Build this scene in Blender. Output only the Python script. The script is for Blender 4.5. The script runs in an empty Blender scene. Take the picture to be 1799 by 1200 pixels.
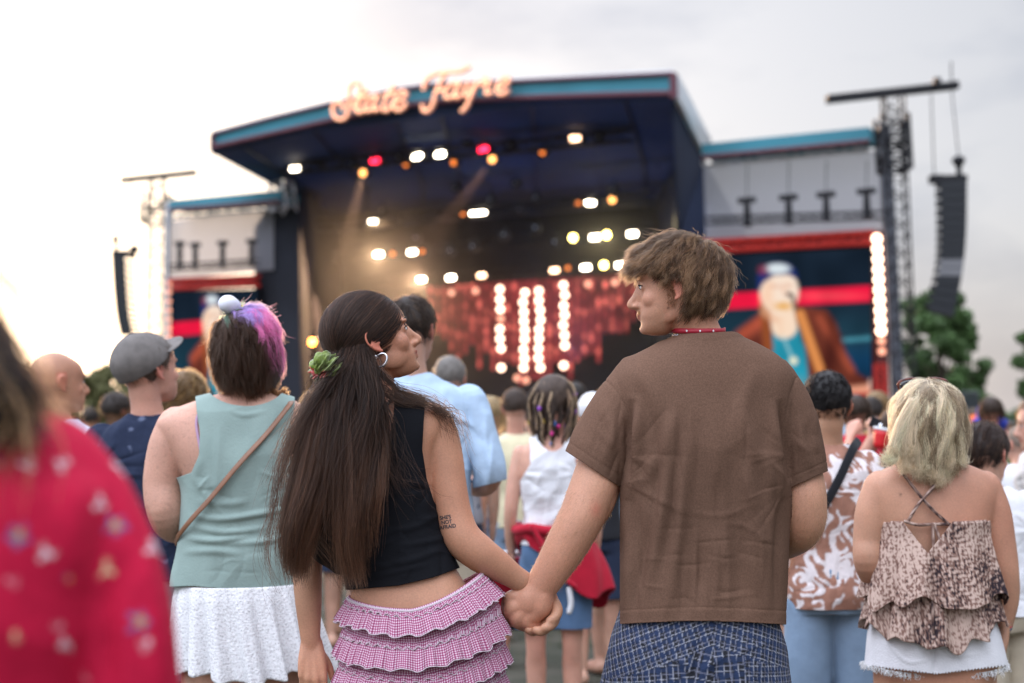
import bpy, bmesh, math, random
import numpy as np
from mathutils import Vector, Matrix
from mathutils.bvhtree import BVHTree
random.seed(7); RNG = np.random.default_rng(7)
HAZE = 0
SC = bpy.context.scene
COL = SC.collection
# ------------------------------------------------------------------ camera
FPX = 2500.0; CAMZ = 1.28
PITCH = math.atan(190/2500.0); ROLL = math.radians(0.8)
cam_d = bpy.data.cameras.new("camera"); cam = bpy.data.objects.new("camera", cam_d); COL.objects.link(cam)
cam_d.sensor_width = 36; cam_d.lens = FPX/1799*36; cam_d.clip_end = 3000; cam_d.clip_start = 0.05
RM = Matrix.Rotation(math.pi/2+PITCH, 3, 'X') @ Matrix.Rotation(-ROLL, 3, 'Z')
cam.location = (0, 0, CAMZ); cam.rotation_euler = RM.to_euler()
cam_d.dof.use_dof = True; cam_d.dof.focus_distance = 3.42; cam_d.dof.aperture_fstop = 2.5; cam_d.dof.aperture_blades = 0
SC.camera = cam
RMn = np.array(RM)
def W(px, py, Y):
    """world point seen at photo pixel (px,py) at distance Y in front of the camera"""
    d = RMn @ np.array([(px-899.5)/FPX, -(py-600)/FPX, -1.0])
    t = Y/d[1]
    return np.array([d[0]*t, Y, CAMZ+d[2]*t])
def PX(p):
    """inverse of W for arrays (n,3) -> px,py"""
    q = (np.asarray(p)-np.array([0, 0, CAMZ])) @ RMn
    return 899.5+FPX*q[..., 0]/-q[..., 2], 600-FPX*q[..., 1]/-q[..., 2]
# ------------------------------------------------------------------ world, sun, exposure
SUN_AZ = math.radians(-19); SUN_EL = math.radians(6.5)
SUND = Vector((math.sin(SUN_AZ)*math.cos(SUN_EL), math.cos(SUN_AZ)*math.cos(SUN_EL), math.sin(SUN_EL)))
wd = bpy.data.worlds.new("World"); SC.world = wd; wd.use_nodes = True
nt = wd.node_tree; nt.nodes.clear(); N = nt.nodes.new; L = nt.links.new
def wmath(op, a, b=None):
    n = N('ShaderNodeMath'); n.operation = op
    for i, v in enumerate((a, b)):
        if v is None: continue
        if isinstance(v, (int, float)): n.inputs[i].default_value = v
        else: L(v, n.inputs[i])
    return n.outputs[0]
tc = N('ShaderNodeTexCoord')
sky = N('ShaderNodeTexSky'); sky.sky_type = 'NISHITA'; sky.sun_disc = False
sky.sun_elevation = SUN_EL; sky.sun_rotation = SUN_AZ; sky.air_density = 1.0; sky.dust_density = 3
bg1 = N('ShaderNodeBackground'); L(sky.outputs[0], bg1.inputs[0]); bg1.inputs[1].default_value = 0.03
mp = N('ShaderNodeMapping'); mp.inputs['Scale'].default_value = (1.3, 1.3, 3.6); mp.inputs['Rotation'].default_value = (0, 0, .4); L(tc.outputs['Generated'], mp.inputs[0])
nz = N('ShaderNodeTexNoise'); nz.inputs['Scale'].default_value = 2.6; nz.inputs['Detail'].default_value = 9; nz.inputs['Roughness'].default_value = .52; L(mp.outputs[0], nz.inputs[0])
cr = N('ShaderNodeValToRGB'); L(nz.outputs[0], cr.inputs[0])
cr.color_ramp.elements[0].position = .40; cr.color_ramp.elements[0].color = (.43, .48, .60, 1)
cr.color_ramp.elements[1].position = .60; cr.color_ramp.elements[1].color = (.71, .73, .80, 1)
dt = N('ShaderNodeVectorMath'); dt.operation = 'DOT_PRODUCT'; L(tc.outputs['Generated'], dt.inputs[0]); dt.inputs[1].default_value = SUND
dpos = wmath('MAXIMUM', dt.outputs['Value'], 0)
g1 = wmath('POWER', dpos, 55); g2 = wmath('POWER', dpos, 14)
glow = wmath('ADD', wmath('MULTIPLY', g1, .7), wmath('MULTIPLY', g2, .02))
gc = N('ShaderNodeVectorMath'); gc.operation = 'SCALE'; gc.inputs[0].default_value = (1.0, .90, .78); L(glow, gc.inputs['Scale'])
ad = N('ShaderNodeVectorMath'); ad.operation = 'ADD'; L(cr.outputs[0], ad.inputs[0]); L(gc.outputs[0], ad.inputs[1])
# warm band low down, sky boosted overhead, behind and left to light the figures
sp = N('ShaderNodeSeparateXYZ'); L(tc.outputs['Generated'], sp.inputs[0])
mr = N('ShaderNodeMapRange'); L(sp.outputs[2], mr.inputs[0]); mr.inputs[1].default_value = .38; mr.inputs[2].default_value = .75; mr.inputs[3].default_value = 1.0; mr.inputs[4].default_value = 3.9
mw = N('ShaderNodeMapRange'); L(sp.outputs[2], mw.inputs[0]); mw.inputs[1].default_value = .0; mw.inputs[2].default_value = .16; mw.inputs[3].default_value = .5; mw.inputs[4].default_value = 0
wm = N('ShaderNodeMix'); wm.data_type = 'RGBA'; L(mw.outputs[0], wm.inputs[0]); L(ad.outputs[0], wm.inputs[6])
lowc = N('ShaderNodeVectorMath'); lowc.operation = 'ADD'; lowc.inputs[0].default_value = (.70, .62, .57); L(gc.outputs[0], lowc.inputs[1]); L(lowc.outputs[0], wm.inputs[7])
bk = N('ShaderNodeMapRange'); L(sp.outputs[1], bk.inputs[0]); bk.inputs[1].default_value = .1; bk.inputs[2].default_value = -.6; bk.inputs[3].default_value = 1.0; bk.inputs[4].default_value = 1.6
sdf = N('ShaderNodeMapRange'); L(sp.outputs[0], sdf.inputs[0]); sdf.inputs[1].default_value = -.9; sdf.inputs[2].default_value = .9; sdf.inputs[3].default_value = 1.75; sdf.inputs[4].default_value = .45
mul = wmath('MULTIPLY', wmath('MULTIPLY', mr.outputs[0], bk.outputs[0]), sdf.outputs[0])
bg2 = N('ShaderNodeBackground'); L(wm.outputs[2], bg2.inputs[0]); L(mul, bg2.inputs[1])
ash = N('ShaderNodeAddShader'); L(bg1.outputs[0], ash.inputs[0]); L(bg2.outputs[0], ash.inputs[1])
wo = N('ShaderNodeOutputWorld'); L(ash.outputs[0], wo.inputs[0])
sd = bpy.data.lights.new("sun", 'SUN'); sun = bpy.data.objects.new("sun", sd); COL.objects.link(sun)
sd.energy = 2.3; sd.angle = math.radians(2.0); sd.color = (1, .62, .34)
sun.rotation_euler = SUND.to_track_quat('Z', 'Y').to_euler()
vs = SC.view_settings; vs.view_transform = 'Standard'; vs.look = 'None'; vs.gamma = 1; vs.exposure = 0; vs.use_curve_mapping = False
SC.render.engine = 'CYCLES'; cy = SC.cycles; cy.use_denoising = True; cy.max_bounces = 7; cy.diffuse_bounces = 3; cy.glossy_bounces = 3
cy.transparent_max_bounces = 12; cy.volume_bounces = 1; cy.sample_clamp_indirect = 8; cy.caustics_reflective = False; cy.caustics_refractive = False
# ------------------------------------------------------------------ object helpers
def link(o, parent=None):
    COL.objects.link(o)
    if parent is not None: o.parent = parent
    return o
def tag(o, label=None, cat=None, group=None, kind=None):
    if label: o['label'] = label
    if cat: o['category'] = cat
    if group: o['group'] = group
    if kind: o['kind'] = kind
    return o
def empty(name, loc, label=None, cat=None, group=None, kind=None):
    o = bpy.data.objects.new(name, None); COL.objects.link(o); o.location = tuple(loc); o.empty_display_size = .2
    return tag(o, label, cat, group, kind)
def mkobj(name, V, F, mat, parent=None, smooth=True, cols=None, uvs=None):
    V = np.asarray(V, dtype=float)
    me = bpy.data.meshes.new(name)
    if parent is not None: V = V-np.array(parent_origin(parent))
    if isinstance(F, np.ndarray) and F.ndim == 2:
        k = F.shape[1]; n = len(F)
        me.vertices.add(len(V)); me.vertices.foreach_set('co', V.ravel())
        me.loops.add(n*k); me.loops.foreach_set('vertex_index', F.astype(np.int32).ravel())
        me.polygons.add(n); me.polygons.foreach_set('loop_start', np.arange(0, n*k, k, dtype=np.int32))
        me.update(calc_edges=True)
    else:
        me.from_pydata([tuple(v) for v in V], [], [tuple(int(i) for i in f) for f in F]); me.update()
    if smooth: me.polygons.foreach_set('use_smooth', np.ones(len(me.polygons), dtype=bool))
    if cols is not None:
        a = me.color_attributes.new('col', 'FLOAT_COLOR', 'POINT')
        c = np.ones((len(V), 4)); c[:, :3] = cols; a.data.foreach_set('color', c.ravel())
    if uvs is not None:
        u = me.uv_layers.new(name='uv'); vi = np.empty(len(me.loops), dtype=np.int32); me.loops.foreach_get('vertex_index', vi)
        u.data.foreach_set('uv', np.asarray(uvs, dtype=float)[vi].ravel())
    if mat is not None: me.materials.append(mat)
    o = bpy.data.objects.new(name, me); link(o, parent)
    return o
_org = {}
def parent_origin(p):
    o = np.array(p.location); q = p.parent
    while q is not None: o = o+np.array(q.location); q = q.parent
    return o
def copy_tree(o, parent=None):
    c = o.copy(); COL.objects.link(c); c.parent = parent
    for ch in list(o.children): copy_tree(ch, c)
    return c
# ------------------------------------------------------------------ mesh primitives (V,F as lists/arrays)
class MB:
    def __init__(s): s.V = []; s.F = []
    def add(s, V, F):
        b = len(s.V); s.V.extend([tuple(v) for v in V]); s.F.extend([tuple(int(i)+b for i in f) for f in F]); return s
    def box(s, c, size, R=None):
        c = np.array(c, float); h = np.array(size, float)/2
        P = np.array([[x, y, z] for x in (-1, 1) for y in (-1, 1) for z in (-1, 1)])*h
        if R is not None: P = P @ np.array(R).T
        return s.add(P+c, [(0, 1, 3, 2), (4, 6, 7, 5), (0, 4, 5, 1), (2, 3, 7, 6), (0, 2, 6, 4), (1, 5, 7, 3)])
    def tube(s, pts, r, n=6, cap=True):
        V, F = tube(pts, r, n=n, sub=1, cap=cap, ring=True); return s.add(V, F)
    def prism(s, poly, d):
        """poly: list of 3d points, extruded by vector d"""
        P = np.array(poly, float); n = len(P); d = np.array(d, float)
        F = [tuple(range(n)), tuple(range(2*n-1, n-1, -1))]+[(i, i+n, (i+1) % n+n, (i+1) % n) for i in range(n)]
        return s.add(np.vstack([P, P+d]), F)
    def build(s, name, mat, parent=None, smooth=False, **k):
        return mkobj(name, s.V, s.F, mat, parent, smooth, **k)
def crom(P, n):
    """Catmull-Rom resample rows of P (k,d) into n samples"""
    P = np.asarray(P, float); k = len(P)
    if k == 2:
        t = np.linspace(0, 1, n)[:, None]; return P[0]*(1-t)+P[1]*t
    Q = np.vstack([2*P[0]-P[1], P, 2*P[-1]-P[-2]]); t = np.linspace(0, k-1-1e-9, n); i = t.astype(int); u = (t-i)[:, None]
    a, b, c, d = Q[i], Q[i+1], Q[i+2], Q[i+3]
    return .5*(2*b+(c-a)*u+(2*a-5*b+4*c-d)*u*u+(3*b-a-3*c+d)*u**3)
def tube(pts, r, n=16, sub=6, ratio=None, up=(0, 0, 1), cap=True, ring=False):
    P = np.asarray(pts, float); r = np.broadcast_to(np.asarray(r, float), (len(P),))
    X = np.column_stack([P, r] + ([np.broadcast_to(np.asarray(ratio, float), (len(P),))] if ratio is not None else []))
    if sub > 1: X = crom(X, (len(P)-1)*sub+1)
    P = X[:, :3]; r = X[:, 3]; q = X[:, 4] if ratio is not None else np.ones(len(P))
    T = np.gradient(P, axis=0); T /= np.linalg.norm(T, axis=1)[:, None]+1e-12
    if not ring and cap:    # rounded ends
        a = [np.array([.0, .5, .87])]
        P = np.vstack([P[0]-T[0]*r[0]*.9, P[0]-T[0]*r[0]*.75, P[0]-T[0]*r[0]*.4, P, P[-1]+T[-1]*r[-1]*.4, P[-1]+T[-1]*r[-1]*.75, P[-1]+T[-1]*r[-1]*.9])
        r = np.concatenate([r[0]*np.array([.3, .62, .9]), r, r[-1]*np.array([.9, .62, .3])]); q = np.concatenate([[q[0]]*3, q, [q[-1]]*3]); T = np.vstack([[T[0]]*3, T, [T[-1]]*3])
    u = np.array(up, float); u = u-T[0]*u.dot(T[0])
    if np.linalg.norm(u) < 1e-3: u = np.array([1., 0, 0])-T[0]*T[0][0]
    th = np.linspace(0, 2*math.pi, n, endpoint=False); V = []
    for i in range(len(P)):
        u = u-T[i]*u.dot(T[i]); u /= np.linalg.norm(u)+1e-12; w = np.cross(T[i], u)
        V.append(P[i]+r[i]*(np.cos(th)[:, None]*u*q[i]+np.sin(th)[:, None]*w))
    V = np.vstack(V); m = len(P)
    F = [(i*n+j, i*n+(j+1) % n, (i+1)*n+(j+1) % n, (i+1)*n+j) for i in range(m-1) for j in range(n)]
    if cap: F += [tuple(range(n-1, -1, -1)), tuple((m-1)*n+j for j in range(n))]
    return V, F
def loft(secs, n=40, sub=4):
    """secs rows: cx,cy,cz,ru,rv,ex,yaw -> closed horizontal loft"""
    S = np.array([list(s)+[2.4, 0][max(0, len(s)-5):] if len(s) < 7 else list(s) for s in secs], float)
    if sub > 1: S = crom(S, (len(S)-1)*sub+1)
    th = np.linspace(0, 2*math.pi, n, endpoint=False); c, s_ = np.cos(th), np.sin(th); V = []
    for cx, cy_, cz, ru, rv, ex, yaw in S:
        x = ru*np.sign(c)*np.abs(c)**(2/ex); y = rv*np.sign(s_)*np.abs(s_)**(2/ex)
        V.append(np.column_stack([cx+x*math.cos(yaw)-y*math.sin(yaw), cy_+x*math.sin(yaw)+y*math.cos(yaw), np.full(n, cz)]))
    V = np.vstack(V); m = len(S)
    F = [(i*n+j, i*n+(j+1) % n, (i+1)*n+(j+1) % n, (i+1)*n+j) for i in range(m-1) for j in range(n)]
    F += [tuple(range(n-1, -1, -1)), tuple((m-1)*n+j for j in range(n))]
    return V, F
def ell(c, r, R=None, n=20, m=12):
    V = [(0, 0, 1)]; F = []
    for i in range(1, m):
        a = math.pi*i/m
        for j in range(n): b = 2*math.pi*j/n; V.append((math.sin(a)*math.cos(b), math.sin(a)*math.sin(b), math.cos(a)))
    V.append((0, 0, -1)); e = len(V)-1
    for j in range(n):
        F.append((0, 1+j, 1+(j+1) % n)); F.append((e, e-n+(j+1) % n, e-n+j))
        for i in range(m-2): F.append((1+i*n+j, 1+(i+1)*n+j, 1+(i+1)*n+(j+1) % n, 1+i*n+(j+1) % n))
    V = np.array(V)*np.array(r, float)
    if R is not None: V = V @ np.array(R).T
    return V+np.array(c, float), F
def tri_mesh(me):
    """triangulated arrays of a mesh datablock"""
    me.calc_loop_triangles(); V = np.empty(len(me.vertices)*3); me.vertices.foreach_get('co', V)
    T = np.empty(len(me.loop_triangles)*3, dtype=np.int32); me.loop_triangles.foreach_get('vertices', T)
    return V.reshape(-1, 3), T.reshape(-1, 3)
def lap(V, T, it, lam=.5, w=None):
    E = np.vstack([T[:, [0, 1]], T[:, [1, 2]], T[:, [2, 0]]]); E = np.vstack([E, E[:, ::-1]])
    deg = np.bincount(E[:, 0], minlength=len(V))[:, None]+1e-9
    for _ in range(it):
        S = np.column_stack([np.bincount(E[:, 0], V[E[:, 1], k], minlength=len(V)) for k in range(3)])/deg
        V = V+(S-V)*(lam if w is None else lam*w[:, None])
    return V
def normals(V, T):
    n = np.cross(V[T[:, 1]]-V[T[:, 0]], V[T[:, 2]]-V[T[:, 0]]); O = np.zeros_like(V)
    for k in range(3):
        for a in range(3): O[:, a] += np.bincount(T[:, k], n[:, a], minlength=len(V))
    return O/(np.linalg.norm(O, axis=1)[:, None]+1e-12)
def remesh(solids, voxel, smooth=2):
    mb = MB()
    for V, F in solids: mb.add(V, F)
    me = bpy.data.meshes.new('tmp'); me.from_pydata(mb.V, [], mb.F); me.update()
    bm = bmesh.new(); bm.from_mesh(me); bmesh.ops.recalc_face_normals(bm, faces=bm.faces); bm.to_mesh(me); bm.free()
    o = bpy.data.objects.new('tmp', me); COL.objects.link(o)
    m = o.modifiers.new('r', 'REMESH'); m.mode = 'VOXEL'; m.voxel_size = voxel; m.adaptivity = 0
    dg = bpy.context.evaluated_depsgraph_get(); ev = o.evaluated_get(dg); m2 = bpy.data.meshes.new_from_object(ev)
    V, T = tri_mesh(m2); bpy.data.objects.remove(o); bpy.data.meshes.remove(me); bpy.data.meshes.remove(m2)
    return lap(V, T, smooth), T
def clip(V, T, f, extra=None):
    """keep the part of the triangle mesh where f>0, cutting triangles on f=0"""
    f = np.asarray(f, float); s = f > 0; k = s[T].sum(1); keep = T[k == 3]; V = list(map(tuple, V)); out = []; cache = {}; src = []
    def cut(a, b):
        key = (min(a, b), max(a, b))
        if key not in cache:
            t = f[a]/(f[a]-f[b]); A, B = V[a], V[b]; V.append(tuple(A[i]+(B[i]-A[i])*t for i in range(3))); cache[key] = len(V)-1; src.append((a, b, t))
        return cache[key]
    for tri in T[(k == 1) | (k == 2)]:
        a, b, c = (int(x) for x in tri)
        for _ in range(3):
            if (s[a] and not s[b] and not s[c]) or (not s[a] and s[b] and s[c]): break
            a, b, c = b, c, a
        if s[a]: out.append((a, cut(a, b), cut(a, c)))
        else: p, q = cut(a, b), cut(a, c); out += [(p, b, c), (p, c, q)]
    T2 = np.vstack([keep, np.array(out, dtype=int).reshape(-1, 3)]); V = np.array(V)
    used = np.zeros(len(V), bool); used[T2] = True; idx = np.cumsum(used)-1
    return V[used], idx[T2]
def solidify(o, th):
    m = o.modifiers.new('thickness', 'SOLIDIFY'); m.thickness = th; m.offset = 1; return o
def noise3(P, sc, seed=0):
    """cheap smooth noise: sum of rotated sines, roughly -1..1"""
    r = np.random.default_rng(seed); P = np.asarray(P)*sc; o = np.zeros(len(P))
    for k in range(7):
        d = r.normal(size=3); d /= np.linalg.norm(d); fr = r.uniform(.7, 1.9); d2 = r.normal(size=3)
        o += np.sin(P@d*fr+r.uniform(0, 6.3)+1.3*np.sin(P@d2*.6+r.uniform(0, 6.3)))
    return o/3.5
# ------------------------------------------------------------------ materials
def mat(name, col=(.5, .5, .5), rough=.6, metal=0, noise=0, nscale=20, bump=0, bscale=60, emis=None, estr=0, attr=False, sss=0, spec=.5, sheen=0, trans=0, weave=0):
    m = bpy.data.materials.new(name); m.use_nodes = True; t = m.node_tree; b = t.nodes['Principled BSDF']
    b.inputs['Base Color'].default_value = (*col, 1); b.inputs['Roughness'].default_value = rough; b.inputs['Metallic'].default_value = metal
    b.inputs['Specular IOR Level'].default_value = spec
    if sheen: b.inputs['Sheen Weight'].default_value = sheen; b.inputs['Sheen Roughness'].default_value = .5
    if trans: b.inputs['Transmission Weight'].default_value = trans
    if sss: b.inputs['Subsurface Weight'].default_value = sss; b.inputs['Subsurface Radius'].default_value = (1, .35, .2); b.inputs['Subsurface Scale'].default_value = .012
    if emis: b.inputs['Emission Color'].default_value = (*emis, 1); b.inputs['Emission Strength'].default_value = estr
    src = None; tcn = t.nodes.new('ShaderNodeTexCoord')
    if attr:
        a = t.nodes.new('ShaderNodeAttribute'); a.attribute_name = 'col'; src = a.outputs['Color']
    if noise:
        nzn = t.nodes.new('ShaderNodeTexNoise'); nzn.inputs['Scale'].default_value = nscale; nzn.inputs['Detail'].default_value = 6; t.links.new(tcn.outputs['Object'], nzn.inputs[0])
        mrn = t.nodes.new('ShaderNodeMapRange'); t.links.new(nzn.outputs[0], mrn.inputs[0]); mrn.inputs[1].default_value = .3; mrn.inputs[2].default_value = .7; mrn.inputs[3].default_value = 1-noise; mrn.inputs[4].default_value = 1+noise
        v = t.nodes.new('ShaderNodeVectorMath'); v.operation = 'SCALE'; t.links.new(mrn.outputs[0], v.inputs['Scale'])
        if src: t.links.new(src, v.inputs[0])
        else: v.inputs[0].default_value = col
        src = v.outputs[0]
    if src: t.links.new(src, b.inputs['Base Color'])
    if attr and emis: t.links.new(a.outputs['Color'], b.inputs['Emission Color'])
    if bump:
        nb = t.nodes.new('ShaderNodeTexNoise'); nb.inputs['Scale'].default_value = bscale; nb.inputs['Detail'].default_value = 5; t.links.new(tcn.outputs['Object'], nb.inputs[0])
        bp = t.nodes.new('ShaderNodeBump'); bp.inputs['Strength'].default_value = bump; bp.inputs['Distance'].default_value = .004; t.links.new(nb.outputs[0], bp.inputs['Height']); t.links.new(bp.outputs[0], b.inputs['Normal'])
    return m
def emat(name, col, s):
    m = bpy.data.materials.new(name); m.use_nodes = True; t = m.node_tree; t.nodes.clear()
    e = t.nodes.new('ShaderNodeEmission'); e.inputs[0].default_value = (*col, 1); e.inputs[1].default_value = s; o = t.nodes.new('ShaderNodeOutputMaterial'); t.links.new(e.outputs[0], o.inputs[0]); return m
def eattr(name, s):
    m = emat(name, (1, 1, 1), s); t = m.node_tree; a = t.nodes.new('ShaderNodeAttribute'); a.attribute_name = 'col'
    t.links.new(a.outputs['Color'], [n for n in t.nodes if n.type == 'EMISSION'][0].inputs[0]); return m
# ------------------------------------------------------------------ ground
gm = mat('trodden_grass', (.13, .125, .07), .95); t = gm.node_tree; b = t.nodes['Principled BSDF']
n1 = t.nodes.new('ShaderNodeTexNoise'); n1.inputs['Scale'].default_value = 1.3; n1.inputs['Detail'].default_value = 9; n1.inputs['Roughness'].default_value = .65
r1 = t.nodes.new('ShaderNodeValToRGB'); tcg = t.nodes.new('ShaderNodeTexCoord'); t.links.new(tcg.outputs['Object'], n1.inputs[0]); t.links.new(n1.outputs[0], r1.inputs[0])
r1.color_ramp.elements[0].position = .35; r1.color_ramp.elements[0].color = (.020, .026, .011, 1); r1.color_ramp.elements[1].position = .62; r1.color_ramp.elements[1].color = (.085, .078, .058, 1); t.links.new(r1.outputs[0], b.inputs['Base Color'])
gv = [(-1200, -300, 0), (1200, -300, 0), (1200, 1800, 0), (-1200, 1800, 0)]
g = mkobj('ground', gv, [(0, 1, 2, 3)], gm, smooth=False); tag(g, kind='structure')
# grass blades in tufts near the crowd
gr = np.random.default_rng(3); nb_ = 26000
bx_ = gr.uniform(-6, 6, nb_); by_ = gr.uniform(5.5, 16, nb_); keep = noise3(np.column_stack([bx_, by_, by_*0]), 2.2, 5) > .05; bx_, by_ = bx_[keep], by_[keep]; nb_ = len(bx_)
a_ = gr.uniform(0, 6.28, nb_); h_ = gr.uniform(.02, .07, nb_); lx, ly = gr.normal(0, .02, nb_), gr.normal(0, .02, nb_)
V = np.stack([np.column_stack([bx_-.003*np.cos(a_), by_-.003*np.sin(a_), 0*a_+.001]), np.column_stack([bx_+.003*np.cos(a_), by_+.003*np.sin(a_), 0*a_+.001]), np.column_stack([bx_+lx, by_+ly, h_])], 1).reshape(-1, 3)
tag(mkobj('grass', V, np.arange(nb_*3).reshape(-1, 3), mat('grass_blade', (.10, .13, .035), .8), smooth=False), 'short worn grass underfoot between the crowd', 'grass', kind='stuff')
# ------------------------------------------------------------------ the facade plane of the stage
PA = W(295, 500, 78.0); PB = W(1560, 500, 60.0); FU = PB-PA; FU[2] = 0; FU /= np.linalg.norm(FU); FN = np.array([FU[1], -FU[0], 0.])   # FN points to the crowd
if FN[1] > 0: FN = -FN
def F(px, py, n=0.0):
    d = W(px, py, 1.0)-np.array([0, 0, CAMZ]); o = PA+FN*n; c0 = np.array([0, 0, CAMZ]); t = (o-c0).dot(FN)/d.dot(FN); return c0+d*t
FUZ = np.array([0, 0, 1.])
RF = np.column_stack([FU, -FN, FUZ])     # local x along facade, y away from the crowd, z up
def fline(pts): return [F(*p) for p in pts]
m_teal = mat('teal_painted_cloth', (.035, .20, .26), .7, noise=.12, nscale=.4)
m_trim = mat('maroon_trim', (.12, .035, .05), .7); m_navy = mat('navy_roof_skin', (.020, .037, .095), .8, noise=.25, nscale=.25)
m_navyd = mat('dark_navy_cloth', (.013, .022, .055), .85, noise=.25, nscale=.3); m_black = mat('black_drape', (.012, .014, .022), .9, noise=.3, nscale=.5); m_dark = mat('black_metal', (.010, .010, .013), .5, spec=.3); m_alu = mat('aluminium_truss', (.55, .55, .57), .35, .7)
m_white = mat('white_pvc_sheet', (.78, .8, .82), .6, noise=.05, nscale=.5)
st = empty('main_stage', F(780, 770, 0)*np.array([1, 1, 0]), 'large festival stage with peaked teal edged roof and dark navy interior', 'stage')
def slab(name, pts, th, m, parent=st, **k):
    """planar-ish polygon in facade px/n coordinates given real thickness away from the crowd"""
    mb = MB(); mb.prism(fline(pts), -FN*th); return mb.build(name, m, parent, **k)
# fascia (front edge of the roof), slightly peaked, split at the top of the gable
top = [(373, 235), (470, 209), (580, 182), (700, 157), (760, 149), (900, 143), (1040, 136), (1183, 129)]
bot = [(373, 258), (470, 236), (580, 211), (700, 187), (760, 179), (900, 172), (1040, 167), (1183, 163)]
for nm, e0, e1, m, n0 in (('roof_fascia', 0, 0, m_teal, 6.0),):
    for k in range(len(top)-1):
        pass
mb = MB()
P = [(x, y, 6.0) for x, y in top]+[(x, y, 6.0) for x, y in bot[::-1]]; mb.prism(fline(P), -FN*.5); mb.build('roof_fascia', m_teal, st)
mb = MB(); mb.tube([F(x, y, 6.12) for x, y in bot], .12, 6); mb.tube([F(x, y, 6.12) for x, y in top], .09, 6); mb.tube([F(1183, 129, 6.12), F(1184, 172, 6.12)], .16, 6); mb.tube([F(373, 235, 6.12), F(373, 262, 6.12)], .12, 6); mb.build('roof_trim', m_trim, st)
lip = [(x, y+1, 5.9) for x, y in bot]; lip2 = [(x, y+13, 5.6) for x, y in bot]
mb = MB(); mb.prism(fline(lip+lip2[::-1]), -FN*.3); mb.build('roof_lip', m_navy, st)
# ceiling : from the front lip back and down to the rear truss line
fr = [(x, y+10, 5.6) for x, y in bot]; bkx = [520, 590, 665, 750, 800, 905, 1060, 1238]; bky = [345, 338, 330, 318, 313, 305, 292, 280]; bkn = [-3.5]*8
mb = MB()
A = [F(*p) for p in fr]; B = [F(x, y, n) for x, y, n in zip(bkx, bky, bkn)]; C2 = [F(x, y+75, -13) for x, y in zip(bkx, bky)]
for a, b2 in ((A, B), (B, C2)):
    for k in range(len(a)-1): mb.prism([a[k], a[k+1], b2[k+1], b2[k]], (0, 0, .25))
mb.build('ceiling', m_navy, st)
for k in range(6):
    f_ = (k+.5)/6; a_i = f_*(len(A)-1); i_ = int(a_i); a = A[i_]*(1-(a_i-i_))+A[min(i_+1, len(A)-1)]*(a_i-i_); b2 = B[i_]*(1-(a_i-i_))+B[min(i_+1, len(B)-1)]*(a_i-i_); c3 = C2[i_]*(1-(a_i-i_))+C2[min(i_+1, len(C2)-1)]*(a_i-i_)
    mb = MB(); mb.tube([a-[0, 0, .12], b2-[0, 0, .12], c3-[0, 0, .12]], .05, 5); mb.build('rafter', m_dark, st)
for y0, y1 in ((196, 250), (216, 290)):
    pass
# roof top (seen only from elsewhere) and the pale right flank
mb = MB(); At = [F(x, y, 5.6) for x, y in top]; Bt = [F(x, y-38, -3.5) for x, y in zip(bkx, bky)]
for k in range(len(A)-1): mb.prism([At[k], At[k+1], Bt[k+1], Bt[k]], (0, 0, .15))
mb.build('roof_cover', m_white, st)
mb = MB(); mb.prism([F(1184, 131, 5.6), F(1243, 246, -3.4), F(1236, 282, -3.4), F(1184, 174, 5.6)], FU*.2); mb.build('roof_flank', m_white, st)
mb = MB(); mb.prism([F(373, 240, 5.5), F(520, 308, -3.4), F(520, 345, -3.4), F(373, 266, 5.5)], FU*-.15); mb.build('roof_flank', m_navy, st)
# navy side cloth on the right, folded back towards the wing
mb = MB(); mb.prism([F(1181, 178, 5.4), F(1236, 282, -3.2), F(1312, 418, -2.0), F(1312, 770, -2.0), F(1235, 775, -2.6), F(1190, 420, 0.)], -FN*.2); mb.build('side_cloth', m_navyd, st)
slab('side_cloth', [(447, 398, .4), (452, 392, .4), (478, 350, .4), (500, 328, .4), (525, 345, .4), (530, 780, .4), (447, 780, .4)], .3, m_black)
# inner walls and back wall
slab('back_wall', [(500, 340, -13), (1240, 300, -13), (1240, 780, -13), (500, 780, -13)], .3, m_black)
mb = MB(); mb.prism([F(528, 335, 0), F(600, 330, -13), F(600, 780, -13), F(528, 785, 0)], FU*-.2); mb.build('inner_wall', m_black, st)
mb = MB(); mb.prism([F(1190, 300, 0), F(1150, 340, -13), F(1150, 780, -13), F(1190, 785, 0)], FU*.2); mb.build('inner_wall', m_black, st)
# deck with skirt
mb = MB(); a, b2, c, d = F(450, 742, 2), F(1300, 742, 2), F(1240, 742, -13), F(560, 742, -13)
for q in (a, b2, c, d): q[2] = 2.0
mb.prism([a, b2, c, d], (0, 0, -.3)); mb.build('stage_deck', m_dark, st)
mb = MB(); mb.prism([a, b2, b2*[1, 1, 0], a*[1, 1, 0]], -FN*-.1); mb.build('deck_skirt', m_black, st)
for x0, x1, nn in ((1160, 1208, 1.0), (455, 490, 1.2)):   # dark hung speaker boxes at the stage sides
    pass
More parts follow.
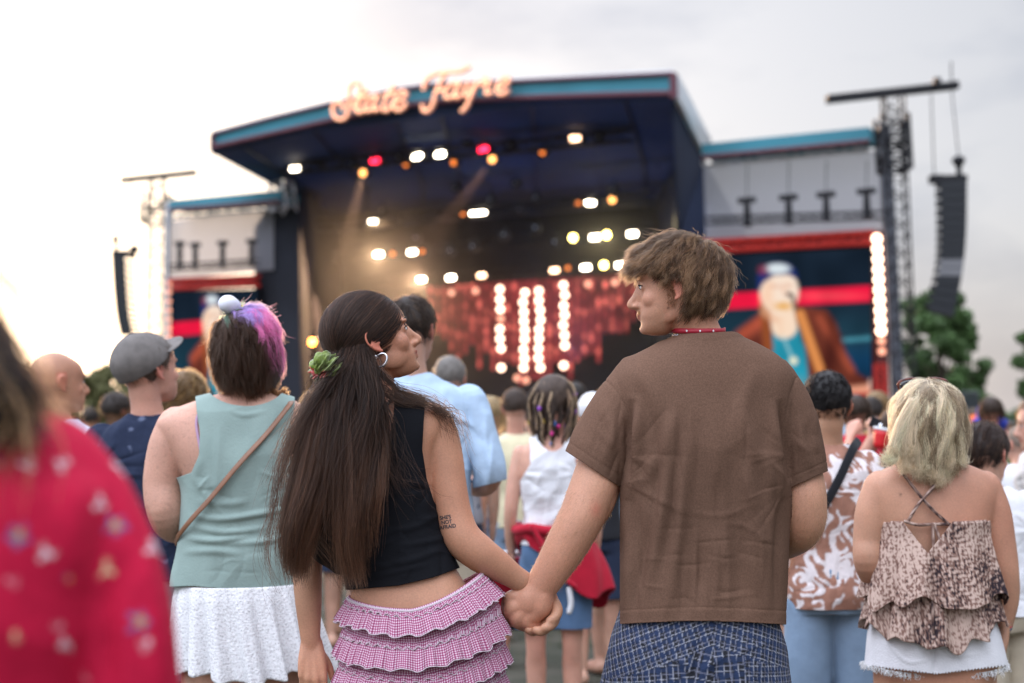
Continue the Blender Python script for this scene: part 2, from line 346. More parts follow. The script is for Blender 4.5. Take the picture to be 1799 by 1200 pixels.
# trusses
def truss(mb, p, q, w=.5, r=.045, bay=None, up=(0, 0, 1)):
    p = np.array(p, float); q = np.array(q, float); T = q-p; Ln = np.linalg.norm(T); T /= Ln; u = np.array(up, float); u -= T*u.dot(T); u /= np.linalg.norm(u); v = np.cross(T, u)
    bay = bay or w*1.2; k = max(1, int(round(Ln/bay))); cs = [(u*a+v*b_)*w/2 for a, b_ in ((1, 1), (1, -1), (-1, -1), (-1, 1))]
    for c in cs: mb.tube([p+c, q+c], r, 5)
    for i in range(k):
        s0, s1 = p+T*Ln*i/k, p+T*Ln*(i+1)/k
        for j in range(4):
            a, b_ = cs[j], cs[(j+1) % 4]; mb.tube([s0+(a if i % 2 else b_), s1+(b_ if i % 2 else a)], r*.6, 4); mb.tube([s0+a, s0+b_], r*.6, 4)
# ------------------------------------------------------------------ wings: roofs, scrims, screens
m_scr = bpy.data.materials.new('grey_mesh_scrim'); m_scr.use_nodes = True; t = m_scr.node_tree; t.nodes.clear()
o_ = t.nodes.new('ShaderNodeOutputMaterial'); df = t.nodes.new('ShaderNodeBsdfDiffuse'); tl = t.nodes.new('ShaderNodeBsdfTranslucent'); tp = t.nodes.new('ShaderNodeBsdfTransparent'); m1 = t.nodes.new('ShaderNodeMixShader'); m2 = t.nodes.new('ShaderNodeMixShader')
df.inputs[0].default_value = (.45, .45, .49, 1); tl.inputs[0].default_value = (.8, .8, .82, 1); m1.inputs[0].default_value = .6; m2.inputs[0].default_value = .30
t.links.new(df.outputs[0], m1.inputs[1]); t.links.new(tl.outputs[0], m1.inputs[2]); t.links.new(m1.outputs[0], m2.inputs[1]); t.links.new(tp.outputs[0], m2.inputs[2]); t.links.new(m2.outputs[0], o_.inputs[0])
def wing(side, roof, scrim, lab):
    w = empty('stage_wing', F(*roof[3])*np.array([1, 1, 0]), lab, 'stage wing')
    slab('wing_roof', roof, 1.6, m_teal, w)
    a, b_ = roof[3], roof[2]
    mb = MB(); mb.tube([F(a[0], a[1]+1, a[2]+.1), F(b_[0], b_[1]+1, b_[2]+.1)], .1, 5); mb.build('roof_trim', m_trim, w)
    mb = MB(); truss(mb, F(a[0]+2, a[1]+9, a[2]-.4), F(b_[0], b_[1]+9, b_[2]-.4), .38, .05, 1.1); mb.build('roof_truss', m_alu, w)
    slab('scrim', scrim, .05, m_scr, w)
    return w
wr = wing('r', [(1232, 253, 2.5), (1527, 223, 2.5), (1527, 247, 2.5), (1234, 275, 2.5)], [(1236, 292, .8), (1551, 263, .8), (1556, 402, .8), (1240, 424, .8)], 'right wing of the stage with teal roof edge and pale grey scrim')
wl = wing('l', [(297, 352, 2.0), (492, 334, 2.0), (492, 352, 2.0), (297, 368, 2.0)], [(297, 388, .6), (480, 366, .6), (480, 474, .6), (297, 492, .6)], 'left wing of the stage with teal roof edge and scrim in sunset haze')
mb = MB(); mb.tube([F(1553, 222, 1), F(1582, 780, 1)], .28, 6); mb.build('post', mat('grey_steel', (.12, .13, .16), .5), wr)
mb = MB(); mb.tube([F(296, 355, 1), F(291, 780, 1)], .16, 6); mb.build('post', m_alu, wl)
mb = MB(); truss(mb, F(1240, 388, 1.6), F(1550, 378, 1.6), .3, .035, 1.0); mb.build('lighting_bar', m_dark, wr)
mb = MB(); truss(mb, F(300, 470, 1.4), F(455, 461, 1.4), .3, .035, 1.0); mb.build('lighting_bar', m_dark, wl)
mb = MB(); truss(mb, F(494, 322, 1.4), F(500, 372, 1.4), .9, .07, .9); mb.build('corner_truss', m_alu, wl)
for pts,w_ in (([(1225, 712, .5), (1565, 708, .5), (1568, 800, .5), (1222, 800, .5)], wr), ([(297, 724, .5), (455, 724, .5), (455, 790, .5), (295, 790, .5)], wl)): slab('base_drape', pts, .2, m_black, w_)
slab('backing_drape', [(1222, 425, .3), (1556, 405, .3), (1562, 712, .3), (1222, 716, .3)], .1, m_black, wr)
# painting helpers for the LED pictures
def lin(*c): return np.array([((v/255+.055)/1.055)**2.4 if v/255 > .04045 else v/255/12.92 for v in c])
def sdpoly(X, Y, poly):
    P = np.array(poly, float); d = np.full(X.shape, 1e9); s = np.ones(X.shape)
    for i in range(len(P)):
        a, b_ = P[i], P[i-1]; e = b_-a; wx, wy = X-a[0], Y-a[1]; tt = np.clip((wx*e[0]+wy*e[1])/(e@e), 0, 1)
        d = np.minimum(d, (wx-e[0]*tt)**2+(wy-e[1]*tt)**2)
        c1, c2, c3 = Y >= a[1], Y < b_[1], e[0]*wy > e[1]*wx; s = np.where((c1 & c2 & c3) | (~c1 & ~c2 & ~c3), -s, s)
    return s*np.sqrt(d)
def put(C, d, col, soft=2.0, al=1.0):
    a = np.clip(.5-d/(2*soft), 0, 1)[..., None]*al; return C*(1-a)+np.array(col)*a
def seg(X, Y, a, b_, r): 
    a, b_ = np.array(a, float), np.array(b_, float); e = b_-a; tt = np.clip(((X-a[0])*e[0]+(Y-a[1])*e[1])/(e@e), 0, 1); return np.hypot(X-a[0]-e[0]*tt, Y-a[1]-e[1]*tt)-r
def elp(X, Y, c, r): return (np.hypot((X-c[0])/r[0], (Y-c[1])/r[1])-1)*min(r)
def singer(X, Y):
    C = np.zeros(X.shape+(3,))+lin(24, 36, 50); C = put(C, np.abs(Y-600)-45, lin(32, 62, 78), 30); C = put(C, np.abs(Y-640+(X-1500)*.05)-30, lin(18, 60, 95), 20, .8)
    yb = 529-(X-1285)*.055; C = put(C, np.abs(Y-yb)-14, lin(225, 25, 62)*1.1, 2); C = put(C, elp(X, Y, (1450, 520), (60, 7)), lin(245, 75, 90)*1.1, 5, .7)
    C = put(C, seg(X, Y, (1478, 598), (1530, 594), 3), lin(90, 170, 190), 4, .8)
    C = put(C, sdpoly(X, Y, [(1293, 610), (1300, 578), (1332, 556), (1350, 545), (1400, 538), (1452, 544), (1470, 570), (1485, 620), (1505, 655), (1533, 672), (1525, 690), (1470, 692), (1440, 710), (1290, 710)]), lin(112, 54, 42), 3)
    C = put(C, seg(X, Y, (1300, 590), (1345, 558), 8), lin(205, 95, 70), 8, .7); C = put(C, seg(X, Y, (1440, 560), (1495, 650), 5), lin(190, 90, 65), 7, .7)
    C = put(C, seg(X, Y, (1470, 600), (1440, 700), 12), lin(70, 28, 25), 10, .6)
    C = put(C, sdpoly(X, Y, [(1356, 585), (1405, 570), (1416, 620), (1425, 710), (1358, 710)]), lin(40, 150, 175), 3); C = put(C, elp(X, Y, (1395, 690), (32, 22)), lin(120, 130, 120), 14, .8)
    nn = noise3(np.column_stack([X.ravel()/14, Y.ravel()/26, 0*X.ravel()]), 1.0, 4).reshape(X.shape); C = C*(1+.22*nn)[..., None]; C = put(C, seg(X, Y, (1330, 600), (1326, 700), 4), lin(60, 25, 25), 8, .7); C = put(C, seg(X, Y, (1462, 560), (1455, 640), 4), lin(60, 25, 25), 8, .6)
    C = put(C, seg(X, Y, (1342, 540), (1350, 610), 8), lin(150, 80, 45), 4)
    C = put(C, seg(X, Y, (1375, 540), (1378, 572), 23), lin(255, 226, 200), 3); C = put(C, elp(X, Y, (1369, 512), (34, 40)), lin(255, 232, 212), 3)
    C = put(C, elp(X, Y, (1360, 503), (8, 3)), lin(225, 165, 135), 4, .7); C = put(C, elp(X, Y, (1384, 502), (6, 3)), lin(225, 165, 135), 4, .7); C = put(C, seg(X, Y, (1374, 505), (1379, 517), 2), lin(240, 185, 155), 4, .7); C = put(C, seg(X, Y, (1342, 548), (1362, 562), 4), lin(235, 170, 130), 7, .7); C = put(C, seg(X, Y, (1372, 590), (1372, 560), 3), lin(250, 205, 170), 5, .6)
    C = put(C, elp(X, Y, (1376, 538), (15, 7)), lin(240, 180, 95), 5); C = put(C, elp(X, Y, (1348, 520), (10, 26)), lin(255, 200, 160), 8, .6)
    C = put(C, sdpoly(X, Y, [(1331, 512), (1330, 486), (1340, 468), (1362, 461), (1385, 463), (1398, 474), (1402, 490), (1385, 483), (1360, 484), (1342, 496)]), lin(34, 50, 112), 3)
    C = put(C, elp(X, Y, (1366, 472), (21, 9)), lin(225, 235, 240), 3); C = put(C, elp(X, Y, (1341, 474), (9, 8)), lin(150, 60, 80), 4, .7)
    C = put(C, elp(X, Y, (1386, 517), (5, 4)), lin(70, 30, 40), 2); C = put(C, seg(X, Y, (1392, 520), (1412, 600), 3), lin(60, 45, 40), 3)
    C = put(C, seg(X, Y, (1406, 552), (1440, 648), 8), lin(226, 145, 82), 3); C = put(C, seg(X, Y, (1375, 590), (1393, 632), 1.5), lin(190, 230, 230), 3, .7); C = put(C, elp(X, Y, (1394, 634), (7, 7)), lin(240, 240, 210), 3)
    C = put(C, seg(X, Y, (1440, 694), (1530, 684), 9), lin(235, 160, 130), 4); C = put(C, elp(X, Y, (1540, 676), (14, 16)), lin(255, 205, 190), 3)
    return C
m_led = eattr('led_picture', .95)
def screen(lab, x0, x1, top_l, top_r, bot_l, bot_r, n, mapx, nx=180, ny=150):
    s = empty('video_screen', F(x0, 780, n)*np.array([1, 1, 0]), lab, 'video screen')
    u, v = np.meshgrid(np.linspace(0, 1, nx), np.linspace(0, 1, ny)); X = x0+(x1-x0)*u; Y = (top_l+(top_r-top_l)*u)*(1-v)+(bot_l+(bot_r-bot_l)*u)*v
    V = np.array([F(a, b_, n+.05) for a, b_ in zip(X.ravel(), Y.ravel())]); C = singer(*mapx(X, Y)).reshape(-1, 3)
    Fq = np.array([(j*nx+i, j*nx+i+1, (j+1)*nx+i+1, (j+1)*nx+i) for j in range(ny-1) for i in range(nx-1)])
    mkobj('screen_picture', V, Fq, m_led, s, False, cols=C)
    mb = MB(); mb.prism([F(x0-2, top_l-2, n), F(x1+2, top_r-2, n), F(x1+2, bot_r+2, n), F(x0-2, bot_l+2, n)], -FN*.4); mb.build('screen_housing', m_dark, s)
    return s
sr = screen('big right video screen showing a singer in blue cap and brown jacket', 1225, 1530, 452, 436, 700, 694, .9, lambda X, Y: (X, Y))
sl = screen('big left video screen showing the same singer behind the rainbow haired woman', 301, 452, 513, 509, 715, 716, .9, lambda X, Y: (1230+(X-301)/.52, 545+(Y-591)/.88))
m_redtruss = mat('red_glow_truss', (.32, .02, .015), .6, emis=(1, .05, .035), estr=.13); m_reddark = mat('red_dark', (.045, .006, .007), .7, emis=(1, .03, .02), estr=.025)  # red light on truss and boards put in as colour and weak emission
for s, a, b_, c, d, n in ((sr, (1230, 434), (1535, 417), (1225, 708), (1560, 702), 1.0), (sl, (300, 500), (452, 493), (300, 722), (452, 722), 1.0)):
    for p, q in ((a, b_), (c, d)):
        mb = MB(); mb.prism([F(p[0], p[1]-11, n-.3), F(q[0], q[1]-11, n-.3), F(q[0], q[1]+11, n-.3), F(p[0], p[1]+11, n-.3)], -FN*.2); mb.build('backing_board', m_reddark, s)
        mb = MB(); truss(mb, F(p[0], p[1], n+.2), F(q[0], q[1], n+.2), .46, .07, .9); mb.build('frame_truss', m_redtruss, s)
mb = MB(); mb.prism([F(1529, 404, .6), F(1552, 404, .6), F(1561, 712, .6), F(1534, 712, .6)], -FN*.3); mb.build('backing_board', m_reddark, sr)
mb = MB(); truss(mb, F(1547, 640, 1.1), F(1549, 705, 1.1), .4, .05, .6, up=FU); mb.build('frame_truss', m_redtruss, sr)
m_lamp_warm = emat('warm_lamp_glass', (1, .66, .48), 7); m_lamp_dim = emat('dim_warm_lamp_glass', (1, .42, .28), 2.2)
def lamp_disc(p, r, th=.06, n=14):
    p = np.array(p); a = np.linspace(0, 2*math.pi, n, endpoint=False); return [p+r*(math.cos(t_)*FU+math.sin(t_)*FUZ) for t_ in a]
def add_lamp(parent, px, py, n, r, m, name='lamp'):
    mb = MB(); mb.prism(lamp_disc(F(px, py, n), r), -FN*.1); return mb.build(name, m, parent)
for i, y in enumerate(np.linspace(419, 617, 12)): add_lamp(sr, 1540+.045*(y-419), y, 1.3, .19 if i < 10 else .14, m_lamp_warm if i < 10 else m_lamp_dim)
for i, y in enumerate(np.linspace(498, 592, 7)): add_lamp(sl, 296, y, 1.3, .10, m_lamp_dim)
for i, (x, y) in enumerate(((1312, 352), (1385, 347), (1451, 342), (1522, 336), (316, 428), (343, 430), (391, 427), (442, 424))):
    big = i < 4; n = 1.9; c = F(x, y, n); h = 1.15 if big else 1.35
    s = empty('wing_light', c, 'black lamp hanging from the %s' % ('right wing truss, ' + ('leftmost of the four', 'second from the left of four', 'third from the left of four', 'rightmost of the four, bulkiest')[i] if big else 'left wing truss, ' + ('leftmost of the four', 'second from the left of four', 'third from the left of four', 'rightmost of the four')[i-4]), 'stage light', 'lamps hanging in front of the wing scrims')
    mb = MB(); mb.box(c, (.75 if big else .5, .3, .22), RF); mb.build('clamp', m_dark, s)
    mb = MB(); mb.tube([c-[0, 0, .1], c-[0, 0, .5], c-[0, 0, h]], [.13, .15, .2 if big else .13], 8); mb.build('lamp_body', m_dark, s)
    if big:
        mb = MB(); mb.tube([c, F(x+1, 282, n)], .02, 4); mb.build('cable', m_dark, s)
# ------------------------------------------------------------------ LED curtain behind the stage
cu = empty('led_curtain', F(930, 760, -11.5)*np.array([1, 1, 0]), 'red glowing curtain of hanging light strips across the back of the stage', 'light curtain')
xs = np.arange(756, 1116, 12.3); rr = np.random.default_rng(11)
m_strip = eattr('red_led_strip', 2.3)
for k, x in enumerate(xs):
    mid = abs(x-935)/180; yb_ = 668-90*mid**1.5+rr.uniform(-25, 20); yt = 503-(x-756)*.064
    if x > 1060: yb_ = min(yb_, 585)
    ny = 60; Yg = np.linspace(yt, yb_, ny); V = []; 
    for y in Yg: V += [F(x-3.6, y, -11.5), F(x+3.6, y, -11.5)]
    c = np.zeros((ny, 3))+lin(104, 34, 36); c *= (1+.35*noise3(np.column_stack([Yg*0, Yg*0+k*3, Yg*.16]), 1.0, k)[:, None])
    for _ in range(5):
        yc = rr.uniform(yt, yb_); c += np.exp(-((Yg-yc)/5)**2)[:, None]*lin(190, 90, 78)*rr.uniform(.2, .8)
    c *= (1.25-.6*mid); c = np.repeat(np.clip(c, 0, None), 2, 0)
    mkobj('light_strip', V, [(2*i, 2*i+1, 2*i+3, 2*i+2) for i in range(ny-1)], m_strip, cu, False, cols=c)
cols_ = [(878, [508, 526, 543, 560, 578, 595, 612, 646]), (920, [514, 531, 548, 564, 580, 596, 614, 630, 646]), (947, [511, 528, 545, 562, 579, 595, 612, 629, 646]), (990, [501, 518, 537, 553, 571, 589, 607, 642]), (791, [514]), (834, [511]), (1032, [499]), (1079, [496]), (908, [664]), (924, [668])]
for x, ys in cols_:
    for y in ys: add_lamp(cu, x+rr.uniform(-2, 2), y, -11.2, .19 if len(ys) > 2 else .17, m_lamp_warm if len(ys) > 2 and rr.random() < .86 else m_lamp_dim)
# ------------------------------------------------------------------ lighting trusses and stage lamps
rows = [((505, 296, 2.0), (1110, 238, 2.0)), ((560, 395, -3.), (1150, 345, -3.)), ((590, 452, -6.5), (1150, 404, -6.5)), ((610, 500, -9.5), (1150, 460, -9.5))]
for i, (a, b_) in enumerate(rows):
    mb = MB(); truss(mb, F(*a), F(*b_), .5, .05, 1.2); o = mb.build('lighting_truss', m_dark, None)
    tag(o, ('front', 'second', 'third', 'rearmost')[i]+' black lighting truss spanning the stage, '+('highest of four', 'under the front one', 'above the rearmost', 'just over the red curtain')[i], 'truss', 'lighting trusses over the stage')
LM = {'white': emat('white_lamp_glass', (1, .86, .66), 26), 'red': emat('red_lamp_glass', (1, .02, .06), 10), 'amber': emat('amber_lamp_glass', (1, .42, .12), 5), 'yellow': emat('yellow_lamp_glass', (1, .78, .2), 26), 'orange': emat('orange_lamp_glass', (1, .25, .05), 2.2), 'warm': emat('soft_warm_lamp_glass', (1, .6, .36), 11), 'off': mat('unlit_lamp_glass', (.35, .38, .45), .2), 'bulb': emat('orange_bulb_glass', (1, .34, .05), 26)}
lampsL = [(518, 297, 2, 'white', 0, 'white lamp alone at the left end of the front truss'), (733, 275, 2, 'white', 0, 'left lamp of the bright white pair below the sign'), (773, 271, 2, 'white', 0, 'right lamp of the bright white pair below the sign'), (1010, 243, 2, 'warm', 0, 'bright lamp alone high on the right of the front truss'),
 (655, 391, -3, 'white', 0, 'white lamp at the left of the second truss'), (834, 376, -3, 'white', 0, 'left lamp of the touching white pair mid stage'), (846, 375, -3, 'white', 0, 'right lamp of the touching white pair mid stage'), (1037, 357, -3, 'white', 0, 'white lamp at the right of the second truss'),
 (665, 447, -6, 'white', 0, 'white lamp above the dark haired woman, left of two'), (724, 443, -6, 'white', 0, 'white lamp on the third truss, right of two over the dark haired woman'), (1045, 417, -6, 'white', 0, 'white lamp touching the yellow starry lamp'), (1111, 411, -6, 'white', 0, 'white lamp beside the fringe of the man in brown'),
 (740, 491, -9, 'white', 0, 'white lamp at the left end of the rearmost truss'), (792, 488, -9, 'white', 0, 'white lamp second from left on the rearmost truss'), (846, 484, -9, 'warm', 0, 'soft peach lamp over the left of the red curtain'), (974, 475, -9, 'warm', 0, 'soft peach lamp over the right of the red curtain'), (1029, 470, -9, 'white', 0, 'white lamp over the red curtain near the small yellow one'), (1090, 466, -9, 'white', 0, 'white lamp half hidden by the fringe of the man in brown'),
 (659, 283, 2, 'red', 0, 'red lamp left of the white pair below the sign'), (849, 262, 2, 'red', 0, 'red lamp right of the white pair below the sign'),
 (638, 304, 1, 'amber', 1, 'amber spotlight with a smoky beam, left of two'), (865, 280, 1, 'amber', 1, 'amber spotlight with a smoky beam, right of two'), (1076, 351, -3, 'amber', 1, 'small dull amber lamp on the right of the second truss'),
 (1007, 418, -6, 'yellow', 1, 'small round yellow lamp left of the starry one'), (1066, 413, -6, 'yellow', 1, 'small round yellow lamp with the brightest glare'), (1061, 466, -9, 'yellow', 1, 'small pale yellow lamp low beside the white one'),
 (713, 289, 1, 'orange', 1, 'dull orange lamp left below the white pair'), (797, 286, 1, 'orange', 1, 'dull orange lamp right below the white pair'), (814, 378, -3, 'orange', 1, 'dull red orange lamp left of the touching white pair'), (1016, 358, -3, 'orange', 1, 'dull orange lamp left of the right white lamp'), (742, 442, -6, 'orange', 1, 'dull amber lamp right of the third truss white one'), (690, 446, -6, 'orange', 1, 'dull amber lamp between the third truss white ones'), (998, 471, -9, 'orange', 1, 'dull orange lamp over the red curtain'), (953, 268, 1, 'orange', 1, 'faint orange lamp high right of the red one'),
 (549, 601, .6, 'bulb', 2, 'glowing orange bulb level with the back of the dark haired woman')]
offs = [(563, 284), (590, 270), (668, 262), (620, 290), (820, 246), (902, 238), (700, 276), (895, 255), (984, 228), (1052, 240), (730, 417), (940, 347), (912, 368), (860, 350), (1076, 333), (670, 369), (800, 330), (905, 322), (700, 390), (770, 384), (885, 412), (940, 400), (975, 425), (830, 432), (790, 440)]
offl = [(x, y, 1.5 if y < 300 else -4, 'off', 1, None) for x, y in offs]
ytest = 0
for i, (x, y, n, kind, sh, lab) in enumerate(lampsL+offl):
    c = F(x, y, n); s = empty('stage_light', c, lab or 'unlit grey stage lamp among the dark rigging under the roof', 'stage light', 'stage lamps' if lab else 'unlit stage lamps among the rigging')
    back = -FN
    if sh == 0:
        w, h = (.44, .2); mb = MB(); mb.box(c+back*.25, (w+.14, .4, h+.16), RF); mb.build('lamp_housing', m_dark, s)
        mb = MB(); mb.box(c+FN*.0, (w, .1, h), RF); mb.build('lamp_glass', LM[kind], s)
    else:
        r = {'off': .07, 'orange': .12, 'amber': .17, 'yellow': .17, 'bulb': .17}[kind]
        mb = MB(); mb.tube([c+back*.5, c+back*.3, c-FN*.03], [.1, .24, .27], 12); mb.build('lamp_housing', m_dark, s)
        mb = MB(); mb.prism(lamp_disc(c, r), FN*.05); mb.build('lamp_glass', LM[kind], s)
    mb = MB(); mb.tube([c+back*.25+[0, 0, .12], c+back*.25+[0, 0, .55]], .05, 5); mb.build('bracket', m_dark, s)
# two amber spotlights and a warm wash, real lamps of the rig, plus an added blue fill
def spot(px, py, n, tx, ty, tn, e, col, ang, r=.1):
    ld = bpy.data.lights.new('rig_or_fill_spot', 'SPOT'); ld.energy = e; ld.color = col; ld.spot_size = math.radians(ang); ld.spot_blend = .25; ld.shadow_soft_size = r
    o = bpy.data.objects.new('rig_or_fill_spot', ld); COL.objects.link(o); a = Vector(F(px, py, n+.3)); d = Vector(F(tx, ty, tn))-a; o.location = a; o.rotation_euler = d.to_track_quat('-Z', 'Y').to_euler()
spot(638, 304, 1, 575, 560, -5, 110000, (1, .55, .32), 13)
spot(865, 280, 1, 700, 500, -6, 70000, (1, .5, .28), 11)
spot(665, 447, -6, 620, 500, 1, 14000, (1, .62, .34), 80); spot(740, 491, -9, 640, 560, -1, 16000, (1, .6, .34), 80); spot(1060, 413, -6, 1080, 500, 1, 3500, (1, .8, .4), 70)
spot(1000, 640, -3, 1080, 250, -2, 1100, (.16, .34, 1), 100); spot(700, 640, -3, 620, 260, 0, 700, (.16, .34, 1), 100)  # no such fixtures: blue fill added from below to tint the ceiling
# smoke inside the stage
mb = MB(); q = [F(535, 318, 3.0), F(1175, 262, 3.0), F(1150, 300, -10.9), F(600, 350, -10.9)]; q2 = [np.array([p[0], p[1], 2.3]) for p in q]
mb.add(q+q2, [(0, 1, 2, 3), (7, 6, 5, 4), (0, 4, 5, 1), (1, 5, 6, 2), (2, 6, 7, 3), (3, 7, 4, 0)])
m_smoke = bpy.data.materials.new('stage_smoke'); m_smoke.use_nodes = True; t = m_smoke.node_tree; t.nodes.clear(); o_ = t.nodes.new('ShaderNodeOutputMaterial'); pv = t.nodes.new('ShaderNodeVolumePrincipled'); pv.inputs['Density'].default_value = .0036; pv.inputs['Color'].default_value = (.9, .9, .9, 1); pv.inputs['Anisotropy'].default_value = .25; t.links.new(pv.outputs[0], o_.inputs['Volume'])
sm = mb.build('smoke', m_smoke, None); tag(sm, 'thin stage smoke lit by the amber lamps', 'smoke', kind='stuff')
# ------------------------------------------------------------------ bulb lettering on the roof edge
m_bulb = emat('sign_bulb_glass', (1, .50, .30), 3.0); m_lett = mat('pink_letter_board', (.75, .36, .26), .6)
s1 = 170/1569.; s2 = 190/1799.
def c1(*p): return [(570+x*s1, 100+y*s1) for x, y in p]
def c2(*p): return [(725+x*s2, 100+y*s2) for x, y in p]
letters = [
 [c1((300, 850), (250, 720), (150, 760), (120, 880), (180, 990), (300, 1000), (380, 880), (385, 700), (385, 520), (440, 430), (520, 410), (560, 470), (540, 600), (470, 760), (520, 880))],   # S
 [c1((665, 510), (600, 640), (530, 780), (520, 880), (590, 890), (650, 800)), c1((560, 640), (700, 610))],             # t
 [c1((830, 660), (740, 640), (670, 760), (660, 860), (740, 860), (820, 740)), c1((860, 620), (790, 780), (800, 860), (870, 840))],   # a
 [c1((1110, 460), (1040, 580), (950, 760), (950, 860), (1030, 850), (1080, 770)), c1((960, 620), (1150, 570))],             # t
 [c1((1110, 740), (1240, 690), (1310, 600), (1250, 550), (1150, 640), (1110, 780), (1150, 850), (1250, 830), (1310, 750))],     # e
 [c2((170, 530), (190, 420), (260, 330), (380, 270), (540, 240), (700, 240), (830, 210), (930, 150)), c2((540, 240), (440, 440), (360, 620), (330, 760), (260, 880), (170, 890), (150, 800)), c2((400, 560), (520, 540))],   # F
 [c2((760, 430), (640, 440), (540, 560), (540, 670), (640, 660), (740, 520)), c2((780, 420), (700, 580), (700, 670), (790, 640))],   # a
 [c2((920, 420), (850, 560), (850, 630), (930, 610), (1050, 430)), c2((1060, 410), (960, 640), (880, 820), (790, 910))],   # y
 [c2((1190, 330), (1130, 480), (1180, 420), (1270, 400), (1210, 560), (1220, 610), (1300, 580))],             # r
 [c2((1390, 520), (1520, 470), (1590, 380), (1530, 340), (1430, 420), (1390, 540), (1430, 610), (1530, 590), (1590, 530))]]    # e
sg = empty('lettering_sign', F(735, 185, 6.6), 'script lettering of warm round bulbs on the teal roof edge', 'sign')
for k, strokes in enumerate(letters):
    bb = MB(); lt = MB(); sc_ = 5
    for st_ in strokes:
        P3 = np.array([F(x, y, 6.75) for x, y in st_]); D = crom(P3, 400); Ls = np.concatenate([[0], np.cumsum(np.linalg.norm(np.diff(D, axis=0), axis=1))])
        q = np.array([D[np.searchsorted(Ls, l)] for l in np.arange(0, Ls[-1], .16)]); lt.tube(crom(P3, 26)-FN*.12, .12, 5)
        for p in q: V, Fc = ell(p, (.062,)*3, n=6, m=4); bb.add(V, Fc)
    l = lt.build('letter', m_lett, sg); bb.build('bulb_string', m_bulb, l)
    if k < 11: l['label'] = 'script letter '+'StateFayre'[k]
# ------------------------------------------------------------------ PA towers and line arrays
def pa_tower(lab, base_l, top_l, w, beam, n_, tw, rods):
    s = empty('speaker_tower', W(base_l[0], 780, n_)*np.array([1, 1, 0]), lab, 'tower')
    mb = MB(); truss(mb, W(base_l[0], base_l[1], n_), W(top_l[0], top_l[1], n_), tw, .04, tw*.75, up=(1, 0, 0)); mb.build('lattice_mast', m_dark, s)
    a, b_ = W(beam[0], beam[1], n_-.3), W(beam[2], beam[3], n_+.3); mb = MB(); T = (b_-a)/np.linalg.norm(b_-a); R = np.column_stack([T, np.cross([0, 0, 1], T), np.cross(T, np.cross([0, 0, 1], T))]); mb.box((a+b_)/2, (np.linalg.norm(b_-a), .4, .3), R); mb.build('top_beam', m_dark, s)
    return s
tr = pa_tower('tall black lattice tower with a top beam at the right of the stage', (1594, 800), (1568, 168), 1, (1453, 175, 1682, 150), 56, .75, 0)
mb = MB(); truss(mb, W(1572, 300, 56), W(1566, 205, 56), 1.05, .09, .6, up=(1, 0, 0)); mb.build('sleeve_block', m_dark, tr)
mb = MB(); mb.box(W(1646, 145, 56), (.25, .3, .35)); mb.tube([W(1672, 150, 56), W(1671, 108, 56)], .03, 4); mb.build('pulley', m_dark, tr)
tl_ = pa_tower('thin hazy lattice tower with a top beam at the left of the stage', (268, 800), (277, 312), 1, (212, 317, 346, 303), 84, .8, 0)
mb = MB(); truss(mb, W(274, 392, 84), W(277, 340, 84), 1.5, .08, .8, up=(1, 0, 0)); mb.build('sleeve_block', m_dark, tl_)
m_box = mat('speaker_grille', (.008, .010, .014), .6, noise=.2, nscale=8); m_boxl = mat('grey_cabinet_stripe', (.16, .16, .17), .6)
def line_array(lab, cl, cr, Y, k, front, rods, stripes=(), dep=.9, wire=()):
    """cl / cr : pixel curves of the two long edges, top to bottom"""
    Lc = crom([W(x, y, Y) for x, y in cl], k+1); Rc = crom([W(x, y, Y) for x, y in cr], k+1)
    s = empty('speaker_array', (Lc[0]+Rc[0])/2, lab, 'speaker array')
    for i in range(k):
        g_ = .06; a, b_, c, d = Lc[i], Rc[i], Rc[i+1]*(1-g_)+Rc[i]*g_, Lc[i+1]*(1-g_)+Lc[i]*g_
        e = (b_-a)*.16*front; mb = MB()
        if front > 0: mb.prism([a+e, b_, c, d+e*1.1], (.25, dep, 0)); q = [a, a+e, (a+e)*.45+(d+e)*.55, a*.45+d*.55]
        else: mb.prism([a, b_+e, c+e, d], (-.25, dep, 0)); q = [b_+e, b_, b_*.45+c*.55, (b_+e)*.45+(c+e)*.55]
        o = mb.build('speaker_cabinet', m_boxl if i in stripes else m_box, s); mb = MB(); mb.prism(q, (.2, dep*.8, 0)); mb.build('baffle_lip', m_dark, o)
    mb = MB(); mb.box((Lc[0]+Rc[0])/2+[0, .4, .12], (np.linalg.norm(Rc[0]-Lc[0])*1.05, .8, .22)); mb.build('flying_frame', m_dark, s)
    for (x0, y0, x1, y1) in wire: mb = MB(); mb.tube([W(x0, y0, Y+.3), W(x1, y1, Y+.3)], .025, 4); mb.build('hanging_cable', m_dark, s)
    return s
ra = line_array('long black curved line of loudspeakers hanging at the right of the stage', [(1643, 318), (1645, 400), (1642, 470), (1622, 545)], [(1699, 316), (1698, 400), (1692, 470), (1676, 557)], 55, 15, 1, 0, (9, 10), wire=((1636, 165, 1641, 310), (1672, 160, 1685, 285)))
mb = MB(); c = W(1684, 282, 55.3); mb.add(*ell(c, (.26, .26, .2))); mb.tube([c-[0, 0, .1], c-[0, 0, .35], W(1686, 312, 55.3)], [.2, .1, .14], 8); mb.box(W(1643, 315, 55.3), (.4, .5, .3)); mb.build('chain_hoist', m_dark, ra)
la = line_array('slim hazy line of loudspeakers hanging at the left of the stage', [(196, 446), (199, 500), (204, 550), (212, 588)], [(224, 447), (227, 500), (231, 550), (238, 588)], 82, 14, -1, 0, wire=((232, 315, 203, 415), (270, 312, 236, 436)))
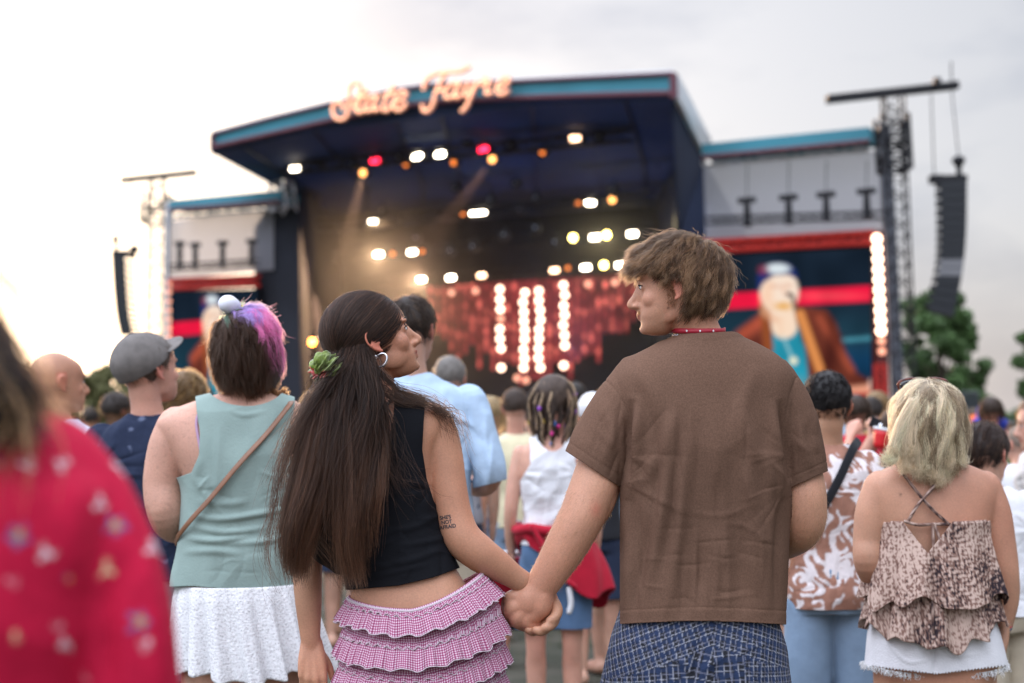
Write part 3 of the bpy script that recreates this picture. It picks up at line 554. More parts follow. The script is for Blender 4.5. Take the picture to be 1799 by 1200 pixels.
mb = MB(); c = W(203, 420, 82); mb.add(*ell(c, (.22, .22, .2))); mb.tube([c, W(205, 446, 82)], [.12, .1], 6); mb.build('chain_hoist', m_dark, la); mb = MB(); c = W(236, 438, 82); mb.add(*ell(c, (.3, .25, .25))); mb.tube([c, W(236, 455, 82)], [.15, .1], 6); mb.build('chain_hoist', m_dark, la)
# ------------------------------------------------------------------ trees
m_bark = mat('bark', (.06, .045, .03), .9, noise=.3, nscale=6)
def leafmat(name, c): 
    m = mat(name, c, .65, noise=.35, nscale=1.2); b = m.node_tree.nodes['Principled BSDF']; return m
m_leaf = leafmat('green_leaves', (.075, .14, .04)); m_leaf2 = leafmat('warm_green_leaves', (.14, .14, .05))
def tree(px, py_top, py_bot, Y, wpx, lab, seed=0, leaf=.3, n=9000, m=None, group=None):
    r = np.random.default_rng(seed); base = W(px, 700, Y)*np.array([1, 1, 0]); topz = W(px, py_top, Y)[2]; lo = max(.8, W(px, py_bot, Y)[2]-1.5); rad = wpx/2*Y/FPX
    s = empty('tree', base, lab, 'tree', group); mb = MB(); h = topz
    mb.tube([base, base+[.1, 0, h*.3], base+[-.1, .1, h*.62]], [.05*h*.55, .035*h*.6, .015*h], 8)
    cl = []
    K = 26
    for i in range(K):
        a = r.uniform(0, 6.28); zz = r.uniform(0, 1); rr_ = rad*np.sqrt(r.uniform(.05, 1))*(1-.55*abs(zz*1.6-.7)**1.6); c = base+np.array([rr_*math.cos(a), rr_*math.sin(a)*.9, lo+(topz-lo)*(.1+.86*zz)]); cl.append((c, rad*r.uniform(.2, .42)))
        if i % 2 == 0: mb.tube([base+[0, 0, h*r.uniform(.2, .5)], (base+[0, 0, h*.5])*.5+c*.5, c], [.02*h*.5, .01*h*.6, .02], 5)
    mb.build('trunk', m_bark, s, True)
    idx = r.integers(0, K, n); C = np.array([c[0] for c in cl])[idx]; Rr = np.array([c[1] for c in cl])[idx]; d = r.normal(size=(n, 3)); d /= np.linalg.norm(d, axis=1)[:, None]; p = C+d*(Rr*r.uniform(.3, 1.25, n))[:, None]*[1, 1, .75]
    u = r.normal(size=(n, 3)); u /= np.linalg.norm(u, axis=1)[:, None]; v = np.cross(u, r.normal(size=(n, 3))); v /= np.linalg.norm(v, axis=1)[:, None]; sz = (leaf*r.uniform(.6, 1.3, n))[:, None]
    V = np.stack([p-u*sz, p-v*sz*.5, p+u*sz, p+v*sz*.5], 1).reshape(-1, 3); mkobj('crown', V, np.arange(n*4).reshape(-1, 4), m or m_leaf, s, False)
    return s
tree(1655, 508, 740, 92, 105, 'dense green tree behind the hanging speakers, tallest of the right group', 1, .17, 26000)
tree(1620, 520, 740, 96, 85, 'dark tree half behind the lattice tower', 2, .18, 15000)
tree(1705, 560, 750, 100, 70, 'loose edged tree right of the hanging speakers', 3, .17, 12000)
tree(1660, 640, 760, 98, 140, 'low bushy tree beneath the hanging speakers', 4, .18, 14000)
tree(1815, 572, 760, 75, 60, 'tree cut by the right edge of the picture', 5, .25, 6000)
for i, (x, y, w) in enumerate(((1745, 722, 70), (1795, 716, 80), (1850, 718, 70))): tree(x, y, 775, 170, w, 'small far tree on the right skyline, '+('left', 'centre', 'rightmost')[i]+' of the three', 10+i, .4, 2500, group='far trees on the right skyline')
for i, (x, y, w) in enumerate(((-20, 660, 120), (60, 655, 130), (140, 660, 90), (185, 645, 80), (225, 655, 70), (270, 660, 80))): tree(x, y, 760, 190, w, 'hazy far tree on the left skyline, '+('leftmost', 'second from the left', 'behind the bald man', 'right of the bald man', 'beside the grey cap', 'beneath the left speakers')[i], 20+i, .5, 3500, m_leaf2, group='far trees on the left skyline')
# a far wood closing the horizon all round the field
rw = np.random.default_rng(61); n = 42000; aw = rw.uniform(-1.5, 1.5, n); top_ = 5.5+2.5*noise3(np.column_stack([aw*22, aw*0, aw*0]), 1.0, 3)+1.2*noise3(np.column_stack([aw*90, aw*0, aw*0]), 1.0, 4); hw_ = rw.uniform(0, 1, n)**.8*top_; Rw = 290+rw.uniform(-6, 6, n); p = np.column_stack([Rw*np.sin(aw), Rw*np.cos(aw), hw_]); u = nrm2 = rw.normal(size=(n, 3)); u /= np.linalg.norm(u, axis=1)[:, None]; v = np.cross(u, rw.normal(size=(n, 3))); v /= np.linalg.norm(v, axis=1)[:, None]; sz = rw.uniform(.5, 1.1, n)[:, None]
tag(mkobj('distant_wood', np.stack([p-u*sz, p-v*sz*.7, p+u*sz, p+v*sz*.7], 1).reshape(-1, 3), np.arange(n*4).reshape(-1, 4), m_leaf2, smooth=False), 'low far wood closing the horizon behind the field', 'wood', kind='stuff')
# barriers on the right
m_fence = mat('dark_fence_panel', (.045, .055, .06), .6)
for i, (x0, x1, y, Y) in enumerate(((1690, 1718, 690, 45), (1745, 1830, 742, 34))):
    a, b_ = W(x0, y, Y), W(x1, y, Y+1); s = empty('crowd_barrier', a*[1, 1, 0], ('tall dark barrier panel beside the blonde woman', 'low dark barrier behind the man in profile')[i], 'barrier')
    mb = MB()
    for f_ in np.linspace(0, 1, 6): p = a*(1-f_)+b_*f_; mb.tube([p*[1, 1, 0], p], .04, 5)
    mb.tube([a, b_], .05, 5); mb.build('rail', m_fence, s); mb = MB(); mb.prism([a*[1, 1, 0]+[0, .05, .1], b_*[1, 1, 0]+[0, .05, .1], b_+[0, .05, -.1], a+[0, .05, -.1]], (0, .03, 0)); mb.build('panel', m_fence, s)
# ================================================================== human toolkit
def R3(yaw, pitch=0, roll=0):
    return np.array(Matrix.Rotation(math.radians(-yaw), 3, 'Z') @ Matrix.Rotation(math.radians(pitch), 3, 'X') @ Matrix.Rotation(math.radians(roll), 3, 'Y'))
class Head:
    """local frame: x right, y forward, z up, origin midway between the ears at eye height"""
    def __init__(s, px, py, Y, yaw, pitch=0, k=1.0, roll=0): s.c = W(px, py, Y); s.R = R3(yaw, pitch, roll); s.k = k
    def w(s, P): return s.c+(np.asarray(P, float)*s.k) @ s.R.T
    def l(s, P): return ((np.asarray(P)-s.c) @ s.R)/s.k
    def solids(s, jaw=1.0, nose=1.0, smile=1.0, female=False, ears=True):
        o = [];
        def E(c, r, rot=None): 
            V, F = ell(c, r, rot); o.append((s.w(V), F))
        def T(p, r, **k): V, F = tube(p, r, **k); o.append((s.w(V), F))
        E((0, -.018, .028), (.0755, .0955, .086)); E((0, -.03, .0), (.068, .08, .07))
        Z = [.088, .065, .035, .012, -.012, -.035, -.052, -.07, -.085, -.1, -.112, -.118]
        Fy = [.050, .077, .090, .084, .0825, .087, .0905, .0925, .0905, .0905, .083, .066]
        Wd = [.050, .062, .0675, .067, .066, .063, .060, .056, .050, .042, .031, .018]
        if female: Wd = [a*(.97 if i < 5 else .90) for i, a in enumerate(Wd)]
        Bk = [-.03, -.03, -.03, -.03, -.03, -.03, -.025, -.01, .0, .008, .02, .03]
        rows = [(0, (f+b)/2, z, w*jaw, (f-b)/2, 2.25) for z, f, w, b in zip(Z[::-1], Fy[::-1], Wd[::-1], Bk[::-1])]
        V, F = loft(rows, 40, 4); o.append((s.w(V), F))
        T([(0, .082, .02), (0, .091, 0), (0, .100, -.018), (0, .112*nose, -.036), (0, .109*nose, -.043)], [.008, .0075, .0085, .0105, .009]); T([(0, .109*nose, -.041), (0, .095, -.047)], [.0085, .009])
        for sg_ in (-1, 1):
            E((sg_*.0125, .097, -.0435), (.0075, .011, .0075)); E((sg_*.030, .083, .020), (.022, .010, .0065)); E((sg_*.036, .0585, -.032), (.0255, .0225, .027*smile**.5))
            E((sg_*.031, .0725, .0), (.0155, .0130, .0120)); E((sg_*.041, .028, -.062), (.0135, .042, .032))
        so = .0045 if smile > 1.2 else 0; wu = .004 if smile > 1.2 else 0
        T([(-.023-wu, .083-wu*.6, -.067+wu), (-.011, .0935, -.0640), (0, .0965, -.0645), (.011, .0935, -.0640), (.023+wu, .083-wu*.6, -.067+wu)], [.0025, .0044, .0048, .0044, .0025], sub=3)
        T([(-.021-wu, .083-wu*.6, -.0695+wu), (-.010, .0925, -.0730-so), (0, .0950, -.0740-so), (.010, .0925, -.0730-so), (.021+wu, .083-wu*.6, -.0695+wu)], [.0025, .0046, .0052, .0046, .0025], sub=3)
        E((0, .083, -.018), (.020, .0155, .026)); E((0, .0835, -.101), (.018, .0125, .013)); E((0, .091, -.055), (.012, .006, .009))
        if ears:
            for sg_ in (-1, 1):
                a = R3(0, 12); ex = sg_*.071; B = lambda x, y, z: (np.array([sg_*x, y, z]) @ a.T)+np.array([ex, -.012, -.012])
                T([B(.0, .012, -.002), B(.004, .016, .014), B(.009, .008, .029), B(.014, -.008, .030), B(.018, -.019, .015), B(.017, -.018, -.004), B(.011, -.009, -.020), B(.006, .004, -.029)], [.003, .0038, .0042, .0042, .0042, .0040, .0042, .0058], n=10, sub=4)
                T([B(.006, .006, .018), B(.009, -.004, .012), B(.010, -.008, -.004), B(.006, -.001, -.014)], [.003, .0032, .0032, .003], n=8, sub=3)
                T([B(.003, .010, -.006), B(.006, .011, -.009)], [.0035, .003], n=8)
                E(B(.004, -.004, .0), (.0035, .016, .028), a); 
        return o
    def neck(s, p1, r0=.056, r1=.062, back=-.028):
        a = s.w((0, back, -.055)); p1 = np.array(p1); return tube([s.w((0, back+.012, -.0)), a, a*.5+p1*.5, p1], [r0*s.k, r0*s.k, (r0*.98)*s.k, r1*s.k], n=28, up=(0, 1, 0))
def TP(Y0, rows, n=24, sub=6, up=(0, -1, 0)):
    """tube from rows (px,py,dy,r_px[,ratio])"""
    P = [W(r[0], r[1], Y0+r[2]) for r in rows]; R = [r[3]*(Y0+r[2])/FPX for r in rows]; q = [r[4] if len(r) > 4 else 1 for r in rows]
    return tube(P, R, n=n, sub=sub, ratio=q, up=up)
def LF(Y0, rows, grow=0.0, n=64, sub=5):
    S = []
    for r in rows:
        p = W(r[0], r[1], Y0+r[2]); S.append((p[0], p[1], p[2], r[3]*(Y0+r[2])/FPX+grow, r[4]+grow, r[5] if len(r) > 5 else 2.5, math.radians(r[6]) if len(r) > 6 else 0))
    S.sort(key=lambda a: a[2]); return loft(S, n, sub)
def hand_solids(wrist, yd, zd, side=1, curl=35, k=1.0, spread=1.0, thumb=1.0):
    """wrist point, yd along the fingers, zd back-of-hand normal, side=+1 thumb at +x where x = y cross z"""
    y = np.array(yd, float); y /= np.linalg.norm(y); z = np.array(zd, float); z -= y*z.dot(y); z /= np.linalg.norm(z); x = np.cross(y, z)*side
    M = np.column_stack([x, y, z]); w = lambda P: np.array(wrist)+(np.array(P, float)*k) @ M.T; o = []
    kn = [(.031, .086, 0), (.011, .091, .003), (-.010, .087, .002), (-.028, .077, -.002)]; ln = [(.040, .024, .019), (.044, .028, .020), (.041, .026, .019), (.032, .019, .017)]
    for i, (c, l) in enumerate(zip(kn, ln)):
        o.append(tube(w([(c[0]*.45, -.01, 0), (c[0]*.8, .04, .001), c]), [.0165*k, .0155*k, .0112*k], n=12))
        P = [np.array(c)]; a = math.radians(curl*(.7+.12*i)); 
        for j, q in enumerate(l): P.append(P[-1]+q*np.array([c[0]*.5*spread, math.cos(a), -math.sin(a)])); a += math.radians(curl*1.1)
        o.append(tube(w(P), [.0098*k, .0092*k, .0082*k, .0068*k], n=12, sub=5))
    o.append(tube(w([(.012, .012, -.006), (.032, .035, -.012), (.046*thumb, .060, -.02), (.050*thumb, .086, -.026)]), [.016*k, .0135*k, .0105*k, .0085*k], n=12))
    o.append(ell(w((0, .045, -.006)), np.array((.036, .042, .013))*k, M)); return o
def legs_solids(hl, hr, rt, foot_yaw=0, step=.06, rc=None):
    o = []; rc = rc or rt*.68
    for s_, h in ((-1, hl), (1, hr)):
        h = np.array(h, float); z0 = h[2]; x = h[0]+s_*.01; y = h[1]; kz = z0*.52
        o.append(tube([h, (x, y-.005, z0*.78), (x, y-.01, kz), (x, y+.012, kz*.72), (x, y+.0, .09)], [rt, rt*.88, rt*.62, rc*.95, rt*.42], n=24, up=(0, 1, 0)))
        o.append(tube([(x, y-.03, .05), (x+s_*.01, y+.07, .045), (x+s_*.02, y+.17, .03)], [.04, .04, .026], n=14, up=(0, 0, 1)))
    return o
def skin_cols(V, base, H=None, seed=0, lips=(.52, .17, .13), amt=.11):
    b = np.array(base); c = np.ones((len(V), 3))*b; n1 = noise3(V, 14, seed); n2 = noise3(V, 60, seed+1)
    c *= (1+amt*n1+amt*.5*n2)[:, None]; c[:, 1:] *= (1-.08*noise3(V, 9, seed+2))[:, None]; c *= (1-.06*(noise3(V, 320, seed+4) > 1.2))[:, None]
    if H is not None:
        q = H.l(V); inh = (q[:, 2] > -.13) & (q[:, 2] < .13) & (np.abs(q[:, 0]) < .1) & (q[:, 1] > -.02)
        lip = np.exp(-((q[:, 2]+.0690)/.0078)**4-(np.abs(q[:, 0])/.021)**4)*(q[:, 1] > .08)*inh; c = c*(1-lip[:, None])+c*np.array(lips)*lip[:, None]
        mo = np.exp(-((q[:, 2]+.0688)/.0013)**2-(np.abs(q[:, 0])/.024)**4)*(q[:, 1] > .078)*inh; c *= (1-.6*mo)[:, None]
        ck = np.exp(-((q[:, 2]+.03)/.022)**2-((np.abs(q[:, 0])-.045)/.022)**2)*(q[:, 1] > .03)*inh; c[:, 1:] *= (1-.07*ck)[:, None]
        ear = np.exp(-((q[:, 1]+.015)/.03)**4)*(np.abs(q[:, 0]) > .072)*(np.abs(q[:, 2]+.01) < .045); c[:, 1:] *= (1-.30*ear)[:, None]
    return np.clip(c, 0, .95)
_skin = {}
def skin_mat(name='skin', rough=.5):
    if name not in _skin: _skin[name] = mat(name, (.5, .3, .2), rough, noise=.09, nscale=240, bump=.14, bscale=400, attr=True, sss=.12, spec=.4)
    return _skin[name]
def mesh_from(V, T, name, m, parent, cols=None, uvs=None): return mkobj(name, V, np.asarray(T), m, parent, True, cols, uvs)
def person_root(px, Y, lab, group=None):
    p = W(px, 800, Y); return empty('person', (p[0], Y, 0), lab, 'person', group)
def body(root, solids, voxel, skin, H=None, smooth=2, seed=0, post=None):
    V, T = remesh(solids, voxel, smooth); 
    c = skin_cols(V, skin, H, seed)
    if post: c = post(V, c)
    return mesh_from(V, T, 'body', skin_mat(), root, c)
def folds(V, N, lines, Y0, back=True):
    """ridges: lines of (pts px, amp m, width px)"""
    px, py = PX(V); d = np.zeros(len(V)); fr = np.clip(-N[:, 1]*2+.3, 0, 1) if back else 1
    for pts, amp, w in lines:
        P = np.array(pts, float); P = crom(P, 14) if len(P) > 2 else P; best = np.full(len(V), 1e9); tt = np.zeros(len(V)); n = len(P)-1
        for i in range(n):
            a, b = P[i], P[i+1]; e = b-a; t = np.clip(((px-a[0])*e[0]+(py-a[1])*e[1])/(e@e), 0, 1); q = np.hypot(px-a[0]-e[0]*t, py-a[1]-e[1]*t); m = q < best; best[m] = q[m]; tt[m] = (i+t[m])/n
        d += amp*(np.exp(-(best/w)**2) if w > 0 else np.exp(-(best/-w)**1.15))*np.sin(np.clip(tt, .0, 1)*math.pi)*fr
    return V+N*d[:, None]
def rand_folds(cx, y0, y1, hw, n, seed, amp=.004, wpx=7, fan=()):
    r = np.random.default_rng(seed); o = []
    for k in range(n):
        x = cx+r.uniform(-hw, hw)*.95; y = r.uniform(y0, y0+(y1-y0)*.7); l = r.uniform(.25, .7)*(y1-y0); o.append(([(x, y), (x+r.normal(0, .05)*hw, y+l*.5), (x+r.normal(0, .12)*hw, min(y+l, y1))], r.choice([-1, 1])*r.uniform(.5, 1)*amp, -wpx*r.uniform(.6, 1.2)))
    for k in range(n//2):
        x = cx+r.uniform(-1, .5)*hw; y = r.uniform(y0+(y1-y0)*.3, y1); l = r.uniform(.3, .8)*hw; o.append(([(x, y), (x+l*.5, y+r.normal(0, .08)*hw), (x+l, y+r.normal(0, .12)*hw)], r.choice([-1, 1])*r.uniform(.4, .8)*amp, -wpx*r.uniform(.4, .8)))
    for fx, fy, sg in fan:
        for k in range(7): a = math.radians(r.uniform(-60, 70)); l = r.uniform(.3, .8)*hw; o.append(([(fx, fy), (fx+sg*l*.5*math.cos(a), fy+l*.5*math.sin(a)), (fx+sg*l*math.cos(a), fy+l*math.sin(a))], r.choice([-1, 1])*r.uniform(.6, 1)*amp, -wpx*r.uniform(.4, .7)))
    return o
def garment(root, name, solids, voxel, m, clipf=None, fl=None, Y0=3.5, th=.003, smooth=2, wr=.0015, seed=0, cols=None, uv=False, fsc=(7, 7, 2.5), back=True, dispf=None):
    V, T = remesh(solids, voxel, smooth); N_ = normals(V, T)
    if wr: V = V+N_*(wr*(noise3(V*np.array(fsc), 3.2, seed)+.5*noise3(V*np.array(fsc)[[1, 0, 2]], 7.5, seed+9)+.9*(1-2*np.abs(np.sin(noise3(V*np.array(fsc), 1.6, seed+4)*2.6+V[:, 2]*6)))))[:, None]
    if fl: V = folds(V, N_, fl, Y0, back)
    if dispf: V = V+N_*dispf(V, N_)[:, None]
    if clipf is not None:
        cf = clipf if isinstance(clipf, (list, tuple)) else [clipf]
        for f in cf:
            px, py = PX(V); V, T = clip(V, T, f(px, py, V))
    c = cols(V, normals(V, T)) if cols else None
    u = np.column_stack([V[:, 0]+.6*V[:, 1], V[:, 2]]) if uv else None
    o = mesh_from(V, T, name, m, root, c, u)
    if th: solidify(o, th)
    return o
# ------------------------------------------------------------------ hair
def hair_mat(name, attr=True, col=(.05, .03, .02), rough=.32, rr=.35):
    m = bpy.data.materials.new(name); m.use_nodes = True; t = m.node_tree; t.nodes.clear(); h = t.nodes.new('ShaderNodeBsdfHairPrincipled'); o = t.nodes.new('ShaderNodeOutputMaterial')
    h.parametrization = 'COLOR'; h.inputs['Color'].default_value = (*col, 1); h.inputs['Roughness'].default_value = rough; h.inputs['Radial Roughness'].default_value = rr
    if attr: a = t.nodes.new('ShaderNodeAttribute'); a.attribute_name = 'col'; t.links.new(a.outputs['Color'], h.inputs['Color'])
    h.inputs['IOR'].default_value = 1.38; d = t.nodes.new('ShaderNodeBsdfDiffuse'); mx = t.nodes.new('ShaderNodeMixShader'); mx.inputs[0].default_value = .5
    if attr:
        sc = t.nodes.new('ShaderNodeVectorMath'); sc.operation = 'SCALE'; sc.inputs['Scale'].default_value = .55; t.links.new(a.outputs['Color'], sc.inputs[0]); t.links.new(sc.outputs[0], h.inputs['Color']); t.links.new(a.outputs['Color'], d.inputs[0])
    t.links.new(h.outputs[0], mx.inputs[1]); t.links.new(d.outputs[0], mx.inputs[2]); t.links.new(mx.outputs[0], o.inputs[0]); return m
M_HAIR = hair_mat('hair_strand')
M_HBASE = mat('hair_underlayer', (.03, .02, .015), .7, attr=True, noise=.3, nscale=80, bump=.5, bscale=120)
def hair_curves(name, P, parent, cols, r0=.0005, r1=.00015, m=None):
    """P (n,m,3) world, cols (n,3) or (n,m,3)"""
    n, k, _ = P.shape; hc = bpy.data.hair_curves.new(name); hc.add_curves([k]*n)
    P = P-parent_origin(parent); hc.attributes['position'].data.foreach_set('vector', P.astype(np.float32).ravel())
    ra = hc.attributes.get('radius') or hc.attributes.new('radius', 'FLOAT', 'POINT'); t = np.linspace(0, 1, k); r = (r0+(r1-r0)*t**2.5)
    ra.data.foreach_set('value', np.tile(r, n).astype(np.float32))
    c = np.ones((n, k, 4)); c[..., :3] = cols if np.ndim(cols) == 3 else np.asarray(cols)[:, None, :]
    ca = hc.attributes.new('col', 'FLOAT_COLOR', 'POINT'); ca.data.foreach_set('color', c.astype(np.float32).ravel())
    hc.materials.append(m or M_HAIR); o = bpy.data.objects.new(name, hc); link(o, parent); return o
def nrm(v): return v/(np.linalg.norm(v, axis=-1, keepdims=True)+1e-12)
def children(G, n, spread, r, tipk=.4, seed=0, ph=True):
    """clump children around guides G (K,m,3)"""
    K, m, _ = G.shape; rg = np.random.default_rng(seed); idx = rg.integers(0, K, n); g = G[idx]; T = nrm(np.gradient(g, axis=1)); a = rg.normal(size=(n, 1, 3)); A = nrm(np.cross(T, a)); 
    t = np.linspace(0, 1, m)[None, :, None]; prof = 1-(1-tipk)*t; off = rg.uniform(0, 1, (n, 1, 1))**.6*spread*prof
    P = g+A*off; w = rg.normal(size=(n, 1, 3))*r; P = P+w*t**1.5+rg.normal(size=(n, 1, 3))*r*.6*np.sin(t*rg.uniform(4, 9, (n, 1, 1))+rg.uniform(0, 6, (n, 1, 1)))
    return P, idx
HL_DEF = ([-1, -.5, -.28, -.12, .15, .4, .6, .8, 1.0], [-.075, -.07, -.045, .012, .002, .03, .052, .066, .075])
def scalp_roots(H, n, seed=0, hl=HL_DEF, R=(.0775, .0985, .088), C=(0, -.018, .028), extra=None):
    rg = np.random.default_rng(seed); out = []
    while sum(len(o) for o in out) < n:
        d = nrm(rg.normal(size=(n*3, 3))); p = d*R+np.array(C); ok = p[:, 2] > np.interp(p[:, 1]/.1, hl[0], hl[1])+rg.normal(0, .002, len(p))
        if extra is not None: ok &= extra(p)
        out.append(p[ok])
    return np.vstack(out)[:n]
def groom(H, roots, flow, length, m=14, grav=.2, lift=.012, wave=.0, wl=.03, keep=.5, R=(.0775, .0985, .088), C=(0, -.018, .028), seed=0, liftdir=.25):
    """simulate guides in head-local space; flow(p)->dir (n,3); returns world paths"""
    rg = np.random.default_rng(seed); n = len(roots); grav = np.broadcast_to(grav, (n,))[:, None]; R = np.array(R); C = np.array(C); L_ = np.broadcast_to(length, (n,)); ds = (L_/(m-1))[:, None]; g = H.R.T @ np.array([0, 0, -1.])
    Nn = nrm((roots-C)/R**2); d = nrm(flow(roots)+Nn*liftdir); P = [roots]; p = roots.copy(); ph = rg.uniform(0, 6.28, n); lf_ = rg.uniform(.3, 1.2, n)*lift
    for i in range(m-1):
        t = (i+1)/(m-1); d = nrm(d*keep+flow(p)*(1-keep)*(1 if t < .75 else .5)+g*grav*(.4+t)); p = p+d*ds
        q = (p-C)/(R+lf_[:, None]*min(1, t*2.5)); rr_ = np.linalg.norm(q, axis=1)[:, None]; p = np.where(rr_ < 1, C+(q/rr_)*(R+lf_[:, None]*min(1, t*2.5)), p); P.append(p)
    P = np.stack(P, 1)
    if wave:
        T = nrm(np.gradient(P, axis=1)); S = nrm(np.cross(T, nrm((P-C)/R**2))); s = np.linspace(0, 1, m)[None, :]*L_[:, None]; amp = np.clip(s/.02, 0, 1)*wave
        P = P+S*(amp*np.sin(s/wl*6.28+ph[:, None]))[..., None]+nrm((P-C)/R**2)*(amp*.6*np.sin(s/wl*6.28+ph[:, None]+1.5))[..., None]
    return H.w(P.reshape(-1, 3)).reshape(P.shape)
def flow_from(w0, side=0.0):
    w0 = nrm(np.array(w0, float))
    def f(p):
        n = nrm(p/np.array([.0775, .0985, .088])**2); v = n*(n@w0)[:, None]-w0; return nrm(v+np.array([side, 0, 0]))
    return f
def hair_cap(H, name, parent, col, R=(.0775, .0985, .088), C=(0, -.018, .028), grow=.004, hl=HL_DEF, bump=.003, seed=0):
    V, F = ell(C, np.array(R)+grow, n=96, m=64); N_ = nrm((V-C)/np.array(R)**2); V = V+N_*(bump*noise3(V, 45, seed))[:, None]
    T = np.array([t for f in F for t in ([f] if len(f) == 3 else [(f[0], f[1], f[2]), (f[0], f[2], f[3])])]); f = V[:, 2]-np.interp(V[:, 1]/.1, hl[0], hl[1])
    V, T = clip(V, T, f); c = np.ones((len(V), 3))*np.array(col); o = mesh_from(H.w(V), T, name, M_HBASE, parent, c); solidify(o, -.003); return o
def hcol(n, base, var=.25, seed=0, alt=None, altp=.3):
    rg = np.random.default_rng(seed); c = np.ones((n, 3))*np.array(base)*rg.uniform(1-var, 1+var, (n, 1))
    if alt is not None: k = rg.random(n) < altp; c[k] = np.array(alt)*rg.uniform(1-var, 1+var, (k.sum(), 1))
    return np.clip(c, .001, .95)
def short_hair(H, root, col, n=5000, length=.03, w0=(0, -.5, .85), seed=0, alt=None, cap=True, grav=.15, lift=.006, wave=0, wl=.03, hl=HL_DEF, K=500, spread=.010, r=.003, r0=.0005, extra=None, keep=.5, liftdir=.25):
    h = hair_cap(H, 'hair', root, np.array(col)*.7, hl=hl, seed=seed) if cap else root; rt = scalp_roots(H, K, seed, hl=hl, extra=extra); rg = np.random.default_rng(seed)
    G = groom(H, rt, flow_from(w0), length*rg.uniform(.75, 1.2, K), grav=grav, lift=lift, wave=wave, wl=wl, seed=seed, keep=keep, liftdir=liftdir); P, idx = children(G, n, spread, r, seed=seed)
    c = hcol(K, col, .3, seed, alt)[idx]*rg.uniform(.8, 1.2, (n, 1)); return hair_curves('hair_strands' if cap else 'hair', P, h, c, r0)
# eyes, brows for faces in view
m_eyew = mat('eye_white', (.8, .78, .75), .15); m_iris = mat('dark_iris', (.03, .02, .012), .1); m_lash = mat('eyelash', (.015, .01, .008), .8)
def face_details(H, root, browcol=(.03, .02, .012), eyez=0.0, brow_n=90, seed=0):
    rg = np.random.default_rng(seed)
    for sg_ in (-1, 1):
        V, F = ell((sg_*.031, .0752, eyez-.001), (.0115, .0118, .0065), n=20, m=12); e = mkobj('eye', H.w(V), F, m_eyew, root); V, F = ell((sg_*.032, .0815, eyez-.001), (.0060, .0062, .0054), n=14, m=8); mkobj('iris', H.w(V), F, m_iris, e)
        V, F = tube([(sg_*.018, .0835, eyez+.0012), (sg_*.025, .0875, eyez+.0045), (sg_*.034, .0868, eyez+.0047), (sg_*.045, .0775, eyez+.001)], [.0010, .0016, .0018, .0012], n=8); mkobj('eyelid', H.w(V), F, m_lash, e)
        s = rg.uniform(0, 1, brow_n); x = sg_*(.014+.034*s); y = .0975-.0*s-.36*(.031*s)**1.0*s; z = .021+.006*np.sin(s*2.4)+rg.uniform(-.0025, .0025, brow_n)*(1.2-s); p0 = np.column_stack([x, y-.002, z]); d = np.column_stack([sg_*np.ones(brow_n)*.8, -.25-.5*s, .25-.5*s]); P = np.stack([p0+d*q for q in (0, .003, .006)], 1)
        hair_curves('eyebrow', H.w(P.reshape(-1, 3)).reshape(P.shape), root, hcol(brow_n, browcol, .3, seed), .0006)
# ================================================================== the man in the brown T-shirt
YM = 3.47
def cotton(name, col, **k):
    return mat(name, col, .85, noise=k.get('noise', .10), nscale=k.get('nscale', 9), bump=.25, bscale=k.get('bscale', 420), sheen=.15, spec=.2)
m_brown = cotton('brown_cotton', (.150, .083, .056), noise=.14, nscale=5)
man = person_root(1232, YM, 'young man from behind in a faded brown t-shirt, turning his head left')
HM = Head(1187, 502, YM-.01, -80, -3, 1.0)
sol = HM.solids(jaw=1.0, female=False)
sol.append(HM.neck(W(1236, 618, YM+.0), .057, .066))
sol.append(LF(YM, [(1240, 598, .0, 60, .055), (1238, 612, 0, 95, .07), (1236, 640, 0, 135, .085), (1234, 680, 0, 150, .10), (1234, 760, 0, 142, .105), (1234, 850, 0, 128, .10), (1230, 950, 0, 118, .095), (1228, 1050, 0, 122, .10), (1226, 1130, 0, 130, .115), (1224, 1200, 0, 128, .12), (1224, 1260, 0, 110, .10)]))
armL = [(1112, 690, 0, 46), (1085, 745, -.005, 44), (1058, 815, -.015, 42.5), (1036, 872, -.03, 41), (1022, 908, -.04, 40), (997, 955, -.04, 37.5), (970, 1000, -.04, 32, .9), (948, 1035, -.035, 28, .8), (938, 1050, -.03, 26, .8)]
sol.append(TP(YM, armL)); sol.append(TP(YM, [(1065, 838, .0, 30), (1050, 880, -.02, 31), (1034, 915, -.028, 26)]))
armR = [(1362, 700, 0, 40), (1386, 760, .0, 37), (1406, 825, -.0, 37), (1412, 880, -.005, 40), (1408, 925, .02, 38), (1380, 950, .12, 32), (1340, 965, .22, 25)]
sol.append(TP(YM, armR))
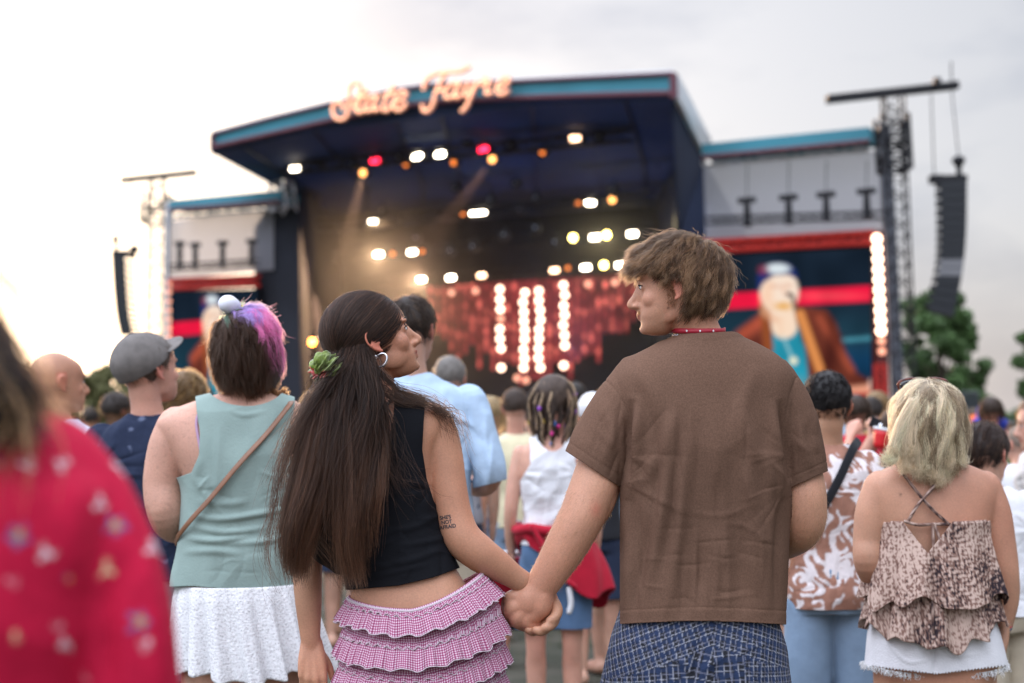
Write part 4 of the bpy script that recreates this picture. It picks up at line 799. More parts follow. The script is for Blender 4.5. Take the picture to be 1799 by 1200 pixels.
# his left hand closed round hers: palm, knuckles, four fingers curling away, thumb
s_ = YM/FPX
def fing(Y0, rows, n=12): return TP(Y0, rows, n=n, sub=5)
sol.append(TP(YM-.035, [(946, 1038, 0, 27, .85), (932, 1056, 0, 29, .8), (922, 1068, 0, 26, .75), (918, 1074, .0, 20, .75)]))
sol.append(TP(YM-.035, [(950, 1045, .0, 24), (946, 1066, .0, 23), (938, 1078, .0, 18)]))
sol += [fing(YM-.035, [(922, 1048, 0, 16), (903, 1048, .004, 13.5), (893, 1055, .016, 12), (892, 1070, .04, 11), (902, 1080, .055, 10)]),
        fing(YM-.035, [(915, 1062, 0, 17), (899, 1070, .0, 15), (895, 1080, .014, 12), (905, 1092, .04, 11), (922, 1090, .055, 10)]),
        fing(YM-.035, [(918, 1075, 0, 17), (908, 1086, .0, 15), (912, 1094, .012, 12.5), (928, 1100, .035, 11), (944, 1094, .05, 10)]),
        fing(YM-.035, [(928, 1082, 0, 17), (926, 1092, .0, 14), (938, 1098, .008, 12), (955, 1098, .028, 11), (962, 1088, .04, 9.5)]),
        fing(YM-.03, [(956, 1040, .0, 17), (968, 1056, .022, 14), (966, 1072, .05, 12), (955, 1080, .07, 10.5)])]
c0 = W(1190, 1130, YM); hl, hr = W(1168, 1180, YM), W(1288, 1180, YM)
sol += legs_solids(hl, hr, .092)
def postm(V, c):
    q = HM.l(V); st_ = (q[:, 1] > .0)*(q[:, 1] < .1)*(q[:, 2] < -.045)*(q[:, 2] > -.13)*(np.abs(q[:, 0]) < .09); c = c*(1-.10*st_*(.6+.4*noise3(V, 500, 3)))[:, None]
    c[:, 1:] *= (1-.10*np.exp(-((q[:, 2]+.09)/.05)**2)*(q[:, 1] < .03))[:, None]
    mole = np.exp(-((PX(V)[0]-1174)**2+(PX(V)[1]-541)**2)/3.5); c *= (1-.8*mole)[:, None]
    px, py = PX(V); red = np.exp(-((px-1047)/9)**2-((py-895)/14)**2); c[:, 1:] *= (1-.25*red)[:, None]
    return c
bm_ = body(man, sol, .0032, (.56, .275, .175), HM, 4, 5, postm)
face_details(HM, man, (.10, .055, .03), brow_n=120, seed=4)
# t-shirt
teeb = [(1240, 585, .0, 46, .062, 2.2), (1239, 597, 0, 66, .078, 2.2), (1238, 612, 0, 98, .092, 2.3), (1236, 635, 0, 138, .108, 2.4), (1235, 668, 0, 160, .122), (1236, 720, 0, 158, .132), (1238, 790, 0, 150, .136), (1237, 870, 0, 149, .132), (1235, 960, 0, 146, .128), (1230, 1050, 0, 146, .132), (1227, 1140, 0, 148, .138)]
ts = [LF(YM, teeb), TP(YM, [(1125, 672, 0, 50), (1095, 720, 0, 56, .95), (1067, 776, -.005, 57, .95), (1040, 832, -.01, 55, .95), (1028, 858, -.01, 54, .95)]), TP(YM, [(1350, 672, 0, 50), (1378, 725, 0, 54, .95), (1396, 790, 0, 52, .97), (1407, 845, 0, 48, .97), (1412, 880, 0, 47, .97)])]
def clip_tee(px, py, V):
    hem = (1097+6*np.sin((px-1085)/290*3.14+3.14)-py)    # hem a little higher at the spine
    dl = ((px-998)*(855-795)-(py-795)*(1088-998))/np.hypot(60, 90); l = np.maximum(dl, px-1091)
    dr = -((px-1385)*(830-858)-(py-858)*(1447-1385))/np.hypot(28, 62); r = np.maximum(-dr, 1391-px)
    zc = W(1240, 588, YM)[2]; col = np.hypot((V[:, 0]-W(1238, 588, YM)[0])/.078, (V[:, 1]-YM+.004)/.072)
    nk = np.where(V[:, 2] > zc-.03, (col-1)*100, 99)
    return np.minimum(np.minimum(hem, nk), np.minimum(l, r))
foldm = [([(1112, 700), (1106, 760), (1112, 850)], -.008, 7), ([(1122, 690), (1120, 780), (1104, 880)], .006, 9), ([(1368, 700), (1378, 770), (1384, 850)], -.008, 7), ([(1358, 700), (1364, 780), (1372, 880)], .005, 9),
 ([(1180, 720), (1168, 880), (1128, 1060)], .0075, 10), ([(1205, 760), (1195, 900), (1170, 1080)], .005, 9), ([(1155, 900), (1130, 1000), (1110, 1090)], -.004, 10), ([(1100, 880), (1106, 980), (1100, 1090)], .005, 8), ([(1255, 700), (1262, 850), (1262, 1000)], .0035, 14), ([(1300, 700), (1318, 860), (1330, 1050)], .0045, 12), ([(1345, 760), (1348, 900), (1352, 1080)], .005, 9), ([(1365, 880), (1360, 980), (1364, 1090)], -.004, 7),
 ([(1195, 900), (1270, 905), (1330, 880)], .0018, 4), ([(1268, 918), (1310, 925), (1348, 958)], .0022, 3.5), ([(1140, 860), (1190, 890), (1240, 900)], .0015, 6), ([(1300, 960), (1350, 945)], .0012, 4), ([(1110, 870), (1160, 800), (1190, 700)], .003, 10), ([(1370, 880), (1330, 800), (1300, 720)], .003, 10),
 ([(1110, 640), (1150, 700), (1170, 800)], .003, 12), ([(1330, 640), (1300, 720), (1290, 800)], .003, 12), ([(1230, 950), (1220, 1030), (1205, 1090)], -.0035, 12), ([(1290, 900), (1300, 1000), (1310, 1085)], -.003, 12), ([(1060, 700), (1075, 760), (1060, 820)], .003, 7), ([(1040, 740), (1090, 800)], .003, 7), ([(1400, 730), (1410, 780), (1425, 830)], .003, 6), ([(1420, 720), (1395, 800)], .0025, 6)]
rgf = np.random.default_rng(777); wrk_ = []
for k in range(34):      # long soft vertical drapes
    x0 = rgf.uniform(1098, 1372); y0 = rgf.uniform(690, 960); ln = rgf.uniform(90, 260); dx = (1232-x0)*rgf.uniform(-.25, .12)+rgf.normal(0, 10); wrk_.append(([(x0, y0), (x0+dx*.4+rgf.normal(0, 4), y0+ln*.5), (x0+dx, min(y0+ln, 1092))], rgf.choice([-1, 1])*rgf.uniform(.0025, .0065), -rgf.uniform(5, 11)))
for sx, sy, sg in ((1108, 800, 1), (1378, 800, -1), (1100, 850, 1), (1380, 850, -1)):      # drag lines fanning out of the armpits
    for k in range(7): an = math.radians(rgf.uniform(-65, 75)); ln = rgf.uniform(50, 130); wrk_.append(([(sx, sy), (sx+sg*ln*.5*math.cos(an), sy+ln*.5*math.sin(an)+4), (sx+sg*ln*math.cos(an), sy+ln*math.sin(an)+14)], rgf.choice([-1, 1])*rgf.uniform(.0012, .0028), -rgf.uniform(3.5, 6)))
for k in range(12):      # fine creases across the small of the back
    x0 = rgf.uniform(1110, 1300); y0 = rgf.uniform(870, 1060); wrk_.append(([(x0, y0), (x0+rgf.uniform(20, 40), y0+rgf.uniform(-6, 10)), (x0+rgf.uniform(50, 90), y0+rgf.uniform(-12, 22))], rgf.choice([-1, 1])*rgf.uniform(.0015, .003), -rgf.uniform(2.5, 4)))
for sx, sg in ((1068, 1), (1408, -1)):      # sleeves
    for k in range(8): x0 = sx+rgf.uniform(-28, 28); y0 = rgf.uniform(690, 800); wrk_.append(([(x0, y0), (x0-sg*rgf.uniform(-8, 26), y0+rgf.uniform(30, 80))], rgf.choice([-1, 1])*rgf.uniform(.002, .0045), -rgf.uniform(3.5, 6)))
foldm = foldm+[(a_, b_/(2.6 if abs(a_[0][0]-a_[-1][0]) < 85 and abs(a_[0][1]-a_[-1][1]) > 80 else .8), c_/1.25) for a_, b_, c_ in wrk_]
def seamf(V, N_):
    px, py = PX(V); d = np.zeros(len(V)); 
    hem = np.abs(py-(1074+6*np.sin((px-1085)/290*3.14+3.14))); d -= .0012*np.exp(-(hem/2.0)**2)*((px > 1080) & (px < 1390) & (py > 1040))
    dl = ((px-998)*(855-795)-(py-795)*(1088-998))/np.hypot(60, 90); d -= .0012*np.exp(-((np.abs(dl)-16)/1.8)**2)*(px < 1088)*(py > 760)
    dr = ((px-1385)*(830-858)-(py-858)*(1447-1385))/np.hypot(28, 62); d -= .0012*np.exp(-((np.abs(dr)-16)/1.8)**2)*(px > 1385)*(py > 770)
    for pts in ([(1063, 668), (1085, 690), (1104, 730), (1113, 790), (1108, 850)], [(1397, 665), (1385, 700), (1378, 760), (1384, 840)]):
        P = crom(pts, 40); dd = np.min(np.hypot(px[:, None]-P[None, :, 0], py[:, None]-P[None, :, 1]), 1) if len(px) < 500000 else 9; d -= .0022*np.exp(-(dd/2.4)**2)*(N_[:, 1] < .2)
    nk = np.hypot((V[:, 0]-W(1238, 588, YM)[0])/.078, (V[:, 1]-YM+.004)/.072)-1; d += .0018*np.exp(-((nk-.06)/.10)**4)*(py < 640)
    return d
def teecol(V, N_):
    px, py = PX(V); c = np.ones((len(V), 3))*np.array([.138, .078, .053]); w = .5+.5*noise3(V, 16, 2); c *= (.93+.14*w)[:, None]
    for (pts, amp, wd_) in foldm[:1]: pass
    hem = np.abs(py-(1074+6*np.sin((px-1085)/290*3.14+3.14))); c *= (1+.25*np.exp(-(hem/1.6)**2)*(py > 1040))[:, None]; c *= (1+.18*np.exp(-((1095+6*np.sin((px-1085)/290*3.14+3.14)-py)/1.8)**2))[:, None]
    return c
m_tee = mat('faded_brown_jersey', (.15, .08, .055), .88, noise=.16, nscale=260, bump=.22, bscale=520, attr=True, spec=.08)
tee = garment(man, 't_shirt', ts, .0035, m_tee, clip_tee, [(a_, b_*(2.6 if abs(a_[0][0]-a_[-1][0]) < 85 and abs(a_[0][1]-a_[-1][1]) > 80 else .8), c_*1.25) for a_, b_, c_ in foldm], YM, .003, 3, .0022, 4, cols=teecol, dispf=seamf)
# lanyard and chain
V, F = [], []
m_red = mat('red_ribbon', (.38, .012, .03), .5, bump=.1, bscale=300)
def ring_band(name, cpx, cpy, Y, rx, ry, tilt, hgt, th, m, root, n=60, a0=0, a1=360, dz=0.):
    c = W(cpx, cpy, Y); V = []; A = np.radians(np.linspace(a0, a1, n))
    for a in A:
        x, y = rx*math.cos(a), ry*math.sin(a); z = tilt*y+dz*math.cos(a)
        for (dr, dzz) in ((0, hgt/2), (th, hgt/2), (th, -hgt/2), (0, -hgt/2)): V.append(c+np.array([x*(1+dr/rx), y*(1+dr/ry), z+dzz]))
    F = [(i*4+j, i*4+(j+1) % 4, (i+1)*4+(j+1) % 4, (i+1)*4+j) for i in range(n-1) for j in range(4)]
    return mkobj(name, V, F, m, root)
ring_band('lanyard', 1226, 580, YM, .066, .066, .12, .0125, .0015, m_red, man, dz=-.001, a0=-190, a1=10)
ly = [o for o in man.children if o.name.startswith('lanyard')][0]
mb = MB(); c = W(1226, 580, YM); m_wh = mat('white_print', (.8, .8, .8), .6)
for a in (-120, -93, -65): q = math.radians(a); p = c+np.array([.0690*math.cos(q), .0690*math.sin(q), .12*.066*math.sin(q)-.001*math.cos(q)]); V, F = ell(p, (.0022, .0012, .0028), n=8, m=5); mb.add(V, F)
mb.build('print_dot', m_wh, ly)
m_silver = mat('silver_metal', (.75, .75, .78), .18, 1)
mb = MB(); rg = np.random.default_rng(1)
for a in np.linspace(-175, -5, 64): q = math.radians(a); p = W(1232, 588, YM)+np.array([.0725*math.cos(q), .0725*math.sin(q), .10*.066*math.sin(q)+.001*math.sin(a*3)]); V, F = ell(p, (.0016, .0014, .0012 if int(a*7) % 2 else .0022), n=7, m=5); mb.add(V, F)
mb.build('neck_chain', m_silver, man, True)
# hair of the man
HLM = ([-1, -.55, -.36, -.26, -.12, .05, .14, .3, .5, .75, 1.0], [-.085, -.08, -.06, .02, .030, .020, .012, .036, .054, .064, .072])
hcap = hair_cap(HM, 'hair', man, (.05, .03, .02), grow=.006, hl=HLM, bump=.004, seed=3)
K = 1000; rt = scalp_roots(HM, K, 21, hl=HLM); rg = np.random.default_rng(22)
w0 = nrm(np.array([-.05, -.50, .86]))
def flowm(p):
    base = flow_from(w0)(p); fr = np.clip((p[:, 1]+.01)/.08, 0, 1)[:, None]*np.clip((p[:, 2]-.01)/.06, 0, 1)[:, None]
    sd = np.clip(np.abs(p[:, 0])/.07, 0, 1)[:, None]*np.clip((p[:, 1]+.03)/.08, 0, 1)[:, None]
    return nrm(base+fr*np.array([0, .95, .10])+sd*np.array([0, .55, -.15]))
LM_ = np.where(rt[:, 2] < -.02, .055, np.where(rt[:, 1] > .03, .066, .090))*rg.uniform(.75, 1.15, K); sb = (rt[:, 1] > -.035) & (rt[:, 2] < .048); LM_[sb] = .030; GM_ = np.where(rt[:, 1] > .02, .03, .16); earz = np.clip(rt[:, 2]-.02, .02, 1)*1.0; ear_ = (np.abs(rt[:, 0]) > .05) & (rt[:, 1] > -.045) & (rt[:, 1] < .03); LM_[ear_] = np.minimum(LM_[ear_], earz[ear_]+.012)
G = groom(HM, rt, flowm, LM_, m=18, grav=GM_, lift=.017, wave=.003, wl=.05, keep=.55, seed=23, liftdir=.5)
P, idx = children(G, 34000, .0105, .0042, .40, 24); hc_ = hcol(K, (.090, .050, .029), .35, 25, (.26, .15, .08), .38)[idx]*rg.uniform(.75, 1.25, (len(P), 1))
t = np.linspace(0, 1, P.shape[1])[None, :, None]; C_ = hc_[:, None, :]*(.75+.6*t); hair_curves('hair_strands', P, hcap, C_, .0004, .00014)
fl_ = scalp_roots(HM, 130, 31, hl=HLM, extra=lambda p: p[:, 2] > .05); Gf = groom(HM, fl_, flowm, rg.uniform(.03, .11, 130), m=14, grav=-.05, lift=.03, wave=.004, wl=.03, keep=.8, seed=32, liftdir=1.3); hair_curves('hair_strands', Gf, hcap, hcol(130, (.16, .1, .06), .3, 3), .00028, .0001)
# moustache and sideburn fuzz
rg = np.random.default_rng(5); n = 160; x = rg.uniform(-.021, .021, n); p0 = np.column_stack([x, .0955-12*x*x, -.0555+rg.uniform(-.0035, .003, n)-np.abs(x)*.2]); d = np.column_stack([np.sign(x)*.5, np.ones(n)*.35, -np.ones(n)]); P = np.stack([p0+d*q for q in (0, .002, .0045)], 1); hair_curves('moustache', HM.w(P.reshape(-1, 3)).reshape(P.shape), man, hcol(n, (.30, .16, .06), .3, 6), .00035)
n = 300; yy = rg.uniform(.0, .030, n); zz = rg.uniform(-.052, .01, n); ok = yy < .034-.35*np.abs(zz+.005); yy, zz = yy[ok], zz[ok]; n = len(yy)
for sg_ in (-1, 1):
    p0 = np.column_stack([sg_*(.0655-.9*np.clip(-zz-.01, 0, 1)*.12+0*yy-.12*yy), yy, zz]); d = np.column_stack([sg_*np.ones(n)*.45, rg.normal(0, .3, n)+.2, -np.ones(n)]); P = np.stack([p0+d*q for q in (0, .003, .007)], 1); hair_curves('sideburn', HM.w(P.reshape(-1, 3)).reshape(P.shape), man, hcol(n, (.19, .09, .045), .3, 7), .00028, .0001)
# plaid shorts
m_plaid = bpy.data.materials.new('blue_patchwork_plaid'); m_plaid.use_nodes = True; t = m_plaid.node_tree; b = t.nodes['Principled BSDF']; b.inputs['Roughness'].default_value = .85
a = t.nodes.new('ShaderNodeAttribute'); a.attribute_name = 'col'; t.links.new(a.outputs['Color'], b.inputs['Base Color'])
nb2 = t.nodes.new('ShaderNodeTexNoise'); nb2.inputs['Scale'].default_value = 350; tcp = t.nodes.new('ShaderNodeTexCoord'); t.links.new(tcp.outputs['Object'], nb2.inputs[0]); bp = t.nodes.new('ShaderNodeBump'); bp.inputs['Strength'].default_value = .3; bp.inputs['Distance'].default_value = .003; t.links.new(nb2.outputs[0], bp.inputs['Height']); t.links.new(bp.outputs[0], b.inputs['Normal'])
def plaidcol(V, N_):
    x = V[:, 0]-man.location[0]; z = V[:, 2]; y = V[:, 1]; u0 = x+.5*y*np.sign(x); c = np.zeros((len(V), 3)); zb = z-.72
    # patches: yoke (centre top) rotated, left panel, right panel, pockets
    ang = np.where(zb > .10-.35*np.abs(x), np.where(x < 0, .35, -.3), np.where(x < -.06, .10, np.where(x < .0, -.22, np.where(x < .07, .05, -.08)))); pid = np.where(zb > .10-.35*np.abs(x), 3, np.where(x < -.06, 0, np.where(x < .0, 1, np.where(x < .07, 2, 4))))
    u = u0*np.cos(ang)+zb*np.sin(ang); v = -u0*np.sin(ang)+zb*np.cos(ang)
    per = np.choose(pid, [.030, .042, .034, .026, .022])
    def st(q, p, w, o=0): f = np.abs(((q/p+o) % 1)-.5)*p; return np.clip((w-f)/.0009+.5, 0, 1)[:, None]
    navy, blue, grey, white = lin(14, 17, 28), lin(26, 46, 82), lin(128, 130, 148), lin(190, 192, 205)
    c += navy; c = c*(1-.75*st(u, per, per*.19))+blue*.75*st(u, per, per*.19); c = c*(1-.6*st(v, per, per*.17))+blue*.6*st(v, per, per*.17)
    c = c*(1-.6*st(u, per, per*.045, .35))+grey*.6*st(u, per, per*.045, .35); c = c*(1-.5*st(v, per, per*.045, .35))+grey*.5*st(v, per, per*.045, .35)
    c = c*(1-.45*st(v, per, .0009, .7))+white*.45*st(v, per, .0009, .7); c = c*(1-.45*st(u, per, .0009, .8))+white*.45*st(u, per, .0009, .8)
    return np.clip(c, 0, 1)
shb = [(1226, 1060, 0, 130, .115, 2.4), (1225, 1100, 0, 142, .125), (1224, 1140, 0, 152, .135), (1222, 1180, 0, 160, .14), (1221, 1230, 0, 166, .145), (1221, 1260, 0, 150, .13)]
xl, xr = W(1140, 1200, YM), W(1302, 1200, YM)
shorts = garment(man, 'shorts', [LF(YM, shb), tube([(xl[0]+.02, YM, .78), (xl[0], YM, .62), (xl[0]-.01, YM, .42)], [.115, .118, .12], n=32), tube([(xr[0]-.02, YM, .78), (xr[0], YM, .62), (xr[0]+.01, YM, .42)], [.115, .118, .12], n=32)], .003, m_plaid, lambda px, py, V: np.minimum(V[:, 2]-.46, .9-V[:, 2]), [([(1225, 1110), (1222, 1160), (1218, 1210)], -.008, 6), ([(1130, 1120), (1120, 1200)], .004, 9), ([(1330, 1120), (1340, 1200)], .004, 9), ([(1180, 1150), (1215, 1180)], .004, 6), ([(1275, 1150), (1232, 1180)], .004, 6), ([(1282, 1150), (1360, 1125)], .0025, 3), ([(1282, 1150), (1290, 1210)], .0025, 3), ([(1100, 1120), (1175, 1145)], .0025, 3)], YM, .003, 2, .002, 8, cols=plaidcol)
# ================================================================== the woman with the long dark hair
YW = 3.42
wom = person_root(700, YW, 'young woman with very long dark brown hair, black crop top and pink ruffled skirt')
HW = Head(656, 594, YW, 76, 17, .93, 0)
sol = HW.solids(jaw=.97, nose=1.0, smile=1.25, female=True)
sol.append(HW.neck(W(668, 712, YW+.02), .050, .056))
tw = [(668, 694, 0.01, 44, .05, 2.2), (671, 708, 0.01, 78, .062), (675, 726, 0, 104, .075), (676, 755, 0, 112, .082), (668, 800, 0, 100, .09), (668, 860, 0, 93, .09), (680, 930, 0, 90, .085), (700, 990, 0, 95, .085), (715, 1025, 0, 100, .09), (728, 1060, 0, 110, .10), (738, 1110, 0, 124, .112), (742, 1170, 0, 128, .118), (742, 1230, 0, 118, .11)]
sol.append(LF(YW, tw))
sol.append(TP(YW, [(742, 738, 0, 34), (764, 752, 0, 36), (778, 800, 0, 35), (786, 850, -.005, 33.5), (797, 905, -.01, 32.5), (812, 945, -.015, 33.5), (842, 972, -.01, 32), (872, 992, 0, 27.5, .9), (900, 1011, .01, 22, .8), (918, 1022, .015, 20, .75)], up=(0, -1, 0)))
sol.append(TP(YW, [(580, 752, 0, 36), (562, 810, .02, 34), (552, 880, .03, 31), (543, 940, .03, 28), (540, 1000, .02, 26), (542, 1060, .01, 23), (545, 1115, 0, 18, .8), (547, 1135, 0, 17, .75)]))
sol += hand_solids(W(547, 1135, YW), W(549, 1200, YW-.02)-W(547, 1135, YW), W(540, 1150, YW-.1)-W(547, 1150, YW), side=-1, curl=32, k=.88)
# her right hand inside his: palm behind his fist, fingers wrapping round its outer side
sol += [TP(YW+.03, [(916, 1021, 0, 19, .8), (935, 1040, 0, 24, .7), (948, 1058, 0, 25, .7)])]
sol += [fing(YW+.045, [(948, 1050, 0, 13), (970, 1056, -.01, 11.5), (979, 1073, -.03, 10.5), (974, 1086, -.045, 9), (966, 1090, -.05, 8)]), fing(YW+.045, [(944, 1062, 0, 13), (966, 1072, -.01, 11.5), (974, 1088, -.03, 10.5), (966, 1100, -.048, 9), (956, 1103, -.055, 8)]),
        fing(YW+.045, [(938, 1070, 0, 13), (956, 1086, -.008, 11), (960, 1102, -.03, 10), (950, 1109, -.048, 9), (941, 1107, -.05, 8)]), fing(YW+.045, [(930, 1076, 0, 12), (942, 1092, 0, 10.5), (944, 1104, -.015, 9.5), (936, 1110, -.03, 8.5), (928, 1106, -.035, 8)]), fing(YW+.03, [(922, 1030, .01, 13), (915, 1046, .02, 11.5), (917, 1062, .02, 10)])]
sol += legs_solids(W(690, 1180, YW), W(792, 1180, YW), .088)
def postw(V, c):
    px, py = PX(V); q = HW.l(V)
    fr = np.exp(-((q[:, 1]-.065)/.02)**2-((q[:, 2]+.022)/.016)**2)*(noise3(V, 420, 9) > .25)*(np.abs(q[:, 0]) > .02); c *= (1-.22*fr)[:, None]
    return c
body(wom, sol, .0032, (.50, .255, .155), HW, 4, 8, postw)
face_details(HW, wom, (.02, .012, .008), brow_n=160, seed=9)
V, F = tube([(.029, .0775, -.0655), (.013, .0895, -.0705), (0, .0925, -.0715), (-.013, .0895, -.0705), (-.029, .0755, -.0655)], [.0012, .0040, .0044, .0040, .0012], n=8); mkobj('teeth', HW.w(V), F, mat('teeth', (.8, .78, .7), .3), wom)
# crop top
m_blk = mat('black_ribbed_cotton', (.006, .0065, .009), .8, bump=.3, bscale=380, spec=.15, noise=.1, nscale=12)
def clip_top(px, py, V):
    hem = np.interp(px, [600, 620, 700, 760, 812], [1036, 1036, 1029, 1015, 996])-py
    xr_ = np.interp(py, [690, 740, 790, 840, 880, 950, 1000], [748, 744, 741, 748, 760, 800, 900]); xl_ = np.interp(py, [690, 740, 790, 840, 880, 950, 1000], [600, 602, 604, 592, 580, 560, 400])
    arm = np.minimum(xr_-px, px-xl_)
    nk = np.where(py < 815, np.maximum(np.hypot((px-650)/43, (py-700)/112)-1, 0)*50-.5, 99); nk = np.where(py < 815, (np.hypot((px-650)/43, (py-700)/108)-1)*50, 99)
    return np.minimum(np.minimum(hem, arm), nk)
twb = [(r[0], r[1]-(4 if r[1] < 760 else 0), r[2], r[3]+5, r[4]+.008)+tuple(r[5:]) for r in tw if r[1] < 1070]
garment(wom, 'crop_top', [LF(YW, twb)], .0035, m_blk, clip_top, [([(690, 960), (760, 950), (800, 935)], .003, 5), ([(640, 1000), (720, 985), (790, 960)], .0035, 6), ([(660, 940), (730, 925), (775, 900)], .003, 6), ([(650, 1015), (760, 990)], .0025, 5), ([(745, 800), (735, 860), (755, 900)], .003, 7)]+rand_folds(700, 800, 1010, 85, 16, 5, .003, 6, [(752, 860, -1)]), YW, .003, 2, .001, 3)
# tattoo lettering on the upper arm
body_w = [o for o in wom.children if o.name.startswith('body')][0]
bvh = BVHTree.FromPolygons([tuple(v.co+wom.location) for v in body_w.data.vertices], [tuple(p.vertices) for p in body_w.data.polygons])
def decal_text(txt, px, py, hpx, rot, m, name, parent, step=0.0004):
    cu_ = bpy.data.curves.new('t', 'FONT'); cu_.body = txt; cu_.size = 1; cu_.align_x = 'CENTER'; cu_.fill_mode = 'BOTH'; cu_.offset = .03; o = bpy.data.objects.new('t', cu_); COL.objects.link(o)
    dg = bpy.context.evaluated_depsgraph_get(); me = bpy.data.meshes.new_from_object(o.evaluated_get(dg)); V, T = tri_mesh(me); bpy.data.objects.remove(o); ca, sa = math.cos(rot), math.sin(rot); out = []
    for v in V:
        x, y = v[0]*hpx*.92, v[1]*hpx; X, Y_ = px+x*ca+y*sa, py-(-x*sa+y*ca)*1.0; p1 = W(X, Y_, YW); o0 = Vector((0, 0, CAMZ)); h = bvh.ray_cast(o0, (Vector(p1)-o0).normalized(), 8)
        out.append(np.array(h[0])+np.array(h[1])*step if h[0] is not None else p1)
    mkobj(name, out, T, m, parent, False)
m_ink = mat('tattoo_ink', (.03, .035, .045), .6)
for i, l_ in enumerate(("SHE'S", "NOT", "AFRAID")): decal_text(l_, 783+i*2.2, 912+i*8.2, 9.2, math.radians(-9), m_ink, 'tattoo', wom)
# ruffled gingham skirt
m_ging = bpy.data.materials.new('pink_gingham'); m_ging.use_nodes = True; t = m_ging.node_tree; b = t.nodes['Principled BSDF']; b.inputs['Roughness'].default_value = .85
uvn = t.nodes.new('ShaderNodeUVMap'); uvn.uv_map = 'uv'; sp2 = t.nodes.new('ShaderNodeSeparateXYZ'); t.links.new(uvn.outputs[0], sp2.inputs[0])
def nm(op, a, b_=None):
    n = t.nodes.new('ShaderNodeMath'); n.operation = op
    for i, v in enumerate((a, b_)):
        if v is None: continue
        if isinstance(v, (int, float)): n.inputs[i].default_value = v
        else: t.links.new(v, n.inputs[i])
    return n.outputs[0]
P_ = .0052
sx = nm('GREATER_THAN', nm('FRACT', nm('MULTIPLY', sp2.outputs[0], 1/P_)), .48); sy = nm('GREATER_THAN', nm('FRACT', nm('MULTIPLY', sp2.outputs[1], 1/P_)), .48); fa = nm('MULTIPLY', nm('ADD', sx, sy), .5)
rmp = t.nodes.new('ShaderNodeValToRGB'); t.links.new(fa, rmp.inputs[0]); rmp.color_ramp.elements[0].color = (.66, .53, .60, 1); rmp.color_ramp.elements[1].color = (.22, .02, .085, 1); e = rmp.color_ramp.elements.new(.5); e.color = (.40, .14, .24, 1); t.links.new(rmp.outputs[0], b.inputs['Base Color'])
m_trimw = mat('white_stitched_edge', (.55, .46, .50), .8)
def skirt_shape(v, grow=0):   # v: pixel row along the centre line 1045..1250 -> centre, half width, half depth
    cx = np.interp(v, [1040, 1110, 1170, 1260], [727, 739, 742, 742]); hw = np.interp(v, [1040, 1065, 1110, 1170, 1260], [108, 118, 131, 138, 138]); return cx, hw
def skirt_pt(v, a, grow):
    """v row at the spine, a angle; waistline rises to the right side as in the photo"""
    cx, hw = skirt_shape(v); xn = math.cos(a); lift = 22*xn*xn*(1.35 if xn > 0 else .55)+26*xn*(xn > 0)-(0 if xn > 0 else 4)*0; s = YW/FPX
    p = W(cx+hw*xn, v-lift*(1.0 if v < 1120 else .85), YW); q = np.array([p[0], YW+(hw*s*.86)*math.sin(a), p[2]]); r_ = np.array([xn, math.sin(a)*.9, 0]); return q+r_*grow, r_
def tier(v0, v1, ph, amp, npl, root, name, flare=.022, seed=0):
    rg = np.random.default_rng(seed); nA, nV = 720, 14; V = []; UV = []; A = np.linspace(0, 2*math.pi, nA); phs = np.cumsum(rg.uniform(.6, 1.4, nA)); phs = phs/phs[-1]*2*math.pi*npl; arc = 0
    jag = noise3(np.column_stack([np.cos(A)*3, np.sin(A)*3, A*0+seed]), 2.0, seed)
    for i, a in enumerate(A):
        w = math.sin(phs[i])+.35*math.sin(phs[i]*2.3+ph); arc += 1.0/nA
        for j in range(nV):
            f = j/(nV-1); p, r_ = skirt_pt(v0+(v1-v0)*f, a, .004+flare*f**.8+amp*w*(.25+.75*f)); p[2] += .003*jag[i]*f+.0035*f*math.sin(phs[i]*.5+ph)
            V.append(p); UV.append((arc*1.25, -(v0+(v1-v0)*f)*YW/FPX))
    F = [(i*nV+j, (i+1)*nV+j, (i+1)*nV+j+1, i*nV+j+1) for i in range(nA-1) for j in range(nV-1)]
    o = mkobj(name, V, F, m_ging, root, True, uvs=UV); solidify(o, .0012)
    E = [V[i*nV+nV-1] for i in range(0, nA, 2)]; Vt, Ft = tube(E, .0013, n=5, sub=1, cap=False, ring=True); mkobj('stitched_edge', Vt, Ft, m_trimw, o)
    E = [np.array(V[i*nV])+np.array([0, 0, .003+.002*math.sin(phs[i]*2)]) for i in range(0, nA, 2)]; 
    return o
mbV = []; mbUV = []; nA = 200
for v in np.linspace(1058, 1290, 60):
    for i in range(nA): a = 2*math.pi*i/(nA-1); p, _ = skirt_pt(v, a, .002+.0012*math.sin(a*90)); mbV.append(p); mbUV.append((a*.16, -v*YW/FPX))
o = mkobj('skirt', mbV, [(k*nA+i, k*nA+i+1, (k+1)*nA+i+1, (k+1)*nA+i) for k in range(59) for i in range(nA-1)], m_ging, wom, True, uvs=mbUV); solidify(o, .002)
for k, (v0, v1) in enumerate(((1066, 1100), (1118, 1158), (1172, 1208), (1224, 1262))):
    tier(v0, v1, k*1.3, .0042, 44, o, 'ruffle', seed=40+k)
    tier(v0-5, v0+5, k*2.1, .0022, 95, o, 'gathered_heading', flare=.006, seed=60+k)
Vt = []; A = np.linspace(0, 2*math.pi, 120); pts = [skirt_pt(1062, a, .004)[0] for a in A]; Vt, Ft = tube(pts, .0032, n=6, sub=1, cap=False, ring=True); mkobj('waistband', Vt, Ft, m_trimw, wom)
